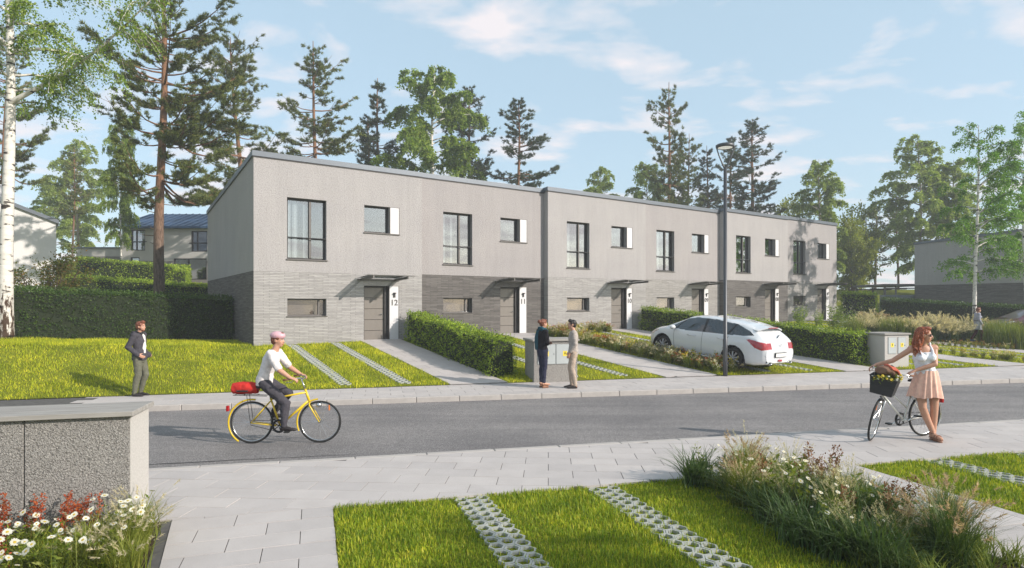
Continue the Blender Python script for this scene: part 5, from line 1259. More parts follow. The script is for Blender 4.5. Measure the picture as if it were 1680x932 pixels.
class Person:
    def __init__(s, label, loc, rz, k=1.0, female=False, voxel=.009):
        s.root = tag(empty('person', loc, rz), label, 'person'); s.k = k; s.f = female; s.vx = voxel; s.J = {}
        j = dict(pel=(0, 0, .95), wai=(0, 0, 1.10), che=(0, 0, 1.30), nec=(-.015, 0, 1.47), hea=(.02, 0, 1.635))
        for sd, sg in (('L', 1), ('R', -1)):
            j.update({'sh' + sd: (-.01, sg * (.165 if female else .19), 1.43), 'el' + sd: (-.03, sg * (.20 if female else .24), 1.14), 'wr' + sd: (.06, sg * (.20 if female else .24), .90), 'hi' + sd: (0, sg * .09, .92), 'kn' + sd: (.03, sg * .10, .50), 'an' + sd: (-.02, sg * .10, .085)})
        s.J = {a: Vector(b) for a, b in j.items()}
    def set(s, **kw):
        for a, b in kw.items(): s.J[a] = Vector(b)
        return s
    def P(s, n): return s.J[n] * s.k
    def torso(s, mb, inf=0.0, z=('pel', 'nec')):
        k = s.k; P = s.P; sv = (P('shL') - P('shR')); f = s.f; i = inf
        st = [(P('pel') - Vector((0, 0, .07 * k)), (.150 if f else .155) * k + i, .105 * k + i), (P('pel'), (.168 if f else .162) * k + i, .115 * k + i), (P('wai'), (.122 if f else .148) * k + i, .092 * k + i), ((P('wai') + P('che')) / 2, (.130 if f else .158) * k + i, .100 * k + i), (P('che'), (.148 if f else .172) * k + i, .115 * k + i), (P('che') + (P('nec') - P('che')) * .6, (.140 if f else .165) * k + i, .090 * k + i), (P('nec') - Vector((0, 0, .005)), .075 * k + i, .065 * k + i)]
        loft(mb, st, sv, 22)
        if f:
            fw = Vector((sv.y, -sv.x, 0)).normalized()
            for sg in (1, -1): mb.ell(P('che') + fw * .085 * k + sv.normalized() * sg * .068 * k + Vector((0, 0, -.015)), .058 * k + i)
        for a in 'LR': seg(mb, (P('nec') * .35 + P('che') * .25 + P('sh' + a) * .4), P('sh' + a), .062 * k + i, .058 * k + i)
    def arm(s, mb, a, inf=0.0, to=1.0, fore=True):
        k = s.k; P = s.P; u = (.046 if s.f else .056) * k + inf; e = (.036 if s.f else .043) * k + inf; w_ = (.026 if s.f else .030) * k + inf
        if fore is None:
            q = P('sh' + a) + (P('el' + a) - P('sh' + a)) * to; seg(mb, P('sh' + a), q, u, u + (e - u) * to); return
        seg(mb, P('sh' + a), P('el' + a), u, e); q = P('el' + a) + (P('wr' + a) - P('el' + a)) * to; m_ = P('el' + a) + (P('wr' + a) - P('el' + a)) * .3; seg(mb, P('el' + a), m_, e, e * .98); seg(mb, m_, q, e * .98, e * .98 + (w_ - e * .98) * max(0, (to - .3) / .7))
    def leg(s, mb, a, inf=0.0, to=1.0, wide=1.0):
        k = s.k; P = s.P; kn, an, hi = P('kn' + a), P('an' + a), P('hi' + a); fw = Vector((1, 0, 0))
        r = [(.088 if s.f else .086) * k, (.055 if s.f else .060) * k, (.054 if s.f else .058) * k, .036 * k]; r = [x * wide + inf for x in r]
        seg(mb, hi, kn, r[0], r[1], 14); c = kn + (an - kn) * .28 - Vector((.012 * k, 0, 0)); seg(mb, kn, c, r[1], r[2], 14); q = kn + (an - kn) * to; seg(mb, c, q, r[2], r[2] + (r[3] - r[2]) * max(0, (to - .28) / .72), 14)
    def body(s, fwd, hands, up=(0, 0, 1), feet=None, chin=1.0):
        mb = MB(); P = s.P; k = s.k; s.torso(mb); seg(mb, P('nec') - Vector((0, 0, .03)), P('hea') - Vector((0, 0, .06 * k)), (.050 if s.f else .060) * k, (.046 if s.f else .056) * k)
        s.T, s.R = head(mb, P('hea'), fwd, up, k, chin)
        for a in 'LR':
            s.arm(mb, a); s.leg(mb, a); d, pn, cu, ts = hands[a]; hand(mb, P('wr' + a), d, pn, cu, k, ts)
            fd = (feet or {}).get(a, (1, 0)); shoe(mb, P('an' + a), fd, k * .94)
        s.b = link('body', fuse(mb, 'body', 'skin', s.vx, 3), s.root); return s
    def wear(s, name, m, fn, it=4, parent=None, voxel=None):
        mb = MB(); fn(mb); return link(name, fuse(mb, name, m, voxel or s.vx * 1.05, it), parent or s.root)
def short_hair(p, m, top=1.0, back=1.0, beard=False, vol=1.0):
    k = p.k; T, Rm = p.T, p.R; q = lambda *r: tuple(x * k for x in r)
    mb = MB(); mb.ell(T(-.024, 0, .045), q(.100 * vol, .083 * vol, .088), 16, 12, Rm); mb.ell(T(-.05, 0, .0), q(.066 * back, .076, .085), 14, 10, Rm); mb.ell(T(.045, 0, .105), q(.055, .058, .032 * top), 12, 8, Rm)
    for sg in (1, -1): mb.ell(T(.012, sg * .068, .045), q(.042, .018, .045), 10, 8, Rm)
    link('hair', fuse(mb, 'hair', m, .008, 2), p.root)
    if beard:
        b = MB(); b.ell(T(.052, 0, -.086), q(.038, .044, .030), 12, 8, Rm); b.ell(T(.082, 0, -.048), q(.014, .026, .006), 8, 6, Rm)
        for sg in (1, -1): b.ell(T(.022, sg * .056, -.055), q(.034, .012, .034), 10, 8, Rm)
        link('beard', fuse(b, 'beard', m, .007, 2), p.root)

def person_left():
    p = Person('young man in a dark hooded jacket and olive trousers, headphones round his neck', (-8.78, 14.36, 0), R(4), 1.0)
    p.set(elL=(-.13, .26, 1.17), wrL=(.07, .22, .985), elR=(-.12, -.26, 1.17), wrR=(.08, -.22, .985), knL=(.10, .09, .50), anL=(-.02, .09, .085), knR=(.02, -.09, .50), anR=(-.06, -.10, .085), hea=(.035, 0, 1.635))
    p.body((1, -.10, .0), {'L': ((.85, -.25, -.45), (0, -1, 0), .5, -1), 'R': ((.85, .25, -.45), (0, 1, 0), .5, 1)})
    def jk(mb):
        p.torso(mb, .022)
        loft(mb, [(p.P('pel') - Vector((0, 0, .10)), .185, .145), (p.P('wai'), .178, .130)], (0, 1, 0), 22)
        for a in 'LR': p.arm(mb, a, .020)
        for a, sg in (('L', 1), ('R', -1)): mb.ell((.13, sg * .13, .96), (.075, .05, .075))
    p.wear('jacket', 'cloth_jacket', jk)
    hd = MB(); hd.ell((-.105, 0, 1.435), (.085, .12, .085), 16, 10); hd.ring((-.045, 0, 1.475), .095, .028, (0.3, 0, 1), 24, 8); link('hood', fuse(hd, 'hood', 'cloth_jacket', .009, 4), p.root)
    p.wear('t_shirt', 'cloth_tee', lambda mb: loft(mb, [((.075, 0, 1.00), .075, .07), ((.065, 0, 1.20), .07, .085), ((.060, 0, 1.40), .055, .075), ((.03, 0, 1.45), .05, .05)], (0, 1, 0), 16))
    p.wear('trousers', 'cloth_olive', lambda mb: ([p.leg(mb, a, .014, .98) for a in 'LR'], loft(mb, [((0, 0, .80), .12, .11), ((0, 0, .90), .17, .125), ((0, 0, 1.0), .165, .12)], (0, 1, 0), 20)))
    p.wear('shoes', 'leather_dark', lambda mb: [shoe(mb, p.P('an' + a), (1, 0)) for a in 'LR'])
    h = MB().ring((.01, 0, 1.505), .078, .014, (.35, 0, 1), 24, 6).build('headphones', 'black_paint', p.root, True)
    for sg in (1, -1): MB().ell((.075, sg * .045, 1.475), (.026, .032, .036)).build('ear_cup', 'black_paint', h, True)
    short_hair(p, 'hair_auburn', 1.25, 1.0, True, 1.03); face_bits(p.root, p.T, p.R, 1.0, 'hair_auburn', False)
person_left()

def person_woman():
    p = Person('woman with a hair bun, teal scarf, black sweater and navy trousers, arms folded', (.79, 15.80, .045), R(32), .985, True)
    p.set(elL=(.02, .22, 1.14), wrL=(.20, -.02, 1.13), elR=(.02, -.22, 1.14), wrR=(.20, .05, 1.09), hea=(.03, 0, 1.635), knL=(.04, .08, .50), knR=(.02, -.075, .50), anL=(.02, .085, .10), anR=(-.01, -.075, .10))
    p.body((1, -.12, -.04), {'L': ((.1, -1, 0), (-1, 0, 0), .5, 1), 'R': ((.1, 1, .1), (-1, 0, 0), .5, -1)})
    def sw(mb):
        p.torso(mb, .014)
        for a in 'LR': p.arm(mb, a, .013)
    p.wear('sweater', 'cloth_black', sw)
    p.wear('trousers', 'cloth_navy', lambda mb: ([p.leg(mb, a, .012, .96, 1.0) for a in 'LR'], [mb.ell(p.P('an' + a) + Vector((0, 0, .07)), (.055, .055, .09)) for a in 'LR'], loft(mb, [((0, 0, .80), .13, .11), ((0, 0, .93), .18, .13), ((0, 0, 1.04), .14, .108)], (0, 1, 0), 20)))
    p.wear('shoes', 'leather_brown', lambda mb: [(shoe(mb, p.P('an' + a) - Vector((0, 0, .005)), (1, 0), .92), loft(mb, [(p.P('an' + a) + Vector((-.045, 0, -.13)), .034, .035), (p.P('an' + a) + Vector((.03, 0, -.115)), .040, .03), (p.P('an' + a) + Vector((.14, 0, -.125)), .036, .022)], (0, 1, 0), 12)) for a in 'LR'])
    def sf(mb):
        mb.ring((.0, 0, 1.475), .080, .048, (.25, 0, 1), 26, 10); mb.ring((.02, 0, 1.43), .105, .040, (.45, .1, 1), 26, 10)
        loft(mb, [((-.08, .09, 1.44), .06, .03), ((-.125, .10, 1.25), .075, .025), ((-.12, .105, 1.05), .08, .02), ((-.10, .11, .93), .07, .015)], (0, 1, 0), 14)
    p.wear('scarf', 'cloth_teal', sf, 3)
    T, Rm = p.T, p.R; mb = MB(); mb.ell(T(-.022, 0, .040), (.102, .084, .090), 16, 12, Rm); mb.ell(T(-.05, 0, .005), (.062, .072, .075), 14, 10, Rm); mb.ell(T(-.125, 0, .055), (.048, .055, .048), 14, 10, Rm); mb.ell(T(.04, 0, .095), (.05, .06, .03), 12, 8, Rm)
    link('hair', fuse(mb, 'hair', 'hair_auburn', .008, 2), p.root); face_bits(p.root, T, Rm, 1.0, 'hair_auburn')
person_woman()

def person_man():
    p = Person('man in a light grey sweater and sand trousers facing the woman with the scarf', (1.58, 15.72, 0), R(174), 1.0)
    p.set(elL=(-.05, .25, 1.15), wrL=(.10, .20, .92), elR=(-.05, -.25, 1.15), wrR=(.10, -.20, .92), hea=(.03, 0, 1.635), knL=(.04, .08, .50), knR=(.07, -.09, .50), anL=(-.05, .09, .085), anR=(.04, -.10, .085))
    p.body((1, .05, -.02), {'L': ((.25, -.15, -1), (0, -1, 0), .45, -1), 'R': ((.25, .15, -1), (0, 1, 0), .45, 1)})
    def sw(mb):
        p.torso(mb, .018); loft(mb, [((0, 0, .86), .172, .128), ((0, 0, 1.0), .172, .128)], (0, 1, 0), 20)
        for a in 'LR': p.arm(mb, a, .016, .82)
    p.wear('sweater', 'cloth_beige', sw)
    p.wear('trousers', 'cloth_sand', lambda mb: ([p.leg(mb, a, .014, .98) for a in 'LR'], loft(mb, [((0, 0, .80), .12, .11), ((0, 0, .90), .165, .12), ((0, 0, .98), .16, .115)], (0, 1, 0), 20)))
    p.wear('shoes', 'leather_dark', lambda mb: [shoe(mb, p.P('an' + a), (1, .1), 1.03) for a in 'LR'])
    short_hair(p, 'hair_dark', 1.35, 1.0, False, 1.0); face_bits(p.root, p.T, p.R, 1.0, 'hair_dark')
person_man()

def person_far():
    x, y = px(1604, 29.5); p = Person('person in a grey knee-length coat and dark red trousers walking beside the tall grasses', (x, y, gs(x, y) + .03), R(-14), .96, True, .011)
    p.set(elL=(-.06, .21, 1.15), wrL=(-.02, .21, .90), elR=(-.02, -.21, 1.15), wrR=(.12, -.19, .93), knL=(-.04, .08, .50), anL=(-.24, .08, .16), knR=(.16, -.08, .53), anR=(.18, -.08, .095), hea=(.04, 0, 1.63))
    p.body((1, .1, 0), {'L': ((0, 0, -1), (0, -1, 0), .4, -1), 'R': ((.3, 0, -1), (0, 1, 0), .4, 1)})
    def ct(mb):
        p.torso(mb, .020)
        for a in 'LR': p.arm(mb, a, .016, .9)
        loft(mb, [((.0, 0, .62), .215, .175), ((0, 0, .85), .20, .155), ((0, 0, 1.05), .155, .12)], (0, 1, 0), 22)
    p.wear('coat', 'cloth_grey', ct)
    p.wear('trousers', 'cloth_maroon', lambda mb: [p.leg(mb, a, .012, .98) for a in 'LR'])
    p.wear('shoes', 'shoe_blue', lambda mb: [shoe(mb, p.P('an' + a), (1, 0), 1.02) for a in 'LR'])
    MB().ring((0, 0, 1.055), .145, .014, (0, 0, 1), 28, 6).build('belt', 'leather_dark', p.root, True)
    short_hair(p, 'hair_auburn', 1.1, 1.15, False, 1.06)
person_far()

# ------------------------------------------------------------------ bicycles
def bicycle(label, loc, rz, steer=0.0, paint='bike_white', step=True, basket=False, lean=0.0, tyre='tyre_tan', rack=True):
    """x forward, rear hub above the origin"""
    root = tag(empty('bicycle', loc), label, 'bicycle'); root.rotation_euler = (lean, 0, rz); Rw = .345; WB = 1.10
    sh = Vector((WB - .235, 0, .86)); ax = (Vector((WB - .055, 0, .35)) - sh).normalized()
    fr = empty('steering', (sh.x, 0, sh.z)); fr.parent = root; fr.name = 'front_fork'
    def wheel_meshes():
        t = MB().ring((0, 0, 0), Rw - .015, .017, (0, 1, 0), 48, 8).mesh('tyre', 'rubber', True); r = MB().ring((0, 0, 0), Rw - .036, .010, (0, 1, 0), 48, 6).mesh('rim', tyre if 0 else 'chrome', True)
        s = MB(); s.tube([(0, -.045, 0), (0, .045, 0)], .016, 8)
        for i in range(28):
            a = i * 2 * math.pi / 28; b = a + (.55 if i % 4 < 2 else -.55); y = .035 if i % 2 else -.035; s.tube([(.022 * math.cos(b), y, .022 * math.sin(b)), ((Rw - .036) * math.cos(a), 0, (Rw - .036) * math.sin(a))], .0013, 3, False)
        return t, r, s.mesh('spokes', 'chrome')
    t, r, s = wheel_meshes()
    def wheel(loc_, par):
        w_ = link('wheel', t, par, loc_); link('rim', r, w_); link('spokes', s, w_)
        return w_
    wheel((0, 0, Rw), root)
    bb = Vector((.455, 0, .29)); st = Vector((.30, 0, .74)); hl = sh + ax * .17
    f = MB()
    def T(a, b, ra=.015, rb=None): f.tube([a, b], [ra, rb or ra], 10)
    T(bb, st, .016)
    if step: T(hl + ax * -.01, bb, .018); T(sh + ax * .04, bb.lerp(st, .42), .014)
    else: T(hl, bb, .018); T(sh + ax * .03, st + Vector((0, 0, -.02)), .016)
    for sg in (1, -1): T(Vector((0, sg * .06, Rw)), bb + Vector((-.05, sg * .03, 0)), .009); T(Vector((0, sg * .06, Rw)), st + Vector((0, sg * .02, -.05)), .008)
    T(sh - ax * .02, hl + ax * .02, .021); f.tube([bb - Vector((0, .045, 0)), bb + Vector((0, .045, 0))], .022, 10)
    f.build('frame', paint, root, True)
    MB().tube([st, Vector((.255, 0, .90))], .012, 8).build('seat_post', 'chrome', root, True)
    sd = MB(); loft(sd, [((.10, 0, .925), .10, .022), ((.16, 0, .93), .095, .030), ((.25, 0, .93), .055, .026), ((.37, 0, .925), .022, .018)], (0, 1, 0), 14); sd.build('saddle', 'leather_dark', root, True)
    c = MB().ring(bb + Vector((0, -.055, 0)), .085, .008, (0, 1, 0), 32, 6)
    for i in range(5): a = i * 1.2566; c.tube([bb + Vector((0, -.055, 0)), bb + Vector((.085 * math.cos(a), -.055, .085 * math.sin(a)))], .008, 5)
    c.ring(bb + Vector((0, -.065, 0)), .10, .012, (0, 1, 0), 32, 4); c.build('chainring', 'black_paint', root, True)
    MB().tube([bb + Vector((0, -.055, .095)), Vector((0, -.05, Rw + .035))], .005, 5).tube([bb + Vector((0, -.055, -.095)), Vector((0, -.05, Rw - .035))], .005, 5).build('chain', 'black_paint', root)
    for sg, d in ((-1, Vector((.15, 0, -.08))), (1, Vector((-.15, 0, .08)))):
        q = bb + Vector((0, sg * .075, 0)); cr = MB().tube([q, q + d], .010, 6).build('crank', 'chrome', root, True); e = q + d; MB().cbox(e.x - .045, e.x + .045, e.y + sg * .012 if sg > 0 else e.y - .10, e.y + .10 if sg > 0 else e.y - .012, e.z - .012, e.z + .012, .004).build('pedal', 'black_paint', cr)
    MB().ring((0, 0, Rw), Rw + .028, .016, (0, 1, 0), 30, 6, (math.pi * -.06 + math.pi, math.pi * .80 + math.pi)).build('rear_mudguard', 'chrome' if paint == 'bike_white' else paint, root, True)
    if rack:
        rk = MB(); z = .80
        for y in (-.06, .06): rk.tube([(.26, y, z - .02), (-.28, y, z)], .006, 6)
        for x in (-.26, -.1, .1): rk.tube([(x, -.06, z), (x, .06, z)], .005, 6)
        for sg in (1, -1): rk.tube([(-.06, sg * .06, z), (0, sg * .065, Rw)], .005, 6)
        rk.build('rack', 'chrome' if paint == 'bike_white' else 'black_paint', root, True)
        MB().cbox(-.405, -.365, -.03, .03, .53, .62, .006).build('rear_light', 'reflector_red', root)
    # everything that turns with the bars
    q = lambda v: Vector(v) - sh
    ff = MB()
    ff.tube([q(sh - ax * .02), q(hl + ax * .05)], .017, 10)
    for sg in (1, -1): ff.tube([q(hl + ax * .03), q(hl + ax * .05 + Vector((.0, sg * .05, -.03))), q((WB, sg * .05, Rw))], [.013, .013, .009], 8)
    ff.build('fork', 'chrome' if paint == 'bike_white' else paint, fr, True)
    wheel(q((WB, 0, Rw)), fr)
    MB().ring(q((WB, 0, Rw)), Rw + .028, .015, (0, 1, 0), 26, 6, (math.pi * .12 + math.pi, math.pi * .72 + math.pi)).build('front_mudguard', 'chrome' if paint == 'bike_white' else paint, fr, True)
    hb = MB().tube([q(sh - ax * .0), q(sh - ax * .20)], .012, 8)
    top = q(sh - ax * .20); bw = .29
    hb.tube([top + Vector((-.20, -bw, .02)), top + Vector((-.06, -bw * .85, .035)), top + Vector((.03, -bw * .45, .03)), top + Vector((.04, 0, 0)), top + Vector((.03, bw * .45, .03)), top + Vector((-.06, bw * .85, .035)), top + Vector((-.20, bw, .02))], .011, 8)
    hb.build('handlebar', 'chrome', fr, True)
    for sg in (1, -1):
        MB().tube([top + Vector((-.21, sg * bw * 1.005, .019)), top + Vector((-.10, sg * bw * .915, .031))], .016, 8).build('grip', 'leather_brown', fr, True); MB().tube([top + Vector((-.05, sg * bw * .80, .03)), top + Vector((-.08, sg * bw * .90, -.02)), top + Vector((-.16, sg * bw, -.02))], .005, 5).build('brake_lever', 'chrome', fr, True)
    MB().ell(q((WB - .02, 0, .62)), (.05, .045, .045)).build('front_light', 'chrome', fr, True)
    rf = q((WB - .02, 0, .60)); MB().cbox(rf.x + .16, rf.x + .18, -.012, .012, rf.z - .07, rf.z + .02, .003).build('reflector', 'reflector_orange', fr)
    if basket:
        c0 = top + Vector((.22, 0, -.13)); b = MB(); vs = []
        prof = ((0.12, .15, -.16), (.155, .19, .12))
        # woven basket: solid thin walls with rim, tapered
        for hx, hy, z in prof:
            for t_ in (0, .008): vs += [c0 + Vector((sx * (hx - t_), sy * (hy - t_), z + (t_ if z < 0 else 0))) for sx, sy in ((-1, -1), (1, -1), (1, 1), (-1, 1))]
        fs = []
        for i in range(4):
            j = (i + 1) % 4; fs += [(i, j, 8 + j, 8 + i), (4 + j, 4 + i, 12 + i, 12 + j), (8 + i, 8 + j, 12 + j, 12 + i)]
        fs += [(3, 2, 1, 0), (4, 5, 6, 7)]; bk = b.raw(vs, fs).build('basket', 'basket', fr)
        rm = MB()
        cs = [c0 + Vector((sx * .157, sy * .192, .12)) for sx, sy in ((-1, -1), (1, -1), (1, 1), (-1, 1))]
        rm.tube(cs + [cs[0]], .009, 6); cs = [c0 + Vector((sx * .140, sy * .173, -.01)) for sx, sy in ((-1, -1), (1, -1), (1, 1), (-1, 1))]; rm.tube(cs + [cs[0]], .004, 5); rm.build('basket_rim', 'black_paint', bk, True)
    fr.rotation_mode = 'QUATERNION'; from mathutils import Quaternion
    fr.rotation_quaternion = Quaternion(-ax, steer)
    bpy.context.view_layer.update(); root['fork'] = 1
    return root, fr, top
def woman_and_bike():
    rear = Vector((6.75, 10.0, 0)); d = Vector((-.945, -.325, 0)).normalized(); rz = math.atan2(d.y, d.x)
    b, fr, top = bicycle('white step-through bicycle with a black front basket held by the red-haired woman', rear, rz, R(30), 'bike_white', True, True, lean=R(-2))
    bpy.context.view_layer.update(); MW = fr.matrix_world
    # shoulder bag and flowers in the basket
    c = MW @ (top + Vector((.22, 0, .03)))
    bag = tag(empty('shoulder_bag', c), 'rust and patterned shoulder bag lying on the bicycle basket', 'bag')
    mb = MB(); loft(mb, [((-.19, 0, .03), .09, .05), ((-.10, 0, .05), .13, .075), ((.05, 0, .03), .14, .08), ((.18, -.02, -.01), .10, .055)], (0, 1, 0), 18); link('bag_body', fuse(mb, 'bag_body', 'cloth_pattern', .010, 4), bag)
    mb = MB(); loft(mb, [((-.12, -.06, .105), .085, .03), ((.02, -.075, .095), .105, .035), ((.14, -.09, .045), .08, .03)], (0, 1, .5), 16); link('bag_flap', fuse(mb, 'bag_flap', 'cloth_rust', .009, 3), bag)
    MB().tube([(-.18, .05, .07), (-.05, -.09, .135), (.10, -.10, .10), (.20, .02, .02), (.18, .10, .0)], .012, 6).build('strap', 'leather_dark', bag, True); bag.rotation_euler = (0, R(12), R(35))
    rr = random.Random(4); fl = tag(empty('flower_bunch', MW @ (top + Vector((.24, 0, -.02)))), 'yellow and white flowers along the rim of the bicycle basket', 'flowers'); 
    for i in range(26):
        a = rr.uniform(math.pi * .9, math.pi * 2.05); x, y = .20 * math.cos(a) + rr.uniform(-.02, .02), .17 * math.sin(a) - .03 + rr.uniform(-.02, .02); z = rr.uniform(-.02, .05) + (-.05 if i > 20 else 0)
        o = MB(); n = 8; vs = [(0, 0, .006)]; r_ = rr.uniform(.018, .030)
        for k in range(n * 2): an = math.pi * k / n; q = r_ if k % 2 == 0 else r_ * .6; vs.append((q * math.cos(an), q * math.sin(an), 0))
        o.raw(vs, [(0, 1 + k, 1 + (k + 1) % (2 * n)) for k in range(2 * n)]); w_ = o.build('flower', 'petal_yellow' if i % 3 else 'petal_white', fl); w_.location = (x, y, z); w_.rotation_euler = (rr.uniform(.4, 1.5), 0, rr.uniform(-.8, .8))
    rs = np.random.default_rng(3); pp = np.stack([.18 * np.cos(np.linspace(2.7, 6.5, 120)), .15 * np.sin(np.linspace(2.7, 6.5, 120)) - .02, rs.uniform(-.05, .03, 120)], 1) + rs.normal(0, .015, (120, 3)); V, F = leaves(pp, np.tile([0, -.3, .4], (120, 1)), .05, rs, .4, .8); link('leaves', np_mesh('flower_leaves', V, F, 'stem_green'), fl)
    # the woman
    gp = Vector((6.60, 9.70, 0)); f = Vector((-.30, -.954, 0)).normalized(); rz2 = math.atan2(f.y, f.x); inv = Matrix.Rotation(-rz2, 3, 'Z')
    loc = lambda wv: tuple(inv @ (Vector(wv) - gp))
    p = Person('red-haired woman in sunglasses, white top and peach skirt leaning on her bicycle', gp, rz2, 1.03, True, .0068); k = 1.03
    gl = MW @ (top + Vector((-.15, -.29 * .96, .03))); gr = MW @ (top + Vector((-.15, .29 * .96, .03)))
    far, near = (gl, gr) if gl.x < gr.x else (gr, gl)
    J = lambda v: Vector(v) / k
    far_l = Vector(loc(far)); near_l = Vector(loc(near))
    # shoulders lean a little to the bars
    p.set(pel=(0, .0, .95), wai=(.0, -.02, 1.10), che=(.015, -.045, 1.29), nec=(.02, -.06, 1.455), hea=(.045, -.045, 1.615), shR=(.03, -.215, 1.40), shL=(-.02, .105, 1.42), hiR=(0, -.09, .92), hiL=(0, .09, .92), knR=(.10, -.085, .51), anR=(.02, .075, .12), knL=(.02, .095, .50), anL=(-.01, .09, .085))
    sR = p.P('shR'); vR = far_l - sR; wR = sR + vR * .90; eR = sR + vR * .47 + Vector((.02, -.01, -.055)); p.J['elR'] = eR / k; p.J['wrR'] = wR / k
    sL = p.P('shL'); tgt = near_l + Vector((.0, .0, .02)); wL = tgt + (sL - tgt).normalized() * .085; eL = (sL + wL) / 2 + Vector((.08, .12, -.10)); eL = sL + (eL - sL).normalized() * .285; p.J['elL'] = eL / k; p.J['wrL'] = wL / k
    look = inv @ Vector((.86, -.50, -.04))
    p.body(look, {'R': (vR.normalized(), (0, 0, -1), .85, 1), 'L': ((tgt - p.P('elL')).normalized(), (0, 0, -1), .85, -1)}, feet={'L': (1, .25), 'R': (1, .35)})
    P = p.P
    def tank(mb):
        st = [(P('pel') + Vector((0, 0, .02)), .158 * k, .118 * k), (P('wai'), .132 * k, .104 * k), ((P('wai') + P('che')) / 2, .140 * k, .112 * k), (P('che'), .155 * k, .122 * k), (P('che') + (P('nec') - P('che')) * .42, .134 * k, .112 * k)]; loft(mb, st, P('shL') - P('shR'), 22)
        sv = (P('shL') - P('shR')); fw = Vector((sv.y, -sv.x, 0)).normalized()
        for sg in (1, -1):
            mb.ell(P('che') + fw * .088 * k + sv.normalized() * sg * .068 * k + Vector((0, 0, -.015)), .064 * k)
            a = P('che') + fw * .112 + sv.normalized() * sg * .078 + Vector((0, 0, .03)); m0 = P('che') * .5 + P('nec') * .5 + fw * .088 + sv.normalized() * sg * .088; b = P('nec') + sv.normalized() * sg * .100 + Vector((0, 0, .030)); c = P('che') - fw * .09 + sv.normalized() * sg * .06 + Vector((0, 0, .08)); seg(mb, a, m0, .024, .019, 8); seg(mb, m0, b, .019, .017, 8); seg(mb, b, c, .017, .022, 8)
    p.wear('tank_top', 'cloth_white', tank, 3)
    # skirt with folds
    n, m_ = 96, 12; vs = []; pe = P('pel')
    for i in range(m_):
        t = i / (m_ - 1); z = pe.z + .13 - .42 * t; ra = .135 + .085 * t ** .9; 
        for j in range(n):
            a = 2 * math.pi * j / n; fo = (.004 + .020 * t) * math.sin(a * 13 + math.sin(a * 3) * 1.5); r_ = ra + fo; vs.append((pe.x + r_ * .86 * math.cos(a) + .015 * t, pe.y + r_ * 1.06 * math.sin(a) - .03 * t, z + .012 * t * math.sin(a * 4)))
    fs = [(i * n + j, i * n + (j + 1) % n, (i + 1) * n + (j + 1) % n, (i + 1) * n + j) for i in range(m_ - 1) for j in range(n)]
    MB().raw(vs, fs).build('skirt', 'cloth_peach', p.root, True)
    def sandals(mb):
        for a, d in (('L', (1, .25)), ('R', (1, .35))):
            an = P('an' + a); dv = Vector((d[0], d[1], 0)).normalized(); s2 = Vector((-dv.y, dv.x, 0)); z0 = an.z - .085
            loft(mb, [(Vector((an.x, an.y, z0 + .006)) - dv * .06, .034, .013), (Vector((an.x, an.y, z0 + .006)) + dv * .04, .038, .012), (Vector((an.x, an.y, z0 + .006)) + dv * .14, .046, .012), (Vector((an.x, an.y, z0 + .006)) + dv * .20, .025, .012)], s2, 12)
            for q, r_ in ((.13, .046), (.085, .046)): mb.ring(Vector((an.x, an.y, z0 + .022)) + dv * q, r_, .008, dv, 18, 6)
            mb.ring(an + Vector((0, 0, -.005)), .042, .008, (0, 0, 1), 18, 6)
    p.wear('sandals', 'leather_brown', sandals, 1, voxel=.006)
    # long curly hair
    T, Rm = p.T, p.R; mb = MB(); mb.ell(T(-.026, 0, .045), (.106, .089, .092), 16, 12, Rm); mb.ell(T(-.07, 0, -.02), (.070, .085, .11), 14, 10, Rm); mb.ell(T(.03, 0, .108), (.062, .066, .034), 12, 8, Rm)
    rr = random.Random(9)
    for i in range(58):
        a = rr.uniform(-1.0, 1.0); y0 = a * .082; x0 = rr.uniform(-.095, -.005) if abs(a) > .6 else rr.uniform(-.12, -.06); L = rr.uniform(.24, .36); pts = []; ph = rr.uniform(0, 6)
        for j in range(9):
            t = j / 8; w_ = .018 * t; pts.append(T(x0 - .035 * t + w_ * math.cos(ph + t * 9), y0 * (1 + .35 * t) + w_ * math.sin(ph + t * 9) + (.012 if a > 0 else -.012) * t, .05 - L * t))
        mb.tube(pts, [.014, .016, .017, .017, .016, .015, .013, .010, .006], 6)
    link('hair', fuse(mb, 'hair', 'hair_red', .0075, 1), p.root); face_bits(p.root, T, Rm, k, 'hair_red', True, False)
    sg_ = MB()
    for s in (1, -1): sg_.ell(T(.082, s * .034, .006), (.008, .030, .022), 12, 8, Rm); sg_.tube([T(.080, s * .062, .012), T(.0, s * .088, .012)], .004, 5)
    sg_.tube([T(.088, -.01, .012), T(.088, .01, .012)], .004, 5); sg_.build('sunglasses', 'black_paint', p.root, True)
woman_and_bike()
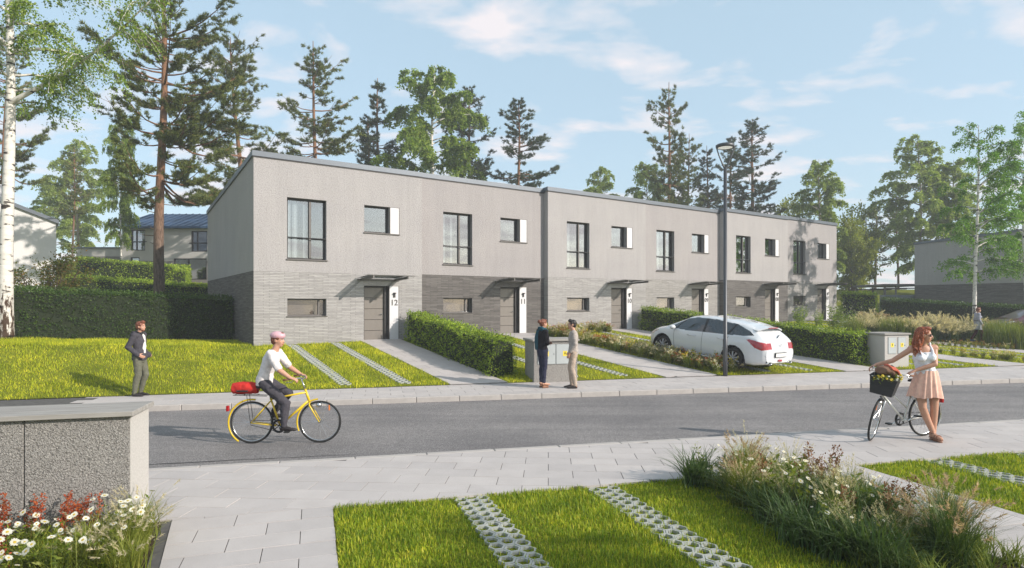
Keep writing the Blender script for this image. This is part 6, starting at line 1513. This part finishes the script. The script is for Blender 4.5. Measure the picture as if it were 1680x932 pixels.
def cyclist():
    rear = Vector((-4.26, 9.98, ROAD_Z)); rz = R(3)
    b, fr, top = bicycle('yellow bicycle being ridden along the road to the right', rear, rz, 0.0, 'bike_yellow', False, False); 
    bag = tag(empty('saddle_bag', (-4.26, 9.98, ROAD_Z), rz), 'red bag on the rear rack of the yellow bicycle', 'bag')
    mb = MB(); loft(mb, [((-.30, 0, .90), .09, .085), ((-.16, 0, .91), .115, .10), ((.0, 0, .91), .115, .10), ((.11, 0, .90), .09, .085)], (0, 1, 0), 18); link('bag_body', fuse(mb, 'bag_body', 'cloth_red', .011, 3), bag)
    MB().cbox(-.20, -.02, -.135, .135, .86, .885, .008).build('strap', 'leather_dark', bag)
    p = Person('cyclist in a pale shirt, dark trousers and pink helmet riding the yellow bicycle', rear, rz, 1.0, False, .010)
    p.set(pel=(.20, 0, 1.02), wai=(.235, 0, 1.17), che=(.31, 0, 1.36), nec=(.36, 0, 1.52), hea=(.42, 0, 1.69), shL=(.36, .19, 1.47), shR=(.36, -.19, 1.47), elL=(.53, .26, 1.22), elR=(.53, -.26, 1.22), wrL=(.70, .275, 1.10), wrR=(.70, -.275, 1.10), hiL=(.22, .09, 1.0), hiR=(.22, -.09, 1.0), knL=(.56, .10, .80), knR=(.58, -.10, .66), anL=(.305, .13, .475), anR=(.56, -.13, .305))
    p.body((1, -.1, -.05), {'L': ((.9, 0, -.25), (0, -.3, -1), 1.0, -1), 'R': ((.9, 0, -.25), (0, .3, -1), 1.0, 1)})
    def sh(mb):
        p.torso(mb, .016)
        for a in 'LR': p.arm(mb, a, .018, .85, None)
    p.wear('shirt', 'cloth_tee', sh); p.wear('trousers', 'cloth_jacket', lambda mb: ([p.leg(mb, a, .013, .97) for a in 'LR'], loft(mb, [((.19, 0, .93), .16, .115), ((.20, 0, 1.02), .172, .128), ((.22, 0, 1.10), .16, .115)], (0, 1, 0), 20)))
    p.wear('shoes', 'leather_dark', lambda mb: [shoe(mb, p.P('an' + a), (1, 0)) for a in 'LR'])
    T, Rm = p.T, p.R; short_hair(p, 'hair_auburn'); hm = MB(); hm.ell(T(-.01, 0, .075), (.128, .098, .072), 18, 12, Rm); link('helmet', fuse(hm, 'helmet', 'helmet_pink', .008, 2), p.root); face_bits(p.root, T, Rm)
cyclist()
# ------------------------------------------------------------------ lawns, paver strips, planting
def grass(name, label, pts, h, wd, m, rs, zf, bend=2, jit=.45):
    n = len(pts); z = zf(pts[:, 0], pts[:, 1]); p = np.column_stack([pts, z]); az = rs.uniform(0, 6.283, n); l = h * rs.uniform(.45, 1.25, n) * (1 + .25 * np.sin(pts[:, 0] * 2.3 + 1.7 * np.sin(pts[:, 1] * 1.9))); lean = np.abs(rs.normal(0, jit, n)); d = np.stack([np.cos(az), np.sin(az), np.zeros(n)], 1); s = np.stack([-d[:, 1], d[:, 0], np.zeros(n)], 1) * (wd * rs.uniform(.6, 1.2, n) * .5)[:, None]; up = np.array([0, 0, 1.0])
    if bend == 2:
        mid = p + d * (l * lean * .35)[:, None] + up * (l * .55)[:, None]; tip = p + d * (l * lean * 1.1)[:, None] + up * (l * (1 - .25 * np.minimum(lean, 1.5)))[:, None]
        V = np.stack([p - s, p + s, mid + s * .8, mid - s * .8, tip], 1).reshape(-1, 3); b = np.arange(n) * 5; F = [np.stack([b, b + 1, b + 2, b + 3], 1), np.stack([b + 3, b + 2, b + 4], 1)]
    else:
        tip = p + d * (l * lean)[:, None] + up * (l * .9)[:, None]; V = np.stack([p - s, p + s, tip], 1).reshape(-1, 3); F = np.arange(3 * n).reshape(n, 3)
    o = link(name, np_mesh(name, V, F, m)); o['kind'] = 'stuff'; o['label'] = label; o['category'] = 'grass'; return o
def near_lawns():
    rs = np.random.default_rng(71); zf = lambda x, y: np.full(len(x), -.022)
    def area_(a0, a1, o0, o1, dens, strips):
        n = int((a1 - a0) * (o1 - o0) * dens); a = rs.uniform(a0, a1, n); o = rs.uniform(o0, o1, n); ok = np.ones(n, bool)
        for s0, s1 in strips: ok &= ~((a > s0 + .03) & (a < s1 - .03)) | (rs.uniform(0, 1, n) < .16)
        x = N0.x + ND.x * a + NP.x * o; y = N0.y + ND.y * a + NP.y * o; ok &= (y < L1[0] + L1[1] * x - .015 + np.abs(rs.normal(0, .02, n)) * 1.2) & (np.abs(x) < .88 * y + .5); return np.column_stack([x, y])[ok]
    P = area_(.015, 4.25, -.4, 2.9, 4200, ((1.30, 1.66), (2.86, 3.22)))
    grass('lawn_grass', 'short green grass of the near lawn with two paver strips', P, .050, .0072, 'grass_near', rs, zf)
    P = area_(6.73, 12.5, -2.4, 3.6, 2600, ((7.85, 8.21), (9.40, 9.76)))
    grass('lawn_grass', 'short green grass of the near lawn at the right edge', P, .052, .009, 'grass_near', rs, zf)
near_lawns()
def far_lawns():
    rs = np.random.default_rng(72); zf = lambda x, y: g(x, y) + .0
    def plot(u0, u1, dens, o_in=.06, h=.085, strips=()):
        n = int((u1 - u0) * (outF((u0 + u1) / 2) - o_in) * dens); u = rs.uniform(u0, u1, n); o = o_in + rs.uniform(0, 1, n) * (outF(u) - o_in - .0); ok = np.ones(n, bool)
        for s0, s1 in strips: ok &= ~((u > s0) & (u < s1)) | (rs.uniform(0, 1, n) < .10)
        x = P0.x + FD.x * u + FO.x * o; y = P0.y + FD.y * u + FO.y * o; ok &= np.abs(x) < .88 * y + .5
        return np.column_stack([x, y])[ok]
    P = np.concatenate([plot(-16, 0, 760, -3.35), plot(0, 3.6, 900, .05, strips=((1.0, 1.32), (2.45, 2.77)))])
    P = P[(P[:, 1] > L4[0] + L4[1] * P[:, 0] - .02)]
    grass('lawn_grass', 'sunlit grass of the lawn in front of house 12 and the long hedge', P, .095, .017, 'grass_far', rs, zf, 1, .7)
    for k in range(1, 6):
        P = plot(6.05 * k + (.0 if k % 2 else -.75), 6.05 * k + 3.58, 620 if k < 3 else 330, .05, strips=((6.05 * k + 1.0, 6.05 * k + 1.32), (6.05 * k + 2.45, 6.05 * k + 2.77)))
        P = P[(P[:, 1] > L4[0] + L4[1] * P[:, 0] - .02)]
        grass('lawn_grass', 'sunlit grass of the front lawn of house %s' % ('11', '10', '09', '08', '07')[k - 1], P, .09, .018 if k < 3 else .03, 'grass_far', rs, zf, 1, .7)
        if k % 2:
            n = 3000; u = rs.uniform(6.05 * k + 5.3, 6.05 * k + 6.05, n); o = rs.uniform(.05, 1, n) * outF(u); x = P0.x + FD.x * u + FO.x * o; y = P0.y + FD.y * u + FO.y * o
    # verge by the hedge of house 12 and slopes on the right
    n = 26000; x = rs.uniform(12, 34, n); y = rs.uniform(20, 40, n); u = (x - P0.x) * FD.x + (y - P0.y) * FD.y; o = (x - P0.x) * FO.x + (y - P0.y) * FO.y; ok = (u > 36.2) & (o > -6) & (y > L4[0] + L4[1] * x) & (np.abs(x) < .88 * y)
    grass('lawn_grass', 'grass of the garden right of house 07', np.column_stack([x, y])[ok], .09, .03, 'grass_far', rs, zf, 1, .7)
    n = 9000; u = rs.uniform(5.02, 6.2, n); o = rs.uniform(.1, 1, n) * outF(u); x = P0.x + FD.x * u + FO.x * o; y = P0.y + FD.y * u + FO.y * o; ok = (y > L4[0] + L4[1] * x) & (u > 5.2)
    grass('lawn_grass', 'grass under the hedge beside the path of house 12', np.column_stack([x, y])[ok], .085, .018, 'grass_far', rs, zf, 1, .7)
far_lawns()

# paver strips
def hexring(w_, l, inner, top, th):
    o = [(w_ / 2, 0), (w_ / 4, l / 2), (-w_ / 4, l / 2), (-w_ / 2, 0), (-w_ / 4, -l / 2), (w_ / 4, -l / 2)]; i_ = [(x * inner, y * inner) for x, y in o]; v = [(x, y, top) for x, y in o] + [(x, y, top) for x, y in i_] + [(x, y, top - th) for x, y in o] + [(x, y, top - th) for x, y in i_]
    f = []
    for k in range(6):
        j = (k + 1) % 6; f += [(k, j, 6 + j, 6 + k), (12 + k, 12 + j, j, k), (6 + k, 6 + j, 18 + j, 18 + k)]
    return v, f
def near_strips():
    v, f = hexring(.158, .146, .76, 0, .06); me = MB().raw(v, f).mesh('paving_stone', 'concrete_grid'); rr = random.Random(1)
    for s0, o0, o1, lab in ((1.30, -.02, 2.7, 'zigzag strip of pale grid pavers, left one in the near lawn'), (2.86, -.35, 2.9, 'zigzag strip of pale grid pavers, right one in the near lawn'), (7.85, -1.3, 2.6, 'zigzag strip of grid pavers in the right-hand near lawn'), (9.40, -1.6, 1.6, 'zigzag strip of grid pavers cut by the right edge of the picture')):
        r0 = NW(s0, 0); root = tag(empty('grid_paver_strip', (r0.x, r0.y, 0), NR), lab, 'paving', 'grid paver strips in the near lawns')
        n = int((o1 - o0) / .152)
        for c in range(3):
            for i in range(n):
                x = .06 + c * .1215; y = -(o0 + .09 + i * .152 + (.076 if c == 1 else 0)); p = NW(s0 + x, -y)
                if p.y > L1[0] + L1[1] * p.x - .09 or abs(p.x) > .88 * p.y + .3: continue
                o = link('paving_stone', me, root, (x, y, .000 + rr.uniform(-.004, .004)), rr.uniform(-.03, .03))
near_strips()
def far_strips():
    v, f = hexring(.195, .172, .70, 0, .05)
    for k in range(6):
        for j, s0 in enumerate((1.0, 2.45)):
            mb = MB(); oF = outF(6.05 * k + s0)
            n = int((oF - .5) / .18)
            for c in range(2):
                for i in range(n):
                    u = 6.05 * k + s0 + .09 + c * .15; o = .35 + i * .18 + (.09 if c else 0); p = W(u, o)
                    if p.y < L4[0] + L4[1] * p.x + .09: continue
                    z = gs(p.x, p.y) + .038; cs, sn = math.cos(FROT), math.sin(FROT); dzdx = (gs(p.x + .05, p.y) - gs(p.x - .05, p.y)) / .1; dzdy = (gs(p.x, p.y + .05) - gs(p.x, p.y - .05)) / .1
                    mb.raw([(p.x + x * cs - y * sn, p.y + x * sn + y * cs, z + zz + (x * cs - y * sn) * dzdx + (x * sn + y * cs) * dzdy) for x, y, zz in v], f)
            o = mb.build('grid_paver_strip', 'concrete_grid'); o['kind'] = 'stuff'; o['label'] = '%s strip of small grid pavers in the lawn of house %s' % (('left', 'right')[j], ('12', '11', '10', '09', '08', '07')[k]); o['category'] = 'paving'
far_strips()

# plants
def arcs(n, rs, l, lean, wd, base=.04, az=None, up=1.0, k=5):
    az = rs.uniform(0, 6.283, n) if az is None else az; d = np.stack([np.cos(az), np.sin(az), np.zeros(n)], 1); p = np.stack([rs.normal(0, base, n), rs.normal(0, base, n), np.zeros(n)], 1); L = l * rs.uniform(.55, 1.1, n); ln = lean * rs.uniform(.25, 1.15, n); t = np.linspace(0, 1, k)
    C = p[:, None] + d[:, None] * (L * ln)[:, None, None] * (t ** 1.7)[None, :, None]; C[:, :, 2] += L[:, None] * (t[None] * up - .42 * ln[:, None] * t[None] ** 2.4)
    s = np.stack([-d[:, 1], d[:, 0], np.zeros(n)], 1); wv = wd * (1 - t ** 1.5) * .5 + wd * .04; A = C + s[:, None] * wv[None, :, None]; B = C - s[:, None] * wv[None, :, None]
    V = np.stack([A, B], 2).reshape(-1, 3); i = (np.arange(n) * k * 2)[:, None] + np.arange(k - 1)[None] * 2; F = np.stack([i, i + 1, i + 3, i + 2], -1).reshape(-1, 4); tang = unit(C[:, -1] - C[:, -2]); return V, F, C, tang
class Plant:
    def __init__(s): s.V = []; s.F3 = []; s.F4 = []; s.m3 = []; s.m4 = []; s.n = 0; s.mats = []
    def add(s, V, F, m):
        if m not in s.mats: s.mats.append(m)
        i = s.mats.index(m); F = np.asarray(F) + s.n; s.V.append(V); s.n += len(V)
        if F.shape[1] == 3: s.F3.append(F); s.m3 += [i] * len(F)
        else: s.F4.append(F); s.m4 += [i] * len(F)
    def mesh(s, name):
        fl = []; mi = []
        if s.F4: fl.append(np.concatenate(s.F4)); mi += s.m4
        if s.F3: fl.append(np.concatenate(s.F3)); mi += s.m3
        return np_mesh(name, np.concatenate(s.V), fl, s.mats, mi)
def clump_mesh(seed, h, n, lean, wd, m, plume=None, npl=0, pl=.10, up=1.0, base=.05, pw=.02):
    rs = np.random.default_rng(seed); P = Plant(); V, F, C, t = arcs(n, rs, h, lean, wd, base, up=up); P.add(V, F, m)
    if plume:
        V, F, C, t = arcs(npl, rs, h * 1.12, lean * .9, wd * .5, base * .6, up=up); P.add(V, F, m); q = 26
        pts = np.repeat(C[:, -1], q, 0) - np.repeat(t, q, 0) * (rs.uniform(-.1, 1, npl * q) * pl)[:, None]; V, F = blades(pts, np.repeat(t, q, 0) * 1.0, pw * 1.6, pw * .30, rs, .75); P.add(V, F, plume)
    return P.mesh('clump')
def flower_mesh(m='petal_white', r=.027, n=13, eye=.30, cup=.15):
    P = Plant(); rs = np.random.default_rng(1); V = []; F = []
    for i in range(n):
        a = i * 2 * math.pi / n + rs.normal(0, .05); rr = r * rs.uniform(.88, 1.1); d = np.array([math.cos(a), math.sin(a), 0]); s = np.array([-d[1], d[0], 0]); w_ = r * math.pi / n * 1.05; z = rs.normal(0, .06) * r
        V += [d * r * .2, d * rr * .6 + s * w_ + [0, 0, cup * r * .3 + z], d * rr + [0, 0, cup * r * .1 + z], d * rr * .6 - s * w_ + [0, 0, cup * r * .3 + z]]; F.append([4 * i, 4 * i + 1, 4 * i + 2, 4 * i + 3])
    P.add(np.array(V), np.array(F), m)
    k = 10; V = [[0, 0, r * .16]] + [[eye * r * math.cos(j * 6.283 / k), eye * r * math.sin(j * 6.283 / k), r * .04] for j in range(k)]; P.add(np.array(V), np.array([[0, 1 + j, 1 + (j + 1) % k] for j in range(k)]), 'flower_eye'); return P.mesh('flower')
def stems_mesh(seed, h, n, m, leaf_m, wd=.007, lean=.35, lsize=.07, nleaf=9, head=None, hsize=.10, hw=.022, hn=40, base=.035):
    """upright leafy stems; returns mesh and the stem tips"""
    rs = np.random.default_rng(seed); P = Plant(); V, F, C, t = arcs(n, rs, h, lean, wd, base); P.add(V, F, m)
    q = nleaf; tt = rs.uniform(.1, .85, (n, q)); idx = np.clip((tt * 4).astype(int), 0, 3); fr = tt * 4 - idx; r_ = np.arange(n)[:, None]; pts = C[r_, idx] * (1 - fr[..., None]) + C[r_, idx + 1] * fr[..., None]; pts = pts.reshape(-1, 3)
    ax = unit(rs.normal(0, 1, (len(pts), 3)) * [1, 1, .3]) + [0, 0, .45]; V, F = leaves(pts, ax, lsize, rs, .32, .25); P.add(V, F, leaf_m)
    if head:
        pts = np.repeat(C[:, -1], hn, 0) - np.repeat(t, hn, 0) * (rs.uniform(-.05, 1, n * hn) * hsize)[:, None] + rs.normal(0, hw * .45, (n * hn, 3)); V, F = leaves(pts, np.repeat(t, hn, 0), hw * .8, rs, .6, 1.0); P.add(V, F, head)
    return P.mesh('stems'), C[:, -1], t
FL_W = flower_mesh(); FL_R = flower_mesh('petal_red', .030, 6, .25, .5); FL_S = flower_mesh('petal_white', .022, 9, .35)
def flowering(name, x, y, z, sm, tips, dirs, fm, label, cat, group, seed, s=1.0, parts=True, fs=1.0, face=None):
    rr = random.Random(seed); root = tag(empty(name, (x, y, z), rr.uniform(0, 6.28)), label, cat, group); root.scale = (s, s, s * rr.uniform(.85, 1.12)); link('stems', sm, root)
    for p, d in zip(tips, dirs):
        v = Vector(d) * .6 + Vector((rr.uniform(-.4, .4), rr.uniform(-.4, .4), .35))
        if face is not None: w_ = Matrix.Rotation(-root.rotation_euler[2], 3, 'Z') @ Vector(face); v += w_ * rr.uniform(.2, 1.0)
        o = link('flower', fm, root, Vector(p)); o.rotation_euler = v.to_track_quat('Z', 'Y').to_euler(); f = rr.uniform(.8, 1.25) * fs; o.scale = (f, f, f)
    return root
def beds():
    rr = random.Random(21); rs = np.random.default_rng(22)
    soil = lambda nm, pts: struct(MB().raw([(x, y, z) for x, y, z in pts], [tuple(range(len(pts)))]).build(nm, 'bed_soil'))
    # --- left foreground bed
    bR = lambda y: -3.46 + (6.23 - y) * (.58 / 1.25)
    soil('flower_bed', [(-7, 3, -.016), (bR(3), 3, -.016), (bR(6.23), 6.23, -.016), (-3.5, 6.4, -.016), (-7, 5.2, -.016)][::1])
    D = [stems_mesh(100 + i, .40, 5, 'stem_green', 'stem_green', .006, .45, .055, 12) for i in range(4)]
    fill = [clump_mesh(140 + i, .26, 90, 1.0, .008, m_) for i, m_ in enumerate(('stem_green', 'grass_near', 'grass_yellow'))]
    face = (.25, -.8, .35)
    def wall_y(x): return 5.81 + (x + 3.64) * .269
    for i in range(26):
        x = rr.uniform(-4.9, -3.15); y = rr.uniform(4.35, wall_y(x) - .14)
        if x > bR(y) - .15: x = bR(y) - rr.uniform(.15, .5)
        m_, tp, dr = D[i % 4]; flowering('daisy_plant', x, y, -.02, m_, tp, dr, FL_W, 'white daisy plant in the bed below the low concrete wall', 'flower', 'daisies below the low wall', i, rr.uniform(.85, 1.25), face=face)
    for i in range(30):
        x = rr.uniform(-5.0, -3.1); y = rr.uniform(4.2, wall_y(x) - .12)
        if x > bR(y) - .12: continue
        o = tag(link('leafy_clump', fill[i % 2], None, (x, y, -.02), rr.uniform(0, 6)), 'low green clump between the daisies below the low wall', 'plant', 'green clumps below the low wall'); o.scale = [rr.uniform(.8, 1.3)] * 3
    SP = [stems_mesh(160 + i, .55, 6, 'seed_brown', 'stem_green', .005, .22, .05, 5, 'petal_red', .20, .035, 60) for i in range(3)]
    for i, (x, y) in enumerate(((-4.45, 5.35), (-4.28, 5.45), (-4.72, 5.3), (-4.05, 5.5), (-3.93, 5.58), (-3.78, 5.5), (-4.0, 4.75), (-4.6, 4.6))):
        o = tag(link('red_spike_plant', SP[i % 3][0], None, (x, y, -.02), rr.uniform(0, 6)), 'plant with rusty red flower spikes against the low wall', 'flower', 'red spikes below the low wall'); f = rr.uniform(.75, 1.0); o.scale = (f, f, f)
    YG = [clump_mesh(170 + i, .50, 190, .75, .009, 'grass_yellow', 'plume', 22, .08, base=.05, pw=.022) for i in range(2)]
    for i, (x, y, s) in enumerate(((-3.42, 5.62, 1.0), (-3.28, 5.25, 1.05), (-3.45, 4.95, .9), (-3.05, 4.85, .9), (-3.62, 5.3, .8))):
        o = tag(link('yellow_grass', YG[i % 2], None, (x, y, -.02), rr.uniform(0, 6)), 'yellow-green grass tuft spilling over the driveway edge', 'grass tuft', 'yellow tufts beside the driveway'); o.scale = (s, s, s)
    # --- right foreground bed
    q = [NW(4.2, -.05), NW(5.36, -.4), NW(5.36, 4), NW(3.9, 4)]; soil('flower_bed', [(p.x, p.y, -.016) for p in q])
    D2 = [stems_mesh(200 + i, .56, 7, 'stem_green', 'stem_green', .007, .38, .075, 14) for i in range(4)]
    for i in range(46):
        o_ = rr.uniform(-.1, 2.9); a = rr.uniform(4.25, 5.3) - .12 * max(0, o_ - 1); p = NW(a, o_)
        if p.y > L1[0] + L1[1] * p.x - .1: continue
        m_, tp, dr = D2[i % 4]; s = rr.uniform(.75, 1.15) * (.85 if o_ < .8 else 1); flowering('daisy_plant', p.x, p.y, -.02, m_, tp[:4], dr[:4], FL_W if i % 3 else FL_S, 'tall daisy plant in the bed at the lower right', 'flower', 'daisies in the lower right bed', 50 + i, s, fs=.78, face=face)
    SB = [stems_mesh(260 + i, .60, 5, 'seed_brown', 'stem_dark', .006, .25, .05, 6, 'seed_brown', .24, .035, 48) for i in range(3)]
    for i in range(13):
        o_ = rr.uniform(-.1, 2.8); a = rr.uniform(4.3, 5.36); p = NW(a, o_)
        if p.y > L1[0] + L1[1] * p.x - .1: continue
        o = tag(link('seed_spike_plant', SB[i % 3][0], None, (p.x, p.y, -.02), rr.uniform(0, 6)), 'plant with brown-red seed spikes in the lower right bed', 'flower', 'seed spikes in the lower right bed'); f = rr.uniform(.7, 1.05); o.scale = (f, f, f)
    G1 = clump_mesh(300, .62, 420, .62, .008, 'grass_yellow', 'plume_pink', 40, .09, base=.06, pw=.024); G2 = clump_mesh(301, .66, 480, .70, .008, 'stem_dark', 'plume_pink', 60, .09, base=.07, pw=.026); G3 = clump_mesh(302, .45, 260, .95, .013, 'grass_blue', base=.07)
    for i, (x, y, me, s, lab) in enumerate(((2.80, 7.35, G1, .95, 'sunlit yellow fountain grass beside the pavement in the lower right bed'), (3.62, 5.05, G2, 1.05, 'dark fountain grass with pinkish plumes at the bottom of the picture'), (2.55, 6.75, G1, .8, 'smaller fountain grass on the lawn side of the lower right bed'), (3.25, 5.75, G3, 1.1, 'broad-bladed grass tuft left of the dark fountain grass'), (2.75, 6.2, G3, 1.0, 'broad-bladed grass tuft in the middle of the lower right bed'), (4.2, 5.9, G2, .75, 'small dark fountain grass beside the path in the lower right bed'))):
        o = tag(link('fountain_grass', me, None, (x, y, -.02), rr.uniform(0, 6)), lab, 'ornamental grass'); o.scale = (s, s, s)
    for i in range(100):
        o_ = rr.uniform(-.1, 3.0) if i < 60 else rr.uniform(1.7, 3.6); a = rr.uniform(4.15, 5.36) - (.12 * max(0, o_ - 1) if i < 60 else 0); p = NW(a, o_)
        if p.y > L1[0] + L1[1] * p.x - .1: continue
        o = tag(link('leafy_clump', fill[0] if i % 3 else G3, None, (p.x, p.y, -.02), rr.uniform(0, 6)), 'low green clump among the stems of the lower right bed', 'plant', 'green clumps in the lower right bed'); f = rr.uniform(.7, 1.25); o.scale = (f, f, f)
    FG = [clump_mesh(310 + i, .58, 110, .55, .006, m_, 'plume', 26, .14, base=.05, pw=.018) for i, m_ in enumerate(('grass_yellow', 'stem_green'))]
    for i in range(22):
        o_ = rr.uniform(-.15, 3.0); a = rr.uniform(4.2, 5.36); p = NW(a, o_)
        if p.y > L1[0] + L1[1] * p.x - .1: continue
        o = tag(link('fine_grass', FG[i % 2], None, (p.x, p.y, -.02), rr.uniform(0, 6)), 'fine pale grass tuft among the flowers of the lower right bed', 'grass tuft', 'fine grasses in the lower right bed'); f = rr.uniform(.7, 1.1); o.scale = (f, f, f)
    # --- bed between the path of house 11 and the white car
    M1 = [stems_mesh(320 + i, .50, 10, 'stem_green', 'grass_yellow', .012, .45, .09, 16, h_, .10, .05, 9) for i, h_ in enumerate(('petal_red', 'petal_white', 'plume', 'petal_yellow', 'petal_red'))]
    M2 = [clump_mesh(340 + i, .46, 120, .8, .016, m_, 'plume', 12, .08, pw=.04) for i, m_ in enumerate(('grass_yellow', 'stem_green'))]
    def meadow(us, os_, n, grp, lab, zs=1.0, seed=0):
        r2 = random.Random(seed)
        for i in range(n):
            u = r2.uniform(*us); o_ = r2.uniform(os_[0], min(os_[1], outF(u) - .15)); p = W(u, o_); f = r2.uniform(.75, 1.2) * zs
            me = M1[r2.randrange(5)][0] if r2.random() < .6 else M2[r2.randrange(2)]
            o = tag(link('meadow_plant', me, None, (p.x, p.y, gs(p.x, p.y)), r2.uniform(0, 6)), lab, 'flower', grp); o.scale = (f, f, f)
    meadow((11.40, 12.25), (.7, 9.7), 150, 'meadow strip beside the white car', 'small meadow plant in the strip between the path and the white car', 1.0, 1)
    meadow((12.2, 15.2), (.25, .8), 34, 'meadow plants along the wall of house 10', 'small meadow plant at the foot of the wall of house 10', .95, 2)
    meadow((23.4, 24.3), (1.0, 13.5), 90, 'meadow strip of house 08', 'small flowering plant in the low strip in front of house 08', .75, 3)
    meadow((35.5, 36.4), (1.0, 16.5), 80, 'meadow strip right of house 07', 'small flowering plant in the low strip right of the utility cabinet', .85, 4)
    # --- tall planting on the right
    T1 = [stems_mesh(360 + i, 1.5, 26, 'stem_green', 'birch_leaf', .016, .32, .13, 22, 'petal_white', .10, .05, 6, .16) for i in range(2)]
    for i, (x, Y, s, lab) in enumerate(((1312, 33.5, 1.0, 'tall white-flowering shrub in front of house 08'), (1345, 34.5, .8, 'lower white-flowering shrub between the two tall ones'), (1372, 33.0, 1.15, 'tall white-flowering shrub in front of the door of house 07'), (1394, 31.5, .95, 'white-flowering shrub at the corner right of house 07'))):
        X, Y = px(x, Y); o = tag(link('flowering_shrub', T1[i % 2][0], None, (X, Y, gs(X, Y) - .02), i), lab, 'shrub'); o.scale = (s * 1.1, s * 1.1, s)
    W1 = clump_mesh(380, 1.25, 340, .75, .022, 'grass_blue', 'plume', 110, .30, base=.14, pw=.085); W2 = clump_mesh(381, 1.35, 420, .35, .026, 'stem_green', base=.20); W3 = clump_mesh(382, 1.05, 300, .6, .022, 'grass_yellow', 'plume_pink', 50, .16, base=.14, pw=.06)
    k = 0
    for me, pts, lab, grp, s in ((W1, ((1418, 30.5), (1436, 31.5), (1497, 29.0), (1512, 30.5), (1528, 29.5), (1545, 30.5), (1560, 29.2), (1576, 30.2), (1590, 31.5)), 'pale feathery plume grass in the border right of house 07', 'plume grasses in the right border', .95),
                                 (W2, ((1402, 29.5), (1452, 29.8), (1466, 30.5), (1478, 29.0), (1632, 28.5), (1645, 29.5), (1655, 27.5), (1668, 28.5), (1676, 27.0), (1620, 29.6), (1690, 27.5)), 'upright deep green grass in the border on the right', 'green grasses in the right border', .92),
                                 (W3, ((1428, 34.0), (1446, 34.5), (1460, 33.5), (1486, 33.0), (1612, 31.5), (1640, 31.2), (1660, 31.0), (1535, 33.0)), 'pinkish seed grass in front of the far hedge on the right', 'pink grasses in the right border', .95)):
        for x, Y in pts:
            X, Y = px(x, Y); k += 1; o = tag(link('tall_grass', me, None, (X, Y, gs(X, Y) - .02), k * 1.3), lab, 'ornamental grass', grp); f = s * rr.uniform(.85, 1.12); o.scale = (f, f, f)
    # thin line of rusty ground cover along the path by the tall grasses
    for i in range(26):
        x = 1400 + i * 10.5; Y = 28.3 - i * .045 - .02 * (x - 1400) * .09; X, Y = px(x, Y); o = tag(link('ground_cover', M1[0][0] if i % 3 else M2[0], None, (X, Y, gs(X, Y)), i), 'rusty low plant along the front of the right border', 'flower', 'low plants along the right border'); f = rr.uniform(.5, .75); o.scale = (f, f, f)
beds()

# ------------------------------------------------------------------ air
def haze():
    m = bpy.data.materials.new('haze'); m.use_nodes = True; t = m.node_tree; t.nodes.clear(); v = t.nodes.new('ShaderNodeVolumePrincipled'); v.inputs['Color'].default_value = (.93, .96, 1.0, 1); v.inputs['Density'].default_value = HAZE; v.inputs['Anisotropy'].default_value = 0.0
    o = t.nodes.new('ShaderNodeOutputMaterial'); t.links.new(v.outputs[0], o.inputs['Volume']); MATS['haze'] = m
    b = MB().box(-152, 152, -62, 152, -2, 27).build('haze', 'haze'); b['kind'] = 'stuff'; b['label'] = 'thin pale morning haze in the air'; b['category'] = 'haze'
HAZE = 0.0017
if HAZE: haze()
